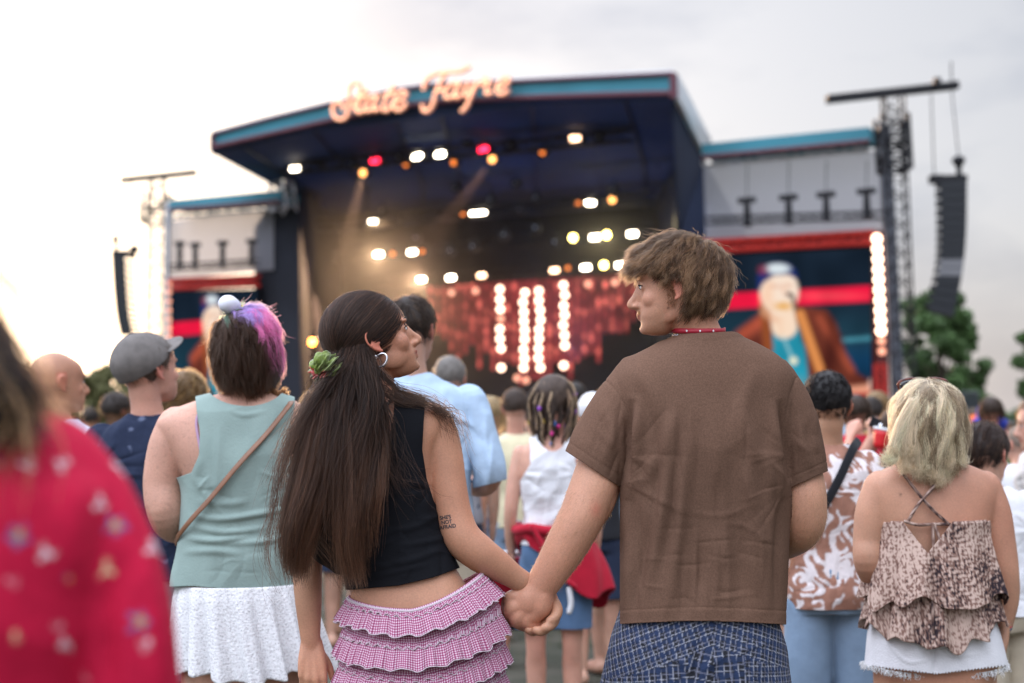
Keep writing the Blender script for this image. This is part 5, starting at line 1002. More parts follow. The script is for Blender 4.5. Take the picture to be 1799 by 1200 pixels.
# hoop earring and small stud
ec = HW.w((.083, -.012, -.062)); axx = HW.R @ np.array([.45, .9, 0]); axx /= np.linalg.norm(axx); ring = [ec+.0155*(math.cos(a)*axx+math.sin(a)*np.array([0, 0, 1.])) for a in np.linspace(0, 2*math.pi, 33)]
V, F = tube(ring, [.0022+.0016*(math.sin(a)*-.5+.5) for a in np.linspace(0, 2*math.pi, 33)], n=12, sub=1, cap=False, ring=True); mkobj('earring', V, F, m_silver, wom)
V, F = ell(HW.w((.079, -.022, -.048)), (.0035,)*3); mkobj('ear_stud', V, F, m_silver, wom)
# scrunchie
m_scr1 = mat('green_velvet', (.20, .36, .035), .5, noise=.5, nscale=90, bump=.6, bscale=150, sheen=.5, attr=True)
sc0 = W(574, 650, YW-.075); rg = np.random.default_rng(8); ax = nrm(W(548, 668, YW-.1)-W(600, 632, YW-.05)); u = nrm(np.cross(ax, [0, 1, 0])); v = np.cross(ax, u); V = []; nA, nB = 220, 26
for i in range(nA):
    a = 2*math.pi*i/nA
    for j in range(nB):
        b2 = 2*math.pi*j/nB; rr_ = .0185*(1+.34*math.sin(13*a+2*math.sin(b2*2))+.18*math.sin(29*a+b2*3)+.12*math.sin(b2*5+7*a)); R_ = .0195+rr_*math.cos(b2)*1.0; V.append(sc0+u*R_*math.cos(a)+v*R_*math.sin(a)*1.15+ax*rr_*1.15*math.sin(b2))
V = np.array(V); F = [(i*nB+j, i*nB+(j+1) % nB, ((i+1) % nA)*nB+(j+1) % nB, ((i+1) % nA)*nB+j) for i in range(nA) for j in range(nB)]
jj = np.arange(len(V)) % nB; ii = np.arange(len(V))//nB; edge = (np.abs(jj-7) < 3) & ((ii//55) % 2 == 0); cc = np.where(edge[:, None], np.array([[.45, .03, .02]]), np.array([[.15, .21, .025]]))*(1+.25*noise3(V, 90, 4))[:, None]
mkobj('scrunchie', V, F, m_scr1, wom, cols=np.clip(cc, 0, 1))
# long hair
DK = np.array([.020, .012, .009]); MID = np.array([.058, .030, .020]); WARM = np.array([.17, .078, .042])
RW = (.0785, .101, .0905); CW = (0, -.020, .030)
hw = hair_cap(HW, 'hair', wom, DK*.8, R=RW, C=CW, grow=.007, hl=([-1, -.35, -.2, .0, .2, .4, .6, .8, 1], [-.09, -.085, -.03, .030, .038, .042, .046, .054, .062]), bump=.002, seed=2)
rows = [(582, 690, -.06, 26, .03), (586, 705, -.07, 38, .032), (592, 740, -.08, 54, .032), (590, 800, -.09, 56, .026), (585, 850, -.10, 40, .018), (580, 880, -.10, 20, .008)]
V, F = LF(YW, rows, n=40); V2, T2 = remesh([(V, F), ell(HW.w((0, -.06, -.03)), np.array((.05, .05, .07)))], .006, 4); mesh_from(V2, T2, 'hair_mass', M_HBASE, hw, np.ones((len(V2), 3))*DK)
SG = np.array([  # fall guides (u, k, 3): px,py,dy
 [(560, 655, -.06), (548, 705, -.07), (528, 780, -.08), (508, 860, -.10), (498, 945, -.11), (508, 1035, -.10)],
 [(558, 658, -.08), (548, 715, -.10), (530, 795, -.12), (515, 880, -.135), (505, 955, -.135), (522, 1022, -.12)],
 [(570, 662, -.09), (572, 730, -.12), (562, 810, -.135), (538, 890, -.15), (518, 955, -.145), (512, 1020, -.13)],
 [(588, 662, -.09), (608, 735, -.12), (618, 815, -.14), (622, 890, -.15), (620, 965, -.145), (632, 1038, -.125)],
 [(606, 655, -.085), (638, 725, -.11), (648, 800, -.13), (642, 870, -.14), (634, 930, -.14), (630, 1015, -.13)],
 [(640, 640, -.075), (670, 700, -.09), (684, 770, -.11), (674, 840, -.125), (662, 890, -.13), (650, 970, -.12)]])
SGw = np.array([[W(*(p[0], p[1], YW+p[2])) for p in g_] for g_ in SG])
UC = np.random.default_rng(99).uniform(0, 1, 150); UC[75:] = UC[:75]+.012; UC = np.where((UC > .43) & (UC < .57), UC+np.where(UC < .5, -.12, .12), UC); DC = np.random.default_rng(98).uniform(-1, 1, 150); KCF = np.random.default_rng(96).uniform(.70, 1.0, 150); KCF[::4] = 1.0; CCB = np.random.default_rng(97).uniform(.4, 2.3, 150)
def clumped(P, u, seed):
    rg = np.random.default_rng(seed); j = np.argmin(np.abs(u[:, None]-UC[None, :])+rg.uniform(0, .02, (len(u), 150)), 1); t = np.linspace(0, 1, P.shape[1])[None, :, None]
    Q = fall(UC[j], P.shape[1]) if P.shape[1] < 36 else None; k = np.clip((t-.35)*1.5, 0, .75)
    tgt = fall_at(UC[j], P); P = P*(1-k)+tgt*k; P[..., 1] -= (DC[j]*.028)[:, None]*np.clip(t[..., 0]*2-.4, 0, 1); sh = np.clip(t*1.6-.5, 0, 1)*np.sin(t*5+DC[j][:, None, None]*9)*.010; P[..., 0] += sh[..., 0]; return P, j
def fall_at(uc, P):
    m = P.shape[1]; m2 = min(m, 34); F_ = fall(uc, m2 if m <= 34 else 26); return F_ if m <= 34 else np.concatenate([P[:, :m-F_.shape[1]], F_], 1)
def fall(u, m):
    """(n,) u in 0..1 -> (n,m,3)"""
    D = np.stack([crom(g_, m) for g_ in SGw]); x = np.clip(u, 0, .9999)*(len(D)-1); i = x.astype(int); f = (x-i)[:, None, None]; return D[i]*(1-f)+D[i+1]*f
def headpath(d0, d1, m, lift):
    d0 = nrm(d0); d1 = nrm(d1); om = np.arccos(np.clip((d0*d1).sum(1), -1, 1))[:, None]; t = np.linspace(0, 1, m)[None, :]; a = np.sin((1-t)*om)/np.sin(om); b_ = np.sin(t*om)/np.sin(om); D = a[..., None]*d0[:, None]+b_[..., None]*d1[:, None]
    L_ = (1+lift[:, None]*np.clip(t*5, .15, 1))[..., None]; return HW.w((np.array(CW)+D*np.array(RW)*L_).reshape(-1, 3)).reshape(D.shape)
rg = np.random.default_rng(12)
# A: combed back to the scrunchie, then falling
dS = HW.l(sc0[None])[0]-np.array(CW); dS = dS/np.array(RW)
def strandsA(n, seed, spread=.02, m1=12, m2=26):
    rg = np.random.default_rng(seed); rt = scalp_roots(HW, n, seed, hl=([-1, -.3, -.15, .0, .2, .4, .6, .8, 1], [.0, .0, .03, .042, .046, .046, .05, .056, .062]), R=RW, C=CW); d0 = (rt-np.array(CW))/np.array(RW); d1 = np.tile(nrm(dS), (n, 1))+rg.normal(0, .07, (n, 3)); A = headpath(d0, d1, m1, .085+rg.uniform(0, .05, n))
    u = np.clip(rg.beta(1.5, 1.5, n)*.85, 0, 1); Fp = fall(u, m2); Fp = Fp+(sc0-Fp[:, :1])*np.exp(-np.linspace(0, 5, m2))[None, :, None]
    return np.concatenate([A, Fp[:, 1:]], 1), u
def add_noise(P, seed, amp, tip=.03, dep=.03):
    rg = np.random.default_rng(seed); n, m, _ = P.shape; t = np.linspace(0, 1, m)[None, :, None]; cl = rg.integers(0, 260, n); ph = rg.uniform(0, 6.3, (260, 3)); fq = rg.uniform(3, 8, (260, 3)); am = rg.normal(0, 1, (260, 3))
    w = np.sin(t*fq[cl][:, None, :]*1.3+ph[cl][:, None, :])*am[cl][:, None, :]*amp; w[..., 1] *= .5
    w2 = rg.normal(0, 1, (n, 1, 3))*tip*t**2.2; w2[..., 1] = np.abs(w2[..., 1])*-.25; w3 = np.sin(t*rg.uniform(6, 16, (n, 1, 1))+rg.uniform(0, 6.3, (n, 1, 3)))*amp*.35
    dpt = rg.uniform(-dep, dep*.4, (n, 1, 1))*np.array([0, 1, 0])*np.clip(t*2.2-.3, 0, 1); return P+(w+w3)*np.clip(t*2.0-.25, 0, 1)+w2+dpt
def trim(P, seed, lo=.72, fac=None):
    rg = np.random.default_rng(seed); n, m, _ = P.shape; k = rg.uniform(lo, 1.0, n)**.8; k = k if fac is None else k*fac; s = np.linspace(0, 1, m)[None, :]*k[:, None]*(m-1); i = np.clip(s.astype(int), 0, m-2); f = (s-i)[..., None]; r_ = np.arange(n)[:, None]; return P[r_, i]*(1-f)+P[r_, i+1]*f
def wcols(n, m, seed, warmtip=1.0):
    rg = np.random.default_rng(seed); c = hcol(n, DK*1.3, .4, seed, MID, .4); t = np.linspace(0, 1, m)[None, :, None]; k = np.clip((t-.45)*1.9, 0, 1)*warmtip*rg.uniform(.2, 1, (n, 1, 1)); return c[:, None, :]*(1-k)+(WARM*rg.uniform(.4, 1.1, (n, 1, 1)))*k
PA_, u = strandsA(7000, 51); PA_, j = clumped(PA_, u, 55); PA_ = trim(add_noise(PA_, 52, .0035, .010, .02), 53, .72, KCF[j]); hair_curves('hair_strands', PA_, hw, wcols(*PA_.shape[:2], 54, .8)*CCB[j][:, None, None], .00042, .00016)
# B: loose hair from behind the ear and the nape
def strandsB(n, seed):
    rg = np.random.default_rng(seed); u = rg.uniform(0, 1, n)**.8; m = 34; Fp = fall(u, m); rt = scalp_roots(HW, n, seed, hl=([-1, 1], [-.07, -.07]), R=RW, C=CW, extra=lambda p: (p[:, 2] < .02) & (p[:, 1] < -.012)); r0 = HW.w(rt); e = np.exp(-np.linspace(0, 6.5, m))[None, :, None]; return Fp+(r0[:, None]-Fp[:, :1])*e, u
PB_, u = strandsB(9500, 61); PB_, j = clumped(PB_, u, 65); PB_ = trim(add_noise(PB_, 62, .004, .011, .025), 63, .60, KCF[j]); hair_curves('hair_strands', PB_, hw, wcols(*PB_.shape[:2], 64, .85)*CCB[j][:, None, None], .00042, .00016)
# C: front pieces past the ear over the right shoulder, and stray wisps
def wisps(guides, n, seed, spread, tip, warm=.5, r0=.0004):
    rg = np.random.default_rng(seed); G = np.array([crom([W(p[0], p[1], YW+p[2]) for p in g_], 26) for g_ in guides]); P, idx = children(G, n, spread, tip, .7, seed); P = add_noise(P, seed+1, .0035, tip, .004); hair_curves('hair_strands', trim(P, seed+2, .6), hw, wcols(n, 26, seed+3, warm), r0, .00012)
wisps([[(645, 612, -.08), (655, 635, -.085), (668, 656, -.085), (700, 685, -.08), (745, 702, -.07), (785, 728, -.05), (803, 770, -.04)], [(640, 618, -.085), (648, 645, -.09), (660, 676, -.09), (705, 705, -.085), (760, 715, -.06), (795, 745, -.045)], [(635, 620, -.09), (640, 655, -.1), (655, 700, -.11), (676, 760, -.12), (680, 790, -.125)]], 300, 70, .007, .010)
wisps([[(660, 680, -.11), (690, 740, -.12), (700, 800, -.125), (722, 850, -.125), (752, 880, -.12)], [(650, 700, -.12), (678, 790, -.13), (700, 850, -.13), (735, 872, -.12)], [(760, 715, -.05), (790, 735, -.03), (806, 790, -.02)]], 130, 75, .006, .02)
wisps([[(545, 700, -.08), (500, 800, -.1), (480, 900, -.11), (470, 980, -.11), (500, 1040, -.1)], [(560, 700, -.1), (520, 820, -.12), (540, 920, -.13), (600, 1000, -.12), (640, 1040, -.12)]], 110, 80, .012, .015, 1.0)
wisps([[(600, 640, -.09), (560, 700, -.11), (520, 780, -.12), (500, 870, -.13)], [(640, 640, -.09), (650, 720, -.13), (625, 820, -.15), (610, 930, -.15)], [(620, 650, -.09), (600, 740, -.13), (585, 840, -.155), (590, 960, -.15)]], 1400, 84, .02, .02, .6)
# small black bag tucked behind the hair
bag = empty('shoulder_bag', W(585, 930, YW-.02), 'small black bag half hidden under the long dark hair', 'bag')
V, T = remesh([TP(YW, [(568, 868, -.04, 26), (562, 905, -.05, 38), (575, 950, -.05, 40), (600, 985, -.05, 26)]), TP(YW, [(600, 890, -.06, 32), (605, 945, -.06, 32)])], .005, 4); V = V+normals(V, T)*(.0018*noise3(V, 60, 2))[:, None]; mesh_from(V, T, 'pouch', m_blk, bag)
V, F = tube([W(x, y, YW+d) for x, y, d in ((545, 880, -.07), (560, 868, -.095), (590, 880, -.11), (610, 920, -.10), (605, 970, -.09))], .003, n=6); mkobj('zip', V, F, m_dark, bag)
V, F = tube([W(x, y, YW+d) for x, y, d in ((575, 900, -.08), (600, 820, -.10), (650, 745, -.09), (690, 700, -.05), (700, 690, 0))], .006, n=8, ratio=.4); mkobj('strap', V, F, m_dark, bag)

# fine golden hair along the man's forearms
bmn = [o for o in man.children if o.name.startswith('body')][0]; nv = len(bmn.data.vertices); cv = np.empty(nv*3); bmn.data.vertices.foreach_get('co', cv); cv = cv.reshape(-1, 3)+np.array(man.location); nn_ = np.empty(nv*3); bmn.data.vertices.foreach_get('normal', nn_); nn_ = nn_.reshape(-1, 3)
px, py = PX(cv); sel = np.where((((px < 1075) & (px > 925) & (py > 860) & (py < 1035)) | ((px > 1385) & (py > 840) & (py < 960))))[0]; rg = np.random.default_rng(301); sel = rg.choice(sel, min(2200, len(sel)), False); p0 = cv[sel]; d = nrm(nn_[sel]*.35+np.array([-.45, -.1, -.8])+rg.normal(0, .25, (len(sel), 3))); P = np.stack([p0+d*q for q in (0, .005, .010)], 1); hair_curves('arm_hair', P, man, hcol(len(sel), (.42, .24, .12), .3, 302), .00016, .00006)
# ================================================================== everybody else
SK = {'fair': (.57, .33, .235), 'pink': (.58, .31, .225), 'tan': (.46, .24, .15), 'dark': (.16, .085, .05)}
def rotz(P, a, c): 
    P = np.array(P, float); ca, sa = math.cos(a), math.sin(a); d = P-c; return np.column_stack([d[:, 0]*ca-d[:, 1]*sa, d[:, 0]*sa+d[:, 1]*ca, d[:, 2]])+c
def fig(px, Y, py_top, lab, w=1.0, yaw=0, hyaw=0, hpitch=0, skin='fair', hair=None, top='tee', topmat=None, topcol=None, bot='shorts', botmat=None, arms=('down', 'down'), vox=.007, group=None, k=1.0, crown=.125, H=None, hemf=.50, seed=0, lean=0.0, hx=0.0, female=False, dens=1.0, fine=True, fat=1.0, faces=False):
    head0 = W(px+hx, py_top, Y); Hh = H or head0[2]; u = Hh/1.75; root = person_root(px, Y, lab, group); X0 = W(px, 800, Y)[0]; dx = head0[0]-X0; o = np.array([X0, Y, 0.])
    Hd = Head(0, 0, Y, hyaw, hpitch, k*u**.3); Hd.c = np.array([X0+dx, Y, Hh-crown*k*u**.3])
    def rw(z, hw, hd, ex=2.5, g=0.0): return (X0+dx*np.interp(z/u, [.9, 1.42], [0, 1]), Y, z, hw*w*u+g, hd*u*fat+g, ex, math.radians(-yaw))
    T_ = [(1.475, .045, .045), (1.445, .085, .06), (1.415, .135, .08), (1.37, .168, .095), (1.30, .172, .11), (1.2, .158, .115), (1.08, .142, .105), (.98, .150, .115), (.88, .168, .125), (.80, .150, .115)]
    torso = lambda g, lo=0, hi=2: loft([rw(z*u, a, b, 2.5, g) for z, a, b in T_[::-1] if lo < z*u < hi], 40, 4)
    sol = Hd.solids(female=female)+[Hd.neck((X0+dx*.98, Y, 1.43*u), .053, .06), torso(0)]
    AR = {'down': [(.168, 0, 1.375), (.20, -.01, 1.25), (.225, -.02, 1.10), (.232, .02, .98), (.225, .06, .86)], 'bent': [(.168, 0, 1.375), (.205, -.02, 1.25), (.232, -.03, 1.12), (.19, .12, 1.08), (.10, .24, 1.12)], 'up': [(.165, 0, 1.38), (.22, .06, 1.36), (.28, .12, 1.33), (.25, .2, 1.45), (.20, .26, 1.60)], 'hip': [(.168, 0, 1.375), (.22, -.03, 1.25), (.275, -.05, 1.12), (.23, .0, 1.03), (.16, .06, .98)]}
    RR = [.048, .046, .040, .034, .024]; ap = {}
    for s_, a in zip((-1, 1), arms):
        P = rotz([(X0+dx*.9+s_*q[0]*w*u, Y+q[1]*u, q[2]*u) for q in AR[a]], math.radians(-yaw), np.array([X0+dx*.9, Y, 0])); ap[s_] = P; r_ = [q*u*(.9 if female else 1)*(.5+.5*w) for q in RR]; sol.append(tube(P, r_, n=18))
        hd_ = P[-1]-P[-2]; sol += hand_solids(P[-1], hd_, np.array([s_*1., -.3, 0]) if a == 'down' else np.array([s_*.6, -.8, .1]), side=-s_, curl=30 if a != 'up' else 60, k=.95*u)
    ca, sa = math.cos(math.radians(-yaw)), math.sin(math.radians(-yaw)); hp = lambda s_: np.array([X0+s_*.085*ca*w*u, Y+s_*.085*sa*w*u, .84*u])
    sol += legs_solids(hp(-1), hp(1), .082*u*(.5+.5*w))
    b = body(root, sol, vox, SK[skin], Hd, 2, seed)
    g = .010
    if topmat is not None:
        gs = [torso(g+.004, lo=(hemf-.14)*1.75*u)]
        if top != 'tank':
            L_ = {'tee': 1.7, 'long': 2.55, 'full': 3.9}[top]
            for s_ in (-1, 1): P = crom(np.column_stack([ap[s_], np.array(RR)*u]), 41); n = int(L_*10); gs.append(tube(P[:n, :3], P[:n, 3]*1.04+g*1.2, n=20, sub=1))
        zn = 1.455*u; ab = .118*w*u
        def cf(px_, py_, V):
            f = V[:, 2]-hemf*1.75*u
            if top == 'tank':
                x = np.abs((V[:, 0]-X0-dx*.95)*ca+(V[:, 1]-Y)*sa); f = np.minimum(f, np.where(V[:, 2] > 1.22*u, ab+np.clip(1.32*u-V[:, 2], 0, .1)*.6-x, 9)); f = np.minimum(f, np.hypot(x/(.075*u), (V[:, 2]-1.48*u)/(.10*u))*.1-.1)
            xl_ = np.abs((V[:, 0]-X0-dx*.95)*ca+(V[:, 1]-Y)*sa)
            if top == 'long': f = np.minimum(f, np.maximum(V[:, 2]-1.085*u-.25*(xl_-.2*w*u), .178*w*u-xl_))
            return np.minimum(f, np.hypot((V[:, 0]-X0-dx)/(.072), (V[:, 1]-Y)/(.070))*.1-.1+np.clip(zn-V[:, 2], 0, 9)*3)
        dr = [([(px-60, py_top+300), (px+60, py_top+290)], .0, 5)]
        sp_ = FPX/Y; yT = py_top+.35*sp_*u; yB = py_top+(Hh-hemf*1.75*u)*sp_; fl_r = rand_folds(px, yT, yB, .24*w*u*sp_, 26, seed+60, .007 if top in ('long', 'full') else .005, .013*sp_, [(px-.16*w*u*sp_, yT+.12*sp_, 1), (px+.16*w*u*sp_, yT+.12*sp_, -1)]) if fine else None
        wrk = .0022 if top in ('long', 'full') else .004
        garment(root, {'tank': 'tank_top', 'tee': 't_shirt', 'long': 'shirt', 'full': 'shirt'}[top], gs, vox*.9, topmat, cf, fl_r, Y, .003, 2, wrk if fine else .002, seed, cols=topcol, fsc=(13, 13, 8) if top in ('long', 'full') else (7, 7, 5))
    if botmat is not None:
        lo = {'shorts': .40, 'jeans': .06, 'skirt': .42}[bot]*u*1.0; lo = {'shorts': .52*u, 'jeans': .08, 'skirt': .6*u}[bot]; gs = [torso(g*.6, hi=1.05*u)]
        for s_ in (-1, 1):
            h = hp(s_); fx = {'shorts': (.098, .10, .10), 'jeans': (.10, .085, .085), 'skirt': (.10, .13, .15)}[bot]; gs.append(tube([h, (h[0]+s_*.01, h[1], h[2]*.5+lo*.5), (h[0]+s_*.012, h[1]-.005, lo)], [a*u*(.5+.5*w) for a in fx], n=24))
        garment(root, bot, gs, vox, botmat, lambda a, b_, V: np.minimum(V[:, 2]-lo, 1.03*u-V[:, 2]), None, Y, .003, 2, .004, seed+3, fsc=(5, 5, 3))
    if hair: hair(Hd, root)
    if faces: face_details(Hd, root, seed=seed)
    return root, Hd
def H_(col, n=2600, length=.03, **k): return lambda Hd, root: short_hair(Hd, root, col, n=n, length=length, **k)
def print_col(base, ink, sc, thr, seed=0, ink2=None, warp=1.0):
    def f(V, N_):
        a = noise3(V, sc, seed)*.6+noise3(V, sc*2.3, seed+1)*.5*warp+.35*np.sin(noise3(V, sc*.9, seed+5)*9); k = np.clip((a-thr)*6+.5, 0, 1)[:, None]; c = np.array(base)*(1-k)+np.array(ink)*k
        if ink2 is not None: k2 = np.clip((noise3(V, sc*1.7, seed+7)-.75)*8, 0, 1)[:, None]; c = c*(1-k2)+np.array(ink2)*k2
        return c
    return f
m_cloth_a = mat('printed_cotton', (.5, .5, .5), .85, attr=True, noise=.08, nscale=60, bump=.3, bscale=90, spec=.2)
def cloth(name, c, b=.35): return mat(name, c, .85, noise=.10, nscale=14, bump=b, bscale=70, spec=.2, sheen=.1)
m_denim_l = cloth('pale_blue_denim', (.22, .31, .43)); m_denim = cloth('mid_blue_denim', (.09, .16, .28)); m_whitec = cloth('white_cotton', (.72, .72, .74)); m_greyc = cloth('grey_cotton', (.25, .25, .27)); m_blackc = cloth('black_cotton', (.015, .016, .02)); m_beige = cloth('beige_cotton', (.42, .36, .27)); m_navyc = cloth('navy_cotton', (.02, .03, .06))
def strap(root, pts, Y0, r, ratio, m, name='strap'):
    V, F = tube([W(x, y, Y0+d) for x, y, d in pts], r, n=10, sub=8, ratio=ratio, up=(0, -1, 0)); return mkobj(name, V, F, m, root)
# ---- woman with rainbow hair
YR = 4.3; rw_ = person_root(425, YR, 'woman from behind with pink, violet and mint hair, sage tank top and white lace skirt')
HR = Head(436, 614, YR, 8, 6, 1.0); sol = HR.solids(female=True); sol.append(HR.neck(W(432, 705, YR), .056, .07))
tr_ = [(432, 692, 0, 50, .055), (428, 706, 0, 92, .07), (420, 722, 0, 122, .085), (412, 745, 0, 136, .10), (416, 790, 0, 116, .12), (423, 850, 0, 94, .125), (425, 910, 0, 93, .125), (424, 970, 0, 99, .13), (422, 1030, 0, 108, .13), (426, 1090, 0, 108, .135), (428, 1150, 0, 102, .13), (428, 1200, 0, 90, .12)]
sol.append(LF(YR, tr_)); sol.append(TP(YR, [(312, 748, 0, 36), (298, 790, 0, 38), (288, 850, 0, 36), (292, 900, -.01, 33), (305, 925, .06, 28), (330, 930, .16, 22), (360, 925, .24, 18)])); sol.append(TP(YR, [(512, 748, 0, 36), (530, 790, 0, 38), (545, 850, 0, 36), (548, 910, .0, 32), (540, 960, .08, 27), (530, 990, .16, 20)]))
sol += hand_solids(W(530, 990, YR+.16), (-.1, .5, -.8), (1, 0, 0), -1, 30); sol += legs_solids(W(375, 1170, YR), W(480, 1170, YR), .095)
body(rw_, sol, .0045, SK['pink'], HR, 2, 31, lambda V, c: c*(1-.12*(noise3(V, 260, 4) > .7)*(PX(V)[1] > 720))[:, None])
m_sage = mat('sage_green_cotton', (.26, .345, .315), .85, noise=.08, nscale=10, bump=.3, bscale=160, spec=.15, sheen=.1)
def clip_sage(px, py, V):
    xl_ = np.interp(py, [690, 715, 760, 800, 830, 860], [343, 345, 352, 350, 338, 250]); xr_ = np.interp(py, [690, 715, 760, 800, 830, 860], [517, 517, 508, 510, 520, 620]); nk = (np.hypot((px-432)/72, (py-670)/44)-1)*40
    return np.minimum(np.minimum(np.minimum(px-xl_, xr_-px), nk), 1033+3*np.sin(px/30)-py)
trb = [(r[0]-(6 if r[1] > 860 else 0), r[1]-(5 if r[1] < 760 else 0), r[2], r[3]+6-(4 if r[1] < 760 else 0), r[4]+.012) for r in tr_ if r[1] < 1095]
fo = [([(330, 905), (390, 912), (460, 902), (520, 890)], .007, 5), ([(335, 925), (400, 935), (480, 925)], .006, 5), ([(325, 945), (380, 950), (440, 942)], .007, 5), ([(400, 955), (470, 950), (530, 930)], .005, 5), ([(320, 970), (380, 968), (430, 975)], .005, 6), ([(345, 880), (400, 885), (440, 880)], .004, 6), ([(355, 800), (345, 840), (365, 870)], .004, 7), ([(400, 720), (430, 730), (470, 722)], .003, 4)]
st_ = garment(rw_, 'tank_top', [LF(YR, trb)], .0042, m_sage, clip_sage, [(a_, b_*1.4, c_) for a_, b_, c_ in fo]+rand_folds(425, 740, 1030, 95, 16, 8, .0028, 6, [(350, 860, 1), (510, 850, -1)]), YR, .003, 2, .0035, 33)
# lace skirt with deep folds
m_lace = mat('white_lace', (.70, .70, .70), .9, bump=1.0, bscale=150); t = m_lace.node_tree; b = t.nodes['Principled BSDF']; vz = t.nodes.new('ShaderNodeTexVoronoi'); vz.inputs['Scale'].default_value = 130; tcl = t.nodes.new('ShaderNodeTexCoord'); t.links.new(tcl.outputs['Object'], vz.inputs[0]); rp = t.nodes.new('ShaderNodeValToRGB'); t.links.new(vz.outputs['Distance'], rp.inputs[0]); rp.color_ramp.elements[0].color = (.55, .54, .55, 1); rp.color_ramp.elements[0].position = .15; rp.color_ramp.elements[1].color = (.78, .78, .79, 1); rp.color_ramp.elements[1].position = .5; t.links.new(rp.outputs[0], b.inputs['Base Color'])
V = []; nA, nV = 420, 40
for i in range(nA):
    a = 2*math.pi*i/nA; n_ = noise3(np.array([[math.cos(a)*4, math.sin(a)*4, 0]]), 1, 5)[0]; ph = a*17+2.2*n_
    for j in range(nV):
        f = j/(nV-1); v = 1024+f*(150+8*math.sin(a*4+1)+4*math.sin(a*17+n_*2)*f+6*n_); hw = np.interp(f, [0, .15, 1], [112, 118, 136])*YR/FPX; cx, _, cz = W(424+22*f, v, YR); r_ = hw+.020*f**.8*math.sin(ph)+.006*f*math.sin(a*41+n_)
        V.append((cx+r_*math.cos(a)+.012*f*math.sin(a*3), YR+r_*.85*math.sin(a), cz))
skl = mkobj('skirt', V, [(i*nV+j, ((i+1) % nA)*nV+j, ((i+1) % nA)*nV+j+1, i*nV+j+1) for i in range(nA) for j in range(nV-1)], m_lace, rw_); solidify(skl, .0025)
strap(rw_, [(512, 705, -.06), (505, 716, -.105), (470, 760, -.125), (420, 815, -.153), (370, 875, -.155), (340, 908, -.148), (325, 926, -.130), (313, 942, -.085), (308, 955, -.01)], YR, .0085, .22, mat('brown_leather', (.20, .085, .04), .45, noise=.15, nscale=40), 'bag_strap')
strap(rw_, [(350, 722, -.09), (345, 745, -.102), (352, 790, -.118)], YR, .004, .35, mat('lilac_strap', (.45, .28, .42), .6), 'bra_strap')
HLr = ([-1, -.5, -.28, -.12, .15, .4, .6, .8, 1.0], [-.095, -.085, -.06, .0, .0, .03, .05, .062, .07])
cr_ = hair_cap(HR, 'hair', rw_, (.045, .028, .02), grow=.012, hl=HLr, bump=.004, seed=7); K = 640; rt = scalp_roots(HR, K, 71, hl=HLr); rg = np.random.default_rng(72); w0 = nrm(np.array([-.35, -.35, .87]))
def flr(p): return nrm(flow_from(w0)(p)+np.array([.25, 0, .05])*np.clip((p[:, 2]-.04)/.05, 0, 1)[:, None])
LR = np.where(rt[:, 2] > .075, .075, np.where(rt[:, 2] > .0, .155, .105))*rg.uniform(.8, 1.15, K); G = groom(HR, rt, flr, LR, m=16, grav=.26, lift=.020, wave=.006, wl=.11, keep=.62, seed=73, liftdir=.5); P, idx = children(G, 15000, .007, .006, .25, 74)
def rainbow(p, n):
    x = p[:, 0]; z = p[:, 2]+.25*p[:, 1]; c = np.array([(.075, .042, .028)])*np.ones((n, 1)); topk = np.clip((z-.070-.010*(x < -.02)+.022*(x > .02))/.008, 0, 1)[:, None]
    pal = np.where((x < -.030)[:, None], np.array([[.26, .58, .42]]), np.where((x < .008)[:, None], np.array([[.45, .30, .68]]), np.array([[.90, .22, .50]]))); return c*(1-topk)+pal*topk
rc = rainbow(rt, K)*rg.uniform(.7, 1.25, (K, 1)); cc = rc[idx][:, None, :]*np.ones((1, P.shape[1], 1)); tip = np.array([.32, .17, .09]); lowm = (rt[idx][:, 2] < .02)[:, None, None]*np.clip((np.linspace(0, 1, P.shape[1])-.6)*2, 0, 1)[None, :, None]*rg.uniform(0, 1, (len(P), 1, 1))*.5; cc = cc*(1-lowm)+tip*lowm
hair_curves('hair_strands', P, cr_, cc, .0006, .0002)
for gd in ([(478, 690, -.02), (495, 700, -.03), (505, 690, -.03)], [(470, 675, -.01), (488, 692, -.03), (502, 684, -.03)]): G = crom([W(a, b_, YR+c_) for a, b_, c_ in gd], 12)[None]; P, _ = children(G, 160, .010, .003, .5, 3); hair_curves('hair_strands', P, cr_, hcol(160, (.35, .17, .08), .3, 3), .0005)
fl2 = scalp_roots(HR, 90, 76, hl=HLr, extra=lambda p: p[:, 2] > .04); hair_curves('hair_strands', groom(HR, fl2, flr, rg.uniform(.03, .08, 90), m=10, grav=-.1, lift=.02, keep=.85, seed=77, liftdir=1.2), cr_, rainbow(fl2, 90), .0003)
clp = mkobj('hair_clip', *tube([W(428, 552, YR-.02), W(415, 543, YR-.04), W(408, 538, YR-.055)], [.019, .020, .020], n=24, sub=2), mat('yellow_plastic', (.75, .60, .03), .35), rw_)
V, F = tube([W(409, 539, YR-.05), W(402, 535, YR-.066), W(399, 534, YR-.072)], [.026, .028, .027], n=32, sub=2); c_ = mkobj('white_cap', V, F, mat('white_plastic', (.72, .73, .80), .35), clp); V, F = tube([W(399, 534, YR-.070), W(397, 533, YR-.078)], [.011, .010], n=24, sub=2); mkobj('knob', V, F, mat('white_plastic', (.72, .73, .80), .35), clp)
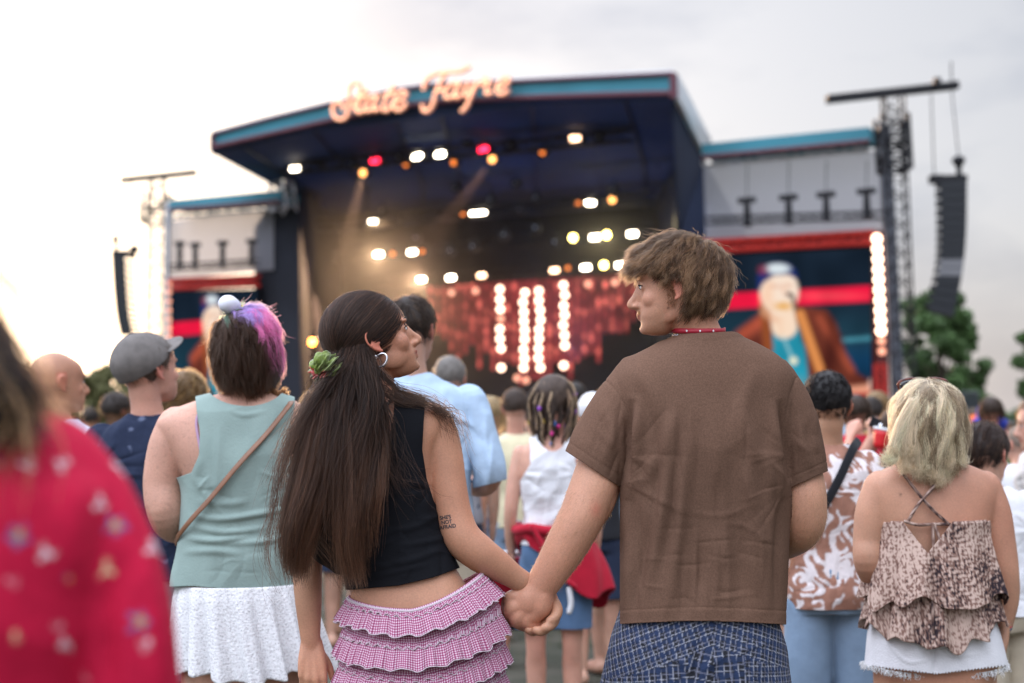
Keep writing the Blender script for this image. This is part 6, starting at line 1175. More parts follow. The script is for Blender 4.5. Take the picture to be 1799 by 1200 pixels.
# ---- blonde woman
YB = 4.2; bw = person_root(1638, YB, 'blonde woman from behind in a snake print halter top and frayed white shorts')
HB = Head(1630, 738, YB, 3, 2, .95); sol = HB.solids(female=True); sol.append(HB.neck(W(1634, 825, YB), .05, .06))
tb = [(1633, 810, 0, 44, .05), (1634, 822, 0, 78, .062), (1636, 838, 0, 104, .078), (1638, 862, 0, 113, .09), (1638, 900, 0, 106, .10), (1637, 950, 0, 90, .105), (1635, 1000, 0, 82, .10), (1634, 1050, 0, 86, .105), (1638, 1100, 0, 102, .12), (1642, 1150, 0, 108, .125), (1642, 1200, 0, 95, .12)]
sol.append(LF(YB, tb)); sol.append(TP(YB, [(1548, 855, 0, 30), (1534, 900, 0, 31), (1528, 950, 0, 29), (1528, 990, -.01, 27), (1542, 1025, .06, 22), (1560, 1050, .12, 17)])); sol.append(TP(YB, [(1728, 855, 0, 30), (1744, 900, 0, 31), (1754, 950, 0, 29), (1763, 1000, 0, 26), (1769, 1050, .01, 21), (1764, 1100, .01, 15, .8)]))
sol += hand_solids(W(1764, 1100, YB+.01), W(1756, 1200, YB)-W(1764, 1100, YB), (1, -.2, 0), -1, 35, .9); sol += hand_solids(W(1560, 1050, YB+.12), (.5, .6, .1), (-.5, -.2, .8), 1, 40, .9); sol += legs_solids(W(1590, 1170, YB), W(1692, 1170, YB), .092)
def postb(V, c):
    px, py = PX(V); c = c*(1-.8*np.exp(-((px-1582)**2+(py-869)**2)/5))[:, None]; sp_ = np.exp(-((px-1636)/9)**2)*(py > 850)*(py < 1000); return c*(1-.10*sp_)[:, None]
body(bw, sol, .0045, (.50, .25, .16), HB, 2, 41, postb)
def snake(V, N_):
    s = noise3(V, 300, 3)*.7+noise3(V, 520, 8)*.6; big = noise3(V, 26, 5); k = np.clip((s+.5*big+.15)*2+.3, 0, 1)[:, None]; d = np.clip((s*1.1+big*1.0-.75)*3, 0, 1)[:, None]; c = np.array([.56, .41, .34])*(1-k)+np.array([.20, .11, .085])*k; return c*(1-d)+np.array([.03, .02, .025])*d
def flounce(root, name, v0, v1f, Y0, cxf, hwf, m, colf, nfold, amp, seed, top_gap=None, grow=0.0):
    V = []; nA, nV = 560, 64
    for i in range(nA):
        a = 2*math.pi*i/nA; n_ = noise3(np.array([[math.cos(a)*4, math.sin(a)*4, seed]]), 1, 5)[0]
        for j in range(nV):
            f = j/(nV-1); ve = v1f(math.cos(a), a); v = v0+f*(ve-v0); hw = hwf(f)*Y0/FPX+grow; cx, _, cz = W(cxf, v, Y0); r_ = amp*f**1.2*(math.sin(a*nfold+2*n_)+.4*math.sin(a*nfold*2.1+n_)); V.append((cx+(hw+r_)*math.cos(a), Y0+(hw*.80+.012+r_)*math.sin(a), cz+.006*f*math.sin(a*nfold*1.5)))
    V = np.array(V); F = np.array([t for i in range(nA) for j in range(nV-1) for t in ((i*nV+j, ((i+1) % nA)*nV+j, ((i+1) % nA)*nV+j+1), (i*nV+j, ((i+1) % nA)*nV+j+1, i*nV+j+1))])
    px, py = PX(V); bk = V[:, 1] < Y0; f = np.where(bk, np.maximum(np.maximum(py-972+np.abs(px-1630)*1.25, -(py-900)*0-99), 912-py-99), 9)
    if top_gap: V, F = clip(V, F, f)
    return solidify(mesh_from(V, F, name, m, root, colf(V, None)), .0015)
m_snake = mat('snake_print_chiffon', (.5, .4, .35), .75, attr=True, bump=.2, bscale=200, spec=.2)
flounce(bw, 'halter_top', 912, lambda c, a: 1098+9*math.sin(a*5+1.0)+6*math.sin(a*12)+(38 if math.sin(a) < 0 else 0)*math.exp(-((c+.1)/.45)**2), YB, 1637, lambda f: np.interp(f, [0, .2, .6, 1], [92, 90, 100, 118]), m_snake, snake, 11, .011, 1, True, .006)
flounce(bw, 'upper_flounce', 914, lambda c, a: 1052+9*math.sin(a*5+2.0)+5*math.sin(a*11), YB, 1637, lambda f: np.interp(f, [0, .2, 1], [92, 93, 116]), m_snake, snake, 9, .012, 2, True, .012)
for p in ([(1566, 806, -.035), (1575, 816, -.072), (1600, 850, -.100), (1635, 892, -.113), (1668, 922, -.112)], [(1668, 812, -.045), (1660, 824, -.078), (1640, 855, -.102), (1612, 888, -.113), (1594, 918, -.112)], [(1590, 916, -.113), (1612, 922, -.117), (1640, 921, -.118), (1668, 921, -.112)], [(1638, 921, -.122), (1641, 980, -.135), (1638, 1040, -.150), (1640, 1110, -.170)], [(1642, 921, -.122), (1652, 960, -.135), (1648, 1030, -.152)]):
    V, F = tube([W(x, y, YB+d) for x, y, d in p], .0045, n=8, sub=6); mkobj('halter_strap', V, F, m_snake, bw, cols=snake(V, None)*.8)
m_wd = mat('white_denim', (.70, .69, .71), .85, bump=.4, bscale=200, noise=.05, nscale=30)
sb_ = [(1638, 1060, 0, 92, .115), (1640, 1100, 0, 106, .13), (1642, 1140, 0, 114, .137), (1644, 1180, 0, 118, .14), (1644, 1230, 0, 110, .13)]
xl, xr = W(1585, 1190, YB), W(1700, 1190, YB)
sh = garment(bw, 'shorts', [LF(YB, sb_), tube([(xl[0]+.01, YB, .62), (xl[0], YB, .50), (xl[0], YB, .42)], [.105, .108, .11]), tube([(xr[0]-.01, YB, .62), (xr[0], YB, .50), (xr[0], YB, .42)], [.105, .108, .11])], .004, m_wd, lambda px, py, V: 1184+np.abs(px-1644)*-.12+2*np.sin(px*1.1)-py, [([(1638, 1100), (1642, 1140), (1642, 1190)], -.008, 4), ([(1555, 1120), (1590, 1160), (1630, 1160)], .0025, 3), ([(1665, 1120), (1670, 1150), (1725, 1148)], .0025, 3)], YB, .003, 2, .002, 44)
rg = np.random.default_rng(45); a = rg.uniform(0, 6.28, 900); cxs = np.where(rg.random(900) < .5, xl[0], xr[0]); p0 = np.column_stack([cxs+.112*np.cos(a), YB+.115*np.sin(a), np.full(900, W(1640, 1181, YB)[2]-.0)-.0*a]); p0[:, 2] += .012*np.abs(p0[:, 0]-W(1644, 1190, YB)[0])/.1; P = np.stack([p0+[0, 0, .004], p0+rg.normal(0, .004, (900, 3))-[0, 0, .005], p0+rg.normal(0, .004, (900, 3))-[0, 0, .010]], 1); hair_curves('frayed_hem', P, sh, np.ones((900, 3))*.7, .0008, .0004, m=mat('white_thread', (.75, .75, .75), .8))
HLb = HL_DEF; cb = hair_cap(HB, 'hair', bw, (.22, .17, .11), grow=.010, hl=HLb, bump=.003, seed=9); K = 520; rt = scalp_roots(HB, K, 81, hl=HLb); rg = np.random.default_rng(82)
LB = np.clip((rt[:, 2]+.20), .05, .33)*rg.uniform(.88, 1.06, K)*1.02; G = groom(HB, rt, flow_from((.0, -.15, .98)), LB, m=24, grav=.40, lift=.028, wave=.007, wl=.12, keep=.62, seed=83, liftdir=.3); P, idx = children(G, 24000, .010, .006, .5, 84)
cB = hcol(K, (.92, .75, .52), .2, 85, (.30, .22, .14), .25)[idx]*rg.uniform(.55, 1.3, (len(P), 1)); hair_curves('hair_strands', P, cb, cB, .00045, .00016)
V, F = loft([(HB.c[0], YB-.01, W(1630, y, YB)[2], w_*YB/FPX, .085) for y, w_ in ((800, 46), (780, 50), (745, 50), (720, 48))], 30, 3); V2, T2 = remesh([(V, F)], .008, 4); mesh_from(V2, T2, 'hair_mass', M_HBASE, cb, np.ones((len(V2), 3))*np.array([.20, .15, .10]))
gB = []
for x0, x1, y1, fx in ((1600, 1596, 790, 6), (1625, 1622, 812, 3), (1645, 1652, 806, -4), (1585, 1572, 800, -14), (1592, 1590, 812, -6), (1610, 1612, 826, 4), (1632, 1640, 834, -8), (1655, 1668, 818, 12), (1672, 1686, 802, 16), (1620, 1650, 838, 10), (1600, 1575, 806, -20)):
    y1 = y1+rg.uniform(-22, 14); fx = fx*rg.uniform(-.2, .8)
    gB.append(crom([W(a_, b_, YB+c_) for a_, b_, c_ in ((1630+(x0-1630)*.55, 705, -.085), (1630+(x0*.6+x1*.4-1630)*.93, 742, -.10), (x1, 780, -.105), (x1+fx*.3, y1-8, -.10), (x1+fx, y1, -.105), (x1+fx*1.6, y1-7, -.11))], 20))
P, idx = children(np.array(gB), 3400, .013, .009, .6, 86); hair_curves('hair_strands', P, cb, hcol(len(gB), (.92, .75, .52), .2, 87)[idx]*rg.uniform(.55, 1.1, (len(P), 1)), .0006, .0002)
sgl = empty('sunglasses', HB.w((0, .0, .115)), 'tortoiseshell sunglasses pushed up on the blonde hair', 'sunglasses'); m_tort = mat('tortoiseshell', (.10, .02, .012), .15, noise=.8, nscale=60)
for sg_ in (-1, 1):
    V, F = tube(HB.w([(sg_*.070, .052, .088), (sg_*.083, .0, .058), (sg_*.086, -.045, .02)]), .0026, n=8); mkobj('temple', V, F, m_dark, sgl)
    V, F = tube(HB.w([(sg_*.006, .052, .125), (sg_*.035, .056, .130), (sg_*.070, .050, .122), (sg_*.076, .055, .105), (sg_*.058, .074, .088), (sg_*.020, .078, .088), (sg_*.006, .060, .110), (sg_*.006, .052, .125)]), .0038, n=8, cap=False, ring=True); mkobj('rim', V, F, m_tort, sgl)
    V, F = ell(HB.w((sg_*.038, .063, .110)), (.032*.95, .012, .018), HB.R @ R3(0, -50)); mkobj('lens', V, F, mat('dark_lens', (.02, .015, .012), .08), sgl)
V, F = tube(HB.w([(-.012, .056, .122), (0, .053, .125), (.012, .056, .122)]), .003, n=8); mkobj('bridge', V, F, m_tort, sgl)
for i, c_ in enumerate(((.05, .12, .45), (.4, .05, .06), (.1, .1, .12))): V, F = tube([W(1764, 1092+i*7, YB+.01)+np.array([.021*math.cos(a), .021*math.sin(a), .004*math.sin(a*2+i)]) for a in np.linspace(0, 6.283, 25)], .0028, n=6, cap=False, ring=True, sub=1); mkobj('bracelet', V, F, mat('bead', c_, .4), bw)
# ---- the blurred person in red, close to the camera
YF = 1.28; fp = person_root(-140, YF, 'out of focus person close up in a red shirt with blue and white flowers')
HF = Head(-350, 530, YF, 5, 0, .98); sol = HF.solids(female=True); sol.append(HF.neck(W(-130, 720, YF), .055, .07))
tf = [(-120, 690, 0, 90, .05), (-130, 735, 0, 175, .07), (-135, 775, 0, 240, .09), (-140, 830, 0, 285, .10), (-140, 900, 0, 330, .115), (-140, 1050, 0, 320, .12), (-140, 1250, 0, 290, .115), (-140, 1500, 0, 300, .12), (-140, 1750, 0, 320, .13), (-140, 1850, 0, 280, .12)]
sol.append(LF(YF, tf)); aF = [(70, 850, 0, 85), (150, 960, 0, 84), (200, 1100, 0, 82), (222, 1250, 0, 78), (230, 1400, .08, 66), (190, 1500, .2, 50)]; sol.append(TP(YF, aF)); sol.append(TP(YF, [(-400, 835, 0, 95), (-480, 1000, 0, 92), (-520, 1250, 0, 80), (-480, 1500, .1, 60)])); sol += hand_solids(W(190, 1500, YF+.2), (-.3, .8, 0), (0, -.2, 1), 1, 30, .95); sol += legs_solids(np.array([W(-220, 800, YF)[0], YF, .80]), np.array([W(-60, 800, YF)[0], YF, .80]), .09)
body(fp, sol, .006, SK['fair'], HF, 2, 51)
FL = [(30, 940, 30, 'b'), (200, 925, 28, 'b'), (245, 1092, 30, 'b'), (45, 820, 15, 'w'), (107, 819, 15, 'w'), (210, 822, 16, 'w'), (170, 885, 14, 'w'), (78, 972, 17, 'w'), (185, 1000, 17, 'y'), (265, 965, 16, 'w'), (110, 1130, 14, 'w'), (28, 1120, 12, 'y'), (118, 1015, 12, 'b'), (255, 1130, 14, 'w'), (95, 1100, 8, 'w'), (285, 900, 14, 'w'), (150, 1190, 10, 'p'), (20, 1020, 12, 'p'), (300, 1000, 14, 'w')]
rg = np.random.default_rng(52); FL += [(rg.uniform(-600, 0), rg.uniform(760, 1700), rg.uniform(12, 28), 'bwyw'[rg.integers(0, 4)]) for _ in range(110)]+[(rg.uniform(0, 340), rg.uniform(1210, 1700), rg.uniform(12, 28), 'bwyw'[rg.integers(0, 4)]) for _ in range(45)]
def redcol(V, N_):
    px, py = PX(V); c = np.ones((len(V), 3))*np.array([.50, .008, .045]); pal = {'b': (.08, .12, .32), 'w': (.75, .62, .66), 'y': (.75, .6, .35), 'p': (.7, .25, .3)}
    for x, y, r, k in FL:
        a = np.arctan2(py-y, px-x); qx, qy = px-x, py-y; t0 = x*.7+y
        if k == 'b': dd_ = np.hypot(qx, qy)-r*.8*(.60+.40*np.cos(5*a+x))
        else:
            dd_ = 99*np.ones(len(V))
            for j in range(3): an = t0+j*1.9; ux, uy = qx-r*.55*math.cos(an), qy-r*.55*math.sin(an); dd_ = np.minimum(dd_, (np.hypot((ux*math.cos(an)+uy*math.sin(an))/.62, (-ux*math.sin(an)+uy*math.cos(an))/.34)-r*.78)*.4)
        kk = np.clip(-dd_/3+.5, 0, 1)[:, None]; c = c*(1-kk)+np.array(pal[k])*kk
        if k == 'b': kk = np.clip((r*.3-np.hypot(px-x, py-y))/3+.5, 0, 1)[:, None]; c = c*(1-kk)+np.array((.6, .3, .1))*kk
    return c
tfb = [(r[0], r[1]-6, r[2], r[3]+18, r[4]+.012) for r in tf]
garment(fp, 'shirt', [LF(YF, tfb), TP(YF, [(a[0], a[1], a[2], a[3]+16) for a in [(20, 820, 0, 70)]+aF[:4]]), TP(YF, [(-400, 835, 0, 112), (-480, 1000, 0, 108), (-520, 1250, 0, 95)])], .0045, m_cloth_a, lambda px, py, V: np.minimum(V[:, 2]-.66, np.hypot((V[:, 0]-W(-125, 700, YF)[0])/.075, (V[:, 1]-YF)/.07)*.1-.1+np.clip(W(0, 705, YF)[2]-V[:, 2], 0, 9)*3), [([(215, 960), (190, 1100), (200, 1280)], -.010, 22), ([(150, 830), (120, 930), (140, 1050)], .006, 30), ([(240, 950), (270, 1100), (280, 1250)], .006, 20)], YF, .003, 2, .004, 53, cols=redcol, fsc=(8, 8, 4))
garment(fp, 'jeans', [tube([(W(-220, 800, YF)[0], YF, .85), (W(-220, 800, YF)[0], YF, .45), (W(-220, 800, YF)[0], YF, .1)], [.13, .10, .10]), tube([(W(-60, 800, YF)[0], YF, .85), (W(-60, 800, YF)[0], YF, .45), (W(-60, 800, YF)[0], YF, .1)], [.13, .10, .10])], .008, m_denim, None, None, YF)
cf_ = hair_cap(HF, 'hair', fp, (.03, .02, .015), grow=.012, seed=3); rt = scalp_roots(HF, 420, 91); rg = np.random.default_rng(92); G = groom(HF, rt, flow_from((0, -.1, 1)), np.clip(rt[:, 2]+.06, .04, .12), m=24, grav=.35, lift=.022, wave=.005, wl=.11, keep=.65, seed=93); P, idx = children(G, 7000, .012, .010, .6, 94)
t_ = np.clip((np.linspace(0, 1, 24)-.35)*1.6, 0, 1)[None, :, None]; k_ = (rg.random((len(P), 1, 1)) < .04)*t_; c0_ = hcol(len(P), (.014, .009, .007), .3, 95)[:, None, :]; hair_curves('hair_strands', P, cf_, c0_*(1-k_)+np.array([.45, .28, .14])*k_, .0007)
G2 = np.array([crom([W(a, b_, YF+c_) for a, b_, c_ in g_], 20) for g_ in ([(-90, 440, -.02), (-30, 490, -.02), (10, 545, -.03), (30, 600, -.04), (50, 660, -.05)], [(-120, 420, 0), (-50, 470, 0), (10, 500, 0), (40, 530, 0), (62, 580, 0)], [(-90, 560, -.1), (-30, 640, -.12), (5, 720, -.13), (20, 800, -.13), (26, 880, -.12)])]); P2, _ = children(G2, 60, .022, .01, .9, 98); hair_curves('hair_strands', P2, cf_, hcol(60, (.45, .26, .12), .4, 99), .0006); G = np.array([crom([W(a, b_, YF+c_) for a, b_, c_ in g_], 20) for g_ in ([(-160, 520, -.05), (-100, 590, -.06), (-40, 655, -.07), (10, 705, -.08), (50, 745, -.09)], [(-140, 520, -.08), (-90, 600, -.09), (-60, 660, -.10), (-45, 700, -.11), (-40, 740, -.12)], [(-140, 520, -.08), (-60, 590, -.09), (-20, 650, -.10), (0, 690, -.11), (5, 730, -.11)])]); P, _ = children(G, 1900, .030, .010, .8, 96); c0_ = hcol(len(P), (.014, .009, .007), .3, 97)[:, None, :]; k_ = (rg.random((len(P), 1, 1)) < .05)*np.clip(np.linspace(0, 1, 20)*1.5-.3, 0, 1)[None, :, None]; hair_curves('hair_strands', P, cf_, c0_*(1-k_)+np.array([.5, .3, .15])*k_, .0006)
# ---- the mid ground people, each with their own build, pose and clothes
m_navyp = m_cloth_a
cap_man, Hc = fig(250, 5.0, 590, 'man in a washed grey baseball cap and dark navy patterned shirt, seen from behind', hx=12, w=.98, hyaw=38, hpitch=8, skin='pink', top='long', topmat=m_navyp, topcol=print_col((.018, .026, .055), (.10, .12, .19), 38, .95, 3), botmat=m_greyc, arms=('bent', 'bent'), vox=.006, k=1.05, crown=.112, hair=H_((.10, .06, .04), 2200, .018), seed=3)
m_cap = mat('washed_grey_twill', (.15, .135, .125), .9, noise=.2, nscale=25, bump=.4, bscale=300)
def ballcap(Hd, root, m, turn=0, brim=True, lift=.0, nm_='cap', tilt=0):
    V, F = ell((0, -.018, .036+lift), (.0875, .109, .094), n=72, m=48); V = V+nrm(V-np.array([0, -.018, .036]))*(.0022*noise3(V, 40, 2)+.0012*(np.abs(np.sin(np.arctan2(V[:, 1]+.018, V[:, 0])*3)) < .06))[:, None]
    T = np.array([t for f in F for t in ([f] if len(f) == 3 else [(f[0], f[1], f[2]), (f[0], f[2], f[3])])]); V, T = clip(V, T, V[:, 2]-(.012+.28*V[:, 1]*(V[:, 1] > -9)+.008)); R_ = R3(turn, tilt); c = mesh_from(Hd.w(V @ R_.T), T, nm_, m, root); solidify(c, .002)
    if brim:
        A = np.radians(np.linspace(-62, 62, 25)); Vb = []; 
        for a in A:
            for f in np.linspace(0, 1, 9): r_ = 1+f*.62*math.cos(a*1.28); Vb.append((.0875*math.sin(a)*r_, -.018+.107*math.cos(a)*r_, .050+.010*f-.018*(math.sin(a)**2)*(.4+f)))
        b_ = mesh_from(Hd.w(np.array(Vb) @ R_.T), [(i*9+j, (i+1)*9+j, (i+1)*9+j+1, i*9+j+1) for i in range(24) for j in range(8)], 'brim', m, c); solidify(b_, .003)
    V, F = ell(Hd.w(np.array([(0, -.018, .131+lift)]) @ R_.T)[0], (.006, .006, .004)); mkobj('button', V, F, m, c); return c
ballcap(Hc, cap_man, m_cap, 0, tilt=14)
bald, _ = fig(92, 5.6, 617, 'balding man in a pale blue shirt at the left, turned to the right', hx=12, w=1.05, hyaw=52, hpitch=2, skin='tan', top='full', topmat=cloth('pale_blue_white_cotton', (.52, .58, .68)), botmat=m_navyc, arms=('bent', 'bent'), vox=.007, k=1.05, crown=.118, seed=5, faces=True)
blue, _ = fig(742, 5.2, 517, 'tall man with dark hair in a light blue button shirt behind the couple', hx=-18, w=1.12, hyaw=14, skin='pink', top='long', topmat=mat('light_blue_chambray', (.42, .55, .70), .85, noise=.08, nscale=20, bump=.3, bscale=80, spec=.2), botmat=m_beige, arms=('down', 'bent'), vox=.006, k=1.0, crown=.128, hair=H_((.035, .022, .016), 4200, .035, alt=(.12, .08, .055), lift=.010), seed=7)
yel, _ = fig(905, 8.5, 682, 'person with short brown hair in a pale yellow t-shirt', w=.95, skin='pink', top='tee', topmat=cloth('pale_yellow_cotton', (.66, .60, .40)), botmat=m_denim_l, bot='shorts', vox=.009, crown=.12, hair=H_((.05, .03, .02), 1500, .012), seed=9, fine=False)
drd, Hdr = fig(968, 6.5, 662, 'girl with beaded dreadlocks, white tank top and a red shirt tied round the waist', w=.92, hyaw=-18, hpitch=-4, skin='pink', top='tank', topmat=m_whitec, botmat=m_denim, bot='shorts', arms=('down', 'down'), vox=.007, crown=.118, female=True, hair=None, seed=11, hemf=.53)
# dreadlocks
cdr = hair_cap(Hdr, 'hair', drd, (.05, .03, .02), grow=.014, bump=.006, seed=5); rt = scalp_roots(Hdr, 62, 101); rg = np.random.default_rng(102); G = groom(Hdr, rt, flow_from((0, -.2, 1)), np.clip(rt[:, 2]+.27, .16, .40)*rg.uniform(.8, 1.15, 62), m=18, grav=.42, lift=.03, wave=.006, wl=.12, keep=.6, seed=103)
mDr = [mat('dreadlock', c_, .9, noise=.5, nscale=50, bump=1, bscale=120) for c_ in ((.045, .028, .02), (.16, .10, .06), (.30, .21, .13))]; beads = [mat('bead_'+n_, c_, .35) for n_, c_ in (('pink', (.75, .05, .3)), ('yellow', (.8, .55, .03)), ('blue', (.05, .2, .6)), ('violet', (.3, .08, .5)))]
for i, g_ in enumerate(G):
    V, F = tube(g_, np.linspace(.0068, .0045, 18)*rg.uniform(.8, 1.2), n=7, sub=1); d = mkobj('dreadlock', V, F, mDr[rg.integers(0, 3) if i % 2 else 0], cdr)
    if i % 3 == 0:
        j = rg.integers(6, 15); V, F = tube([g_[j], g_[j+1]*.5+g_[j]*.5], [.009, .009], n=8, sub=1); mkobj('bead', V, F, beads[i % 4], drd)
# red shirt tied round her hips
rs = person = None
ysx = 968; V = []; nA, nV = 160, 30
for i in range(nA):
    a = 2*math.pi*i/nA; x = math.cos(a); drop = 60+75*math.exp(-((x-.75)/.45)**2)+15*math.sin(a*3)+(-20 if x < -.3 else 0)
    for j in range(nV):
        f = j/(nV-1); v = 925+f*drop+8*x*0; c_ = W(ysx+6*f+14*f*max(x, 0), v, 6.5); r_ = (.155+.02*math.sin(f*3.1)+.075*f*max(x, 0)+.012*f*math.sin(a*9+f*3)); V.append((c_[0]+r_*x, 6.5+(.135+.02*f+.01*math.sin(a*7))*math.sin(a), c_[2]))
m_redc = cloth('red_jersey', (.42, .01, .03)); o = mkobj('tied_red_shirt', V, [(i*nV+j, ((i+1) % nA)*nV+j, ((i+1) % nA)*nV+j+1, i*nV+j+1) for i in range(nA) for j in range(nV-1)], m_redc, drd); solidify(o, .004)
for p in ([(935, 925, -.16), (955, 960, -.165), (985, 1010, -.165), (1010, 1030, -.16)], [(1000, 1035, -.15), (1003, 1060, -.15), (1000, 1075, -.15)]): V, F = tube([W(x, y, 6.5+d) for x, y, d in p], .012, n=8); mkobj('sleeve_hem', V, F, m_whitec if p[0][0] > 990 else m_redc, o)
V, F = tube([(W(ysx, 925, 6.5)[0]+.16*math.cos(a), 6.5+.14*math.sin(a), W(ysx, 928, 6.5)[2]+.006*math.sin(5*a)) for a in np.linspace(0, 6.283, 40)], .024, n=8, cap=False, ring=True, sub=1); mkobj('tied_knot_roll', V, F, m_redc, o)
alo, _ = fig(1450, 5.0, 652, 'dark haired man in a brown and white leaf print shirt with a black cross strap', w=.93, skin='tan', top='tee', topmat=m_cloth_a, topcol=print_col((.34, .17, .12), (.74, .68, .68), 36, .0, 21), botmat=m_denim_l, bot='jeans', arms=('down', 'down'), vox=.0055, crown=.122, hair=H_((.010, .008, .008), 5200, .018, w0=(0, -.4, .9)), seed=13, hemf=.47, fat=1.1)
strap(alo, [(1508, 775, -.03), (1497, 792, -.10), (1470, 850, -.145), (1440, 900, -.150), (1400, 945, -.13), (1378, 965, -.06)], 5.0, .017, .2, m_blackc, 'cross_strap')
bun, Hbn = fig(1752, 5.1, 742, 'woman with short dark hair in a plain white t-shirt, right of the blonde', hx=-22, w=1.0, hyaw=42, hpitch=-6, skin='pink', top='tee', topmat=m_whitec, botmat=m_beige, arms=('bent', 'bent'), vox=.007, crown=.122, hair=H_((.035, .022, .018), 4200, .05, w0=(0, .6, .8), lift=.008, alt=(.08, .045, .03)), female=True, seed=15, faces=True)
prof, _ = fig(1822, 7.0, 700, 'man in profile facing left at the right edge, with cropped reddish hair', w=1.0, hyaw=-78, hpitch=-8, yaw=-60, skin='pink', top='tee', topmat=cloth('off_white_cotton', (.62, .60, .58)), botmat=m_navyc, vox=.007, k=1.08, crown=.118, hair=H_((.16, .08, .05), 2200, .008), seed=17, faces=True)
bald2, _ = fig(1790, 8.6, 748, 'balding person in a white t-shirt at the right edge', w=1.0, hyaw=-15, skin='pink', top='tee', topmat=m_whitec, botmat=m_navyc, vox=.010, crown=.118, hair=H_((.30, .22, .17), 500, .004, hl=([-1, -.3, 0, .3, 1], [-.07, -.05, .02, .03, .2])), seed=19, fine=False)
pho, Hp = fig(1572, 6.6, 716, 'person behind the blonde holding up a phone and a red cup', w=.95, hyaw=-10, skin='pink', top='tee', topmat=m_blackc, botmat=m_navyc, arms=('up', 'up'), vox=.008, crown=.12, hair=H_((.06, .035, .025), 1500, .03), seed=23, fine=False)
# raised forearm with the cup and phone beside her head
V, T = remesh([TP(6.6, [(1512, 840, .1, 15), (1522, 800, .05, 14), (1535, 772, .02, 12)])]+hand_solids(W(1535, 775, 6.62), (.15, .1, 1), (.2, -1, 0), 1, 60, .95), .006, 2); mesh_from(V, T, 'raised_hand', skin_mat(), pho, skin_cols(V, SK['pink'], None, 3))
cup = empty('cup', W(1550, 765, 6.55), 'red plastic cup with a white rim in the raised hand', 'cup'); a, b_ = W(1546, 788, 6.55), W(1552, 757, 6.55); V, F = tube([a, a*.5+b_*.5, b_], [.030, .037, .043], n=24, sub=2, ring=True); mkobj('cup_wall', V, F, mat('red_plastic', (.6, .015, .02), .35), cup); V, F = tube([b_, b_+(b_-a)*.14], [.046, .046], n=24, sub=1, ring=True); mkobj('rim', V, F, m_white, cup)
ph_ = empty('phone', W(1543, 742, 6.6), 'dark phone held up above the red cup', 'phone'); mb = MB(); mb.box(W(1543, 745, 6.58), (.08, .012, .05), R3(20, 10, 25)); mb.build('phone_body', m_dark, ph_); V, F = tube([W(1548, 748, 6.57), W(1548, 748, 6.562)], [.012, .012], n=14, sub=1, ring=True); mkobj('lens', V, F, m_silver, ph_)
cur, Hcu = fig(325, 6.4, 652, 'person with curly dark blond hair half hidden behind the man in the grey cap', w=.9, skin='pink', top='tee', topmat=m_blackc, botmat=m_navyc, vox=.009, crown=.12, hair=H_((.20, .12, .055), 3600, .17, wave=.012, wl=.05, grav=.4, lift=.02, alt=(.40, .25, .10), spread=.012), seed=25, fine=False)
hat, Hht = fig(350, 9.0, 668, 'person in a dark brimmed hat below the left video screen', w=.95, skin='fair', top='tee', topmat=m_greyc, botmat=m_navyc, vox=.011, crown=.13, hair=H_((.03, .02, .015), 500, .02), seed=27, fine=False); ballcap(Hht, hat, m_dark, 0, True, nm_='hat')
wcp, Hwc = fig(1042, 7.8, 690, 'person in a white and blue cap just behind the sleeve of the man in brown', w=.95, hyaw=10, skin='fair', top='tee', topmat=m_blackc, botmat=m_navyc, vox=.010, crown=.13, hair=H_((.05, .03, .02), 500, .02), seed=29, fine=False); ballcap(Hwc, wcp, m_whitec, 0, True)
gry, _ = fig(790, 7.6, 624, 'tall grey haired person just past the shoulder of the light blue shirt', w=.95, skin='fair', top='tee', topmat=m_greyc, botmat=m_navyc, vox=.010, crown=.125, hair=H_((.22, .20, .18), 1500, .03), seed=31, fine=False)
bhat, Hbh = fig(1737, 12, 716, 'person in a bright blue bucket hat in the far crowd at the right', w=.95, skin='fair', top='tee', topmat=m_navyc, botmat=m_navyc, vox=.014, crown=.135, hair=H_((.05, .03, .02), 300, .02), seed=33, fine=False)
V, F = tube(Hbh.w([(0, -.01, .155), (0, -.01, .14), (0, -.01, .06), (0, -.01, .045), (0, -.01, .02)]), [.05, .095, .108, .112, .150], n=28, up=(0, 1, 0)); mkobj('bucket_hat', V, F, cloth('royal_blue_cotton', (.01, .03, .30)), bhat)
ora, Hor = fig(1712, 13.5, 728, 'person in an orange beanie beside the blue bucket hat', w=.95, skin='fair', top='tee', topmat=m_greyc, botmat=m_navyc, vox=.014, crown=.135, hair=H_((.05, .03, .02), 300, .02), seed=35, fine=False); ballcap(Hor, ora, cloth('orange_knit', (.65, .12, .03)), 0, False, nm_='beanie')
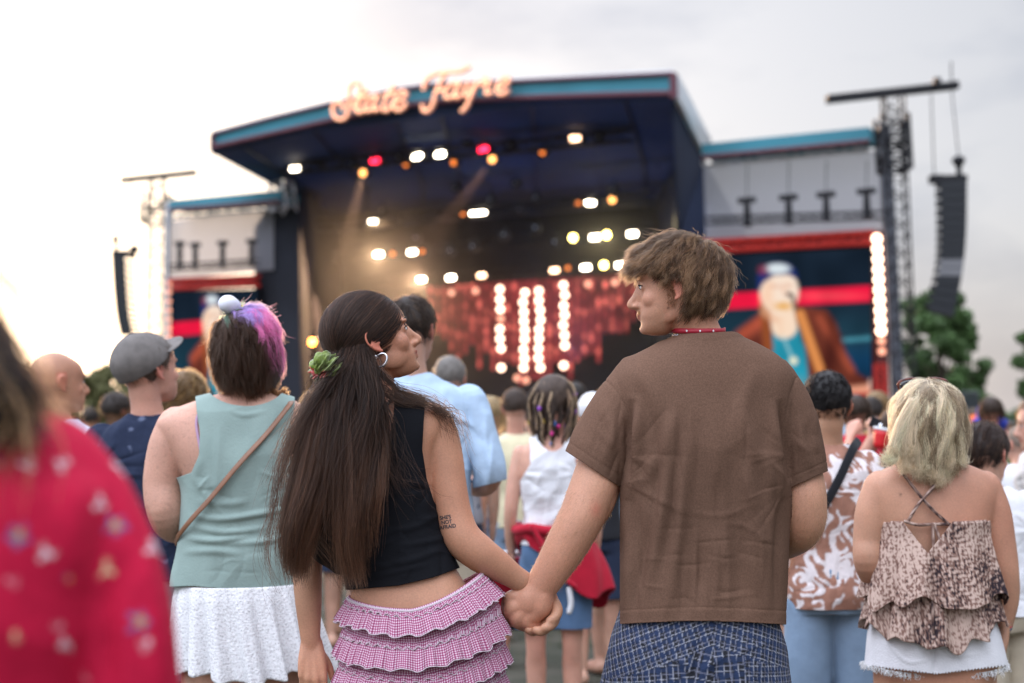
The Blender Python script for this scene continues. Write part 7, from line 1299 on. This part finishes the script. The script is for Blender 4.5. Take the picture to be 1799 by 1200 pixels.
# folding chair standing between the couple and the girl with the red shirt
fc = empty('folding_chair', W(925, 1150, 6.9)*[1, 1, 0], 'red folding chair with pale tubular frame low between the couple', 'folding chair'); cb_ = W(925, 1150, 6.9)*[1, 1, 0]
for s_ in (-1, 1):
    V, F = tube([cb_+[s_*.24, .25, 0], cb_+[s_*.24, -.02, .42], cb_+[s_*.24, -.22, .80]], .013, n=8); mkobj('frame_tube', V, F, m_alu, fc); V, F = tube([cb_+[s_*.24, -.25, 0], cb_+[s_*.24, .22, .42]], .013, n=8); mkobj('frame_tube', V, F, m_alu, fc)
V, F = tube([cb_+[-.24, -.22, .80], cb_+[.24, -.22, .80]], .013, n=8); mkobj('frame_tube', V, F, m_alu, fc)
mb = MB(); mb.prism([cb_+[-.235, -.01, .44], cb_+[.235, -.01, .44], cb_+[.235, -.20, .78], cb_+[-.235, -.20, .78]], (0, -.01, -.005)); mb.build('backrest', m_redc, fc); mb = MB(); mb.prism([cb_+[-.235, -.03, .42], cb_+[.235, -.03, .42], cb_+[.235, .28, .43], cb_+[-.235, .28, .43]], (0, 0, .02)); mb.build('seat', m_blackc, fc)
# ---- the wider crowd: a few people built once, then copied one by one
protos = []
pd = [('white t-shirt', m_whitec, m_denim, (.06, .035, .02), .03, 'fair', False), ('black t-shirt', m_blackc, m_greyc, (.02, .014, .01), .03, 'tan', False), ('pale blue shirt', cloth('sky_cotton', (.35, .48, .62)), m_beige, (.12, .07, .04), .025, 'fair', False), ('red t-shirt', m_redc, m_denim, (.05, .03, .02), .16, 'pink', True), ('green t-shirt', cloth('moss_cotton', (.10, .16, .07)), m_navyc, (.30, .19, .09), .2, 'fair', True), ('mustard t-shirt', cloth('mustard_cotton', (.48, .30, .05)), m_denim_l, (.03, .02, .015), .03, 'dark', False), ('navy t-shirt', m_navyc, m_beige, (.10, .06, .035), .03, 'pink', False), ('grey t-shirt', m_greyc, m_denim, (.40, .28, .14), .2, 'fair', True)]
spots = []; rg = np.random.default_rng(200)
for row, Yr in enumerate((10.5, 12, 14, 16.5, 19.5, 23, 27, 32, 38, 45)):
    n = int(12+row*1.7); half = Yr*.40
    for i in range(n):
        x = -half+2*half*(i+.5+rg.uniform(-.3, .3))/n; spots.append((x, Yr+rg.uniform(-.6, .6)))
spots += [((p_-899.5)/FPX*y_, y_) for p_, y_ in ((556, 9.4), (856, 9.6), (1068, 8.2), (1100, 9.6), (1340, 8.6), (1500, 9.4), (1528, 10.6), (205, 9.2), (330, 10.2), (610, 10), (800, 9.8), (1010, 10.2))]
cnt = {}
side = lambda q: 'on the left' if q < 500 else 'in the middle' if q < 1200 else 'on the right'
for k_, (x, y) in enumerate(spots):
    pi = k_ % 8 if k_ < 8 else int(rg.integers(0, 8)); nm2, tm, bmt, hc, hl_, sk, fem = pd[pi]; p_ = 899.5+FPX*x/y
    lab = 'person in a %s, %s %s of the crowd' % (nm2, 'near' if y < 13 else 'middle rows' if y < 25 else 'far rows', side(p_))
    if k_ < 8:
        r_, _ = fig(p_, y, 790-(rg.uniform(.30, .42))*FPX/y, lab, w=rg.uniform(.92, 1.05), hyaw=rg.uniform(-30, 30), skin=sk, top='tee', topmat=tm, botmat=bmt, arms=[('down', 'down'), ('bent', 'bent'), ('bent', 'down'), ('hip', 'down')][k_ % 4], vox=.014, crown=.125, hair=H_(hc, 500, hl_, r0=.0012, K=150, spread=.012, grav=.3), seed=100+k_, female=fem, fine=False, group='festival crowd between the friends and the stage'); protos.append(r_)
    else:
        c = copy_tree(protos[pi]); c.location = (x, y, 0); c.rotation_euler = (0, 0, rg.uniform(-.35, .35)); s = rg.uniform(.93, 1.04); c.scale = (s, s, s); c['label'] = lab; c['group'] = 'festival crowd between the friends and the stage'

# ---- warm evening air
hz = MB(); hz.box((0, 90, 28), (620, 500, 60)); hm = bpy.data.materials.new('evening_haze'); hm.use_nodes = True; t = hm.node_tree; t.nodes.clear(); o_ = t.nodes.new('ShaderNodeOutputMaterial'); pv = t.nodes.new('ShaderNodeVolumePrincipled'); pv.inputs['Density'].default_value = HAZE; pv.inputs['Color'].default_value = (1, .95, .9, 1); pv.inputs['Anisotropy'].default_value = .65; t.links.new(pv.outputs[0], o_.inputs['Volume'])
if HAZE > 0: ho = hz.build('haze', hm, None); tag(ho, 'warm thin evening haze over the whole field', 'haze', kind='stuff')
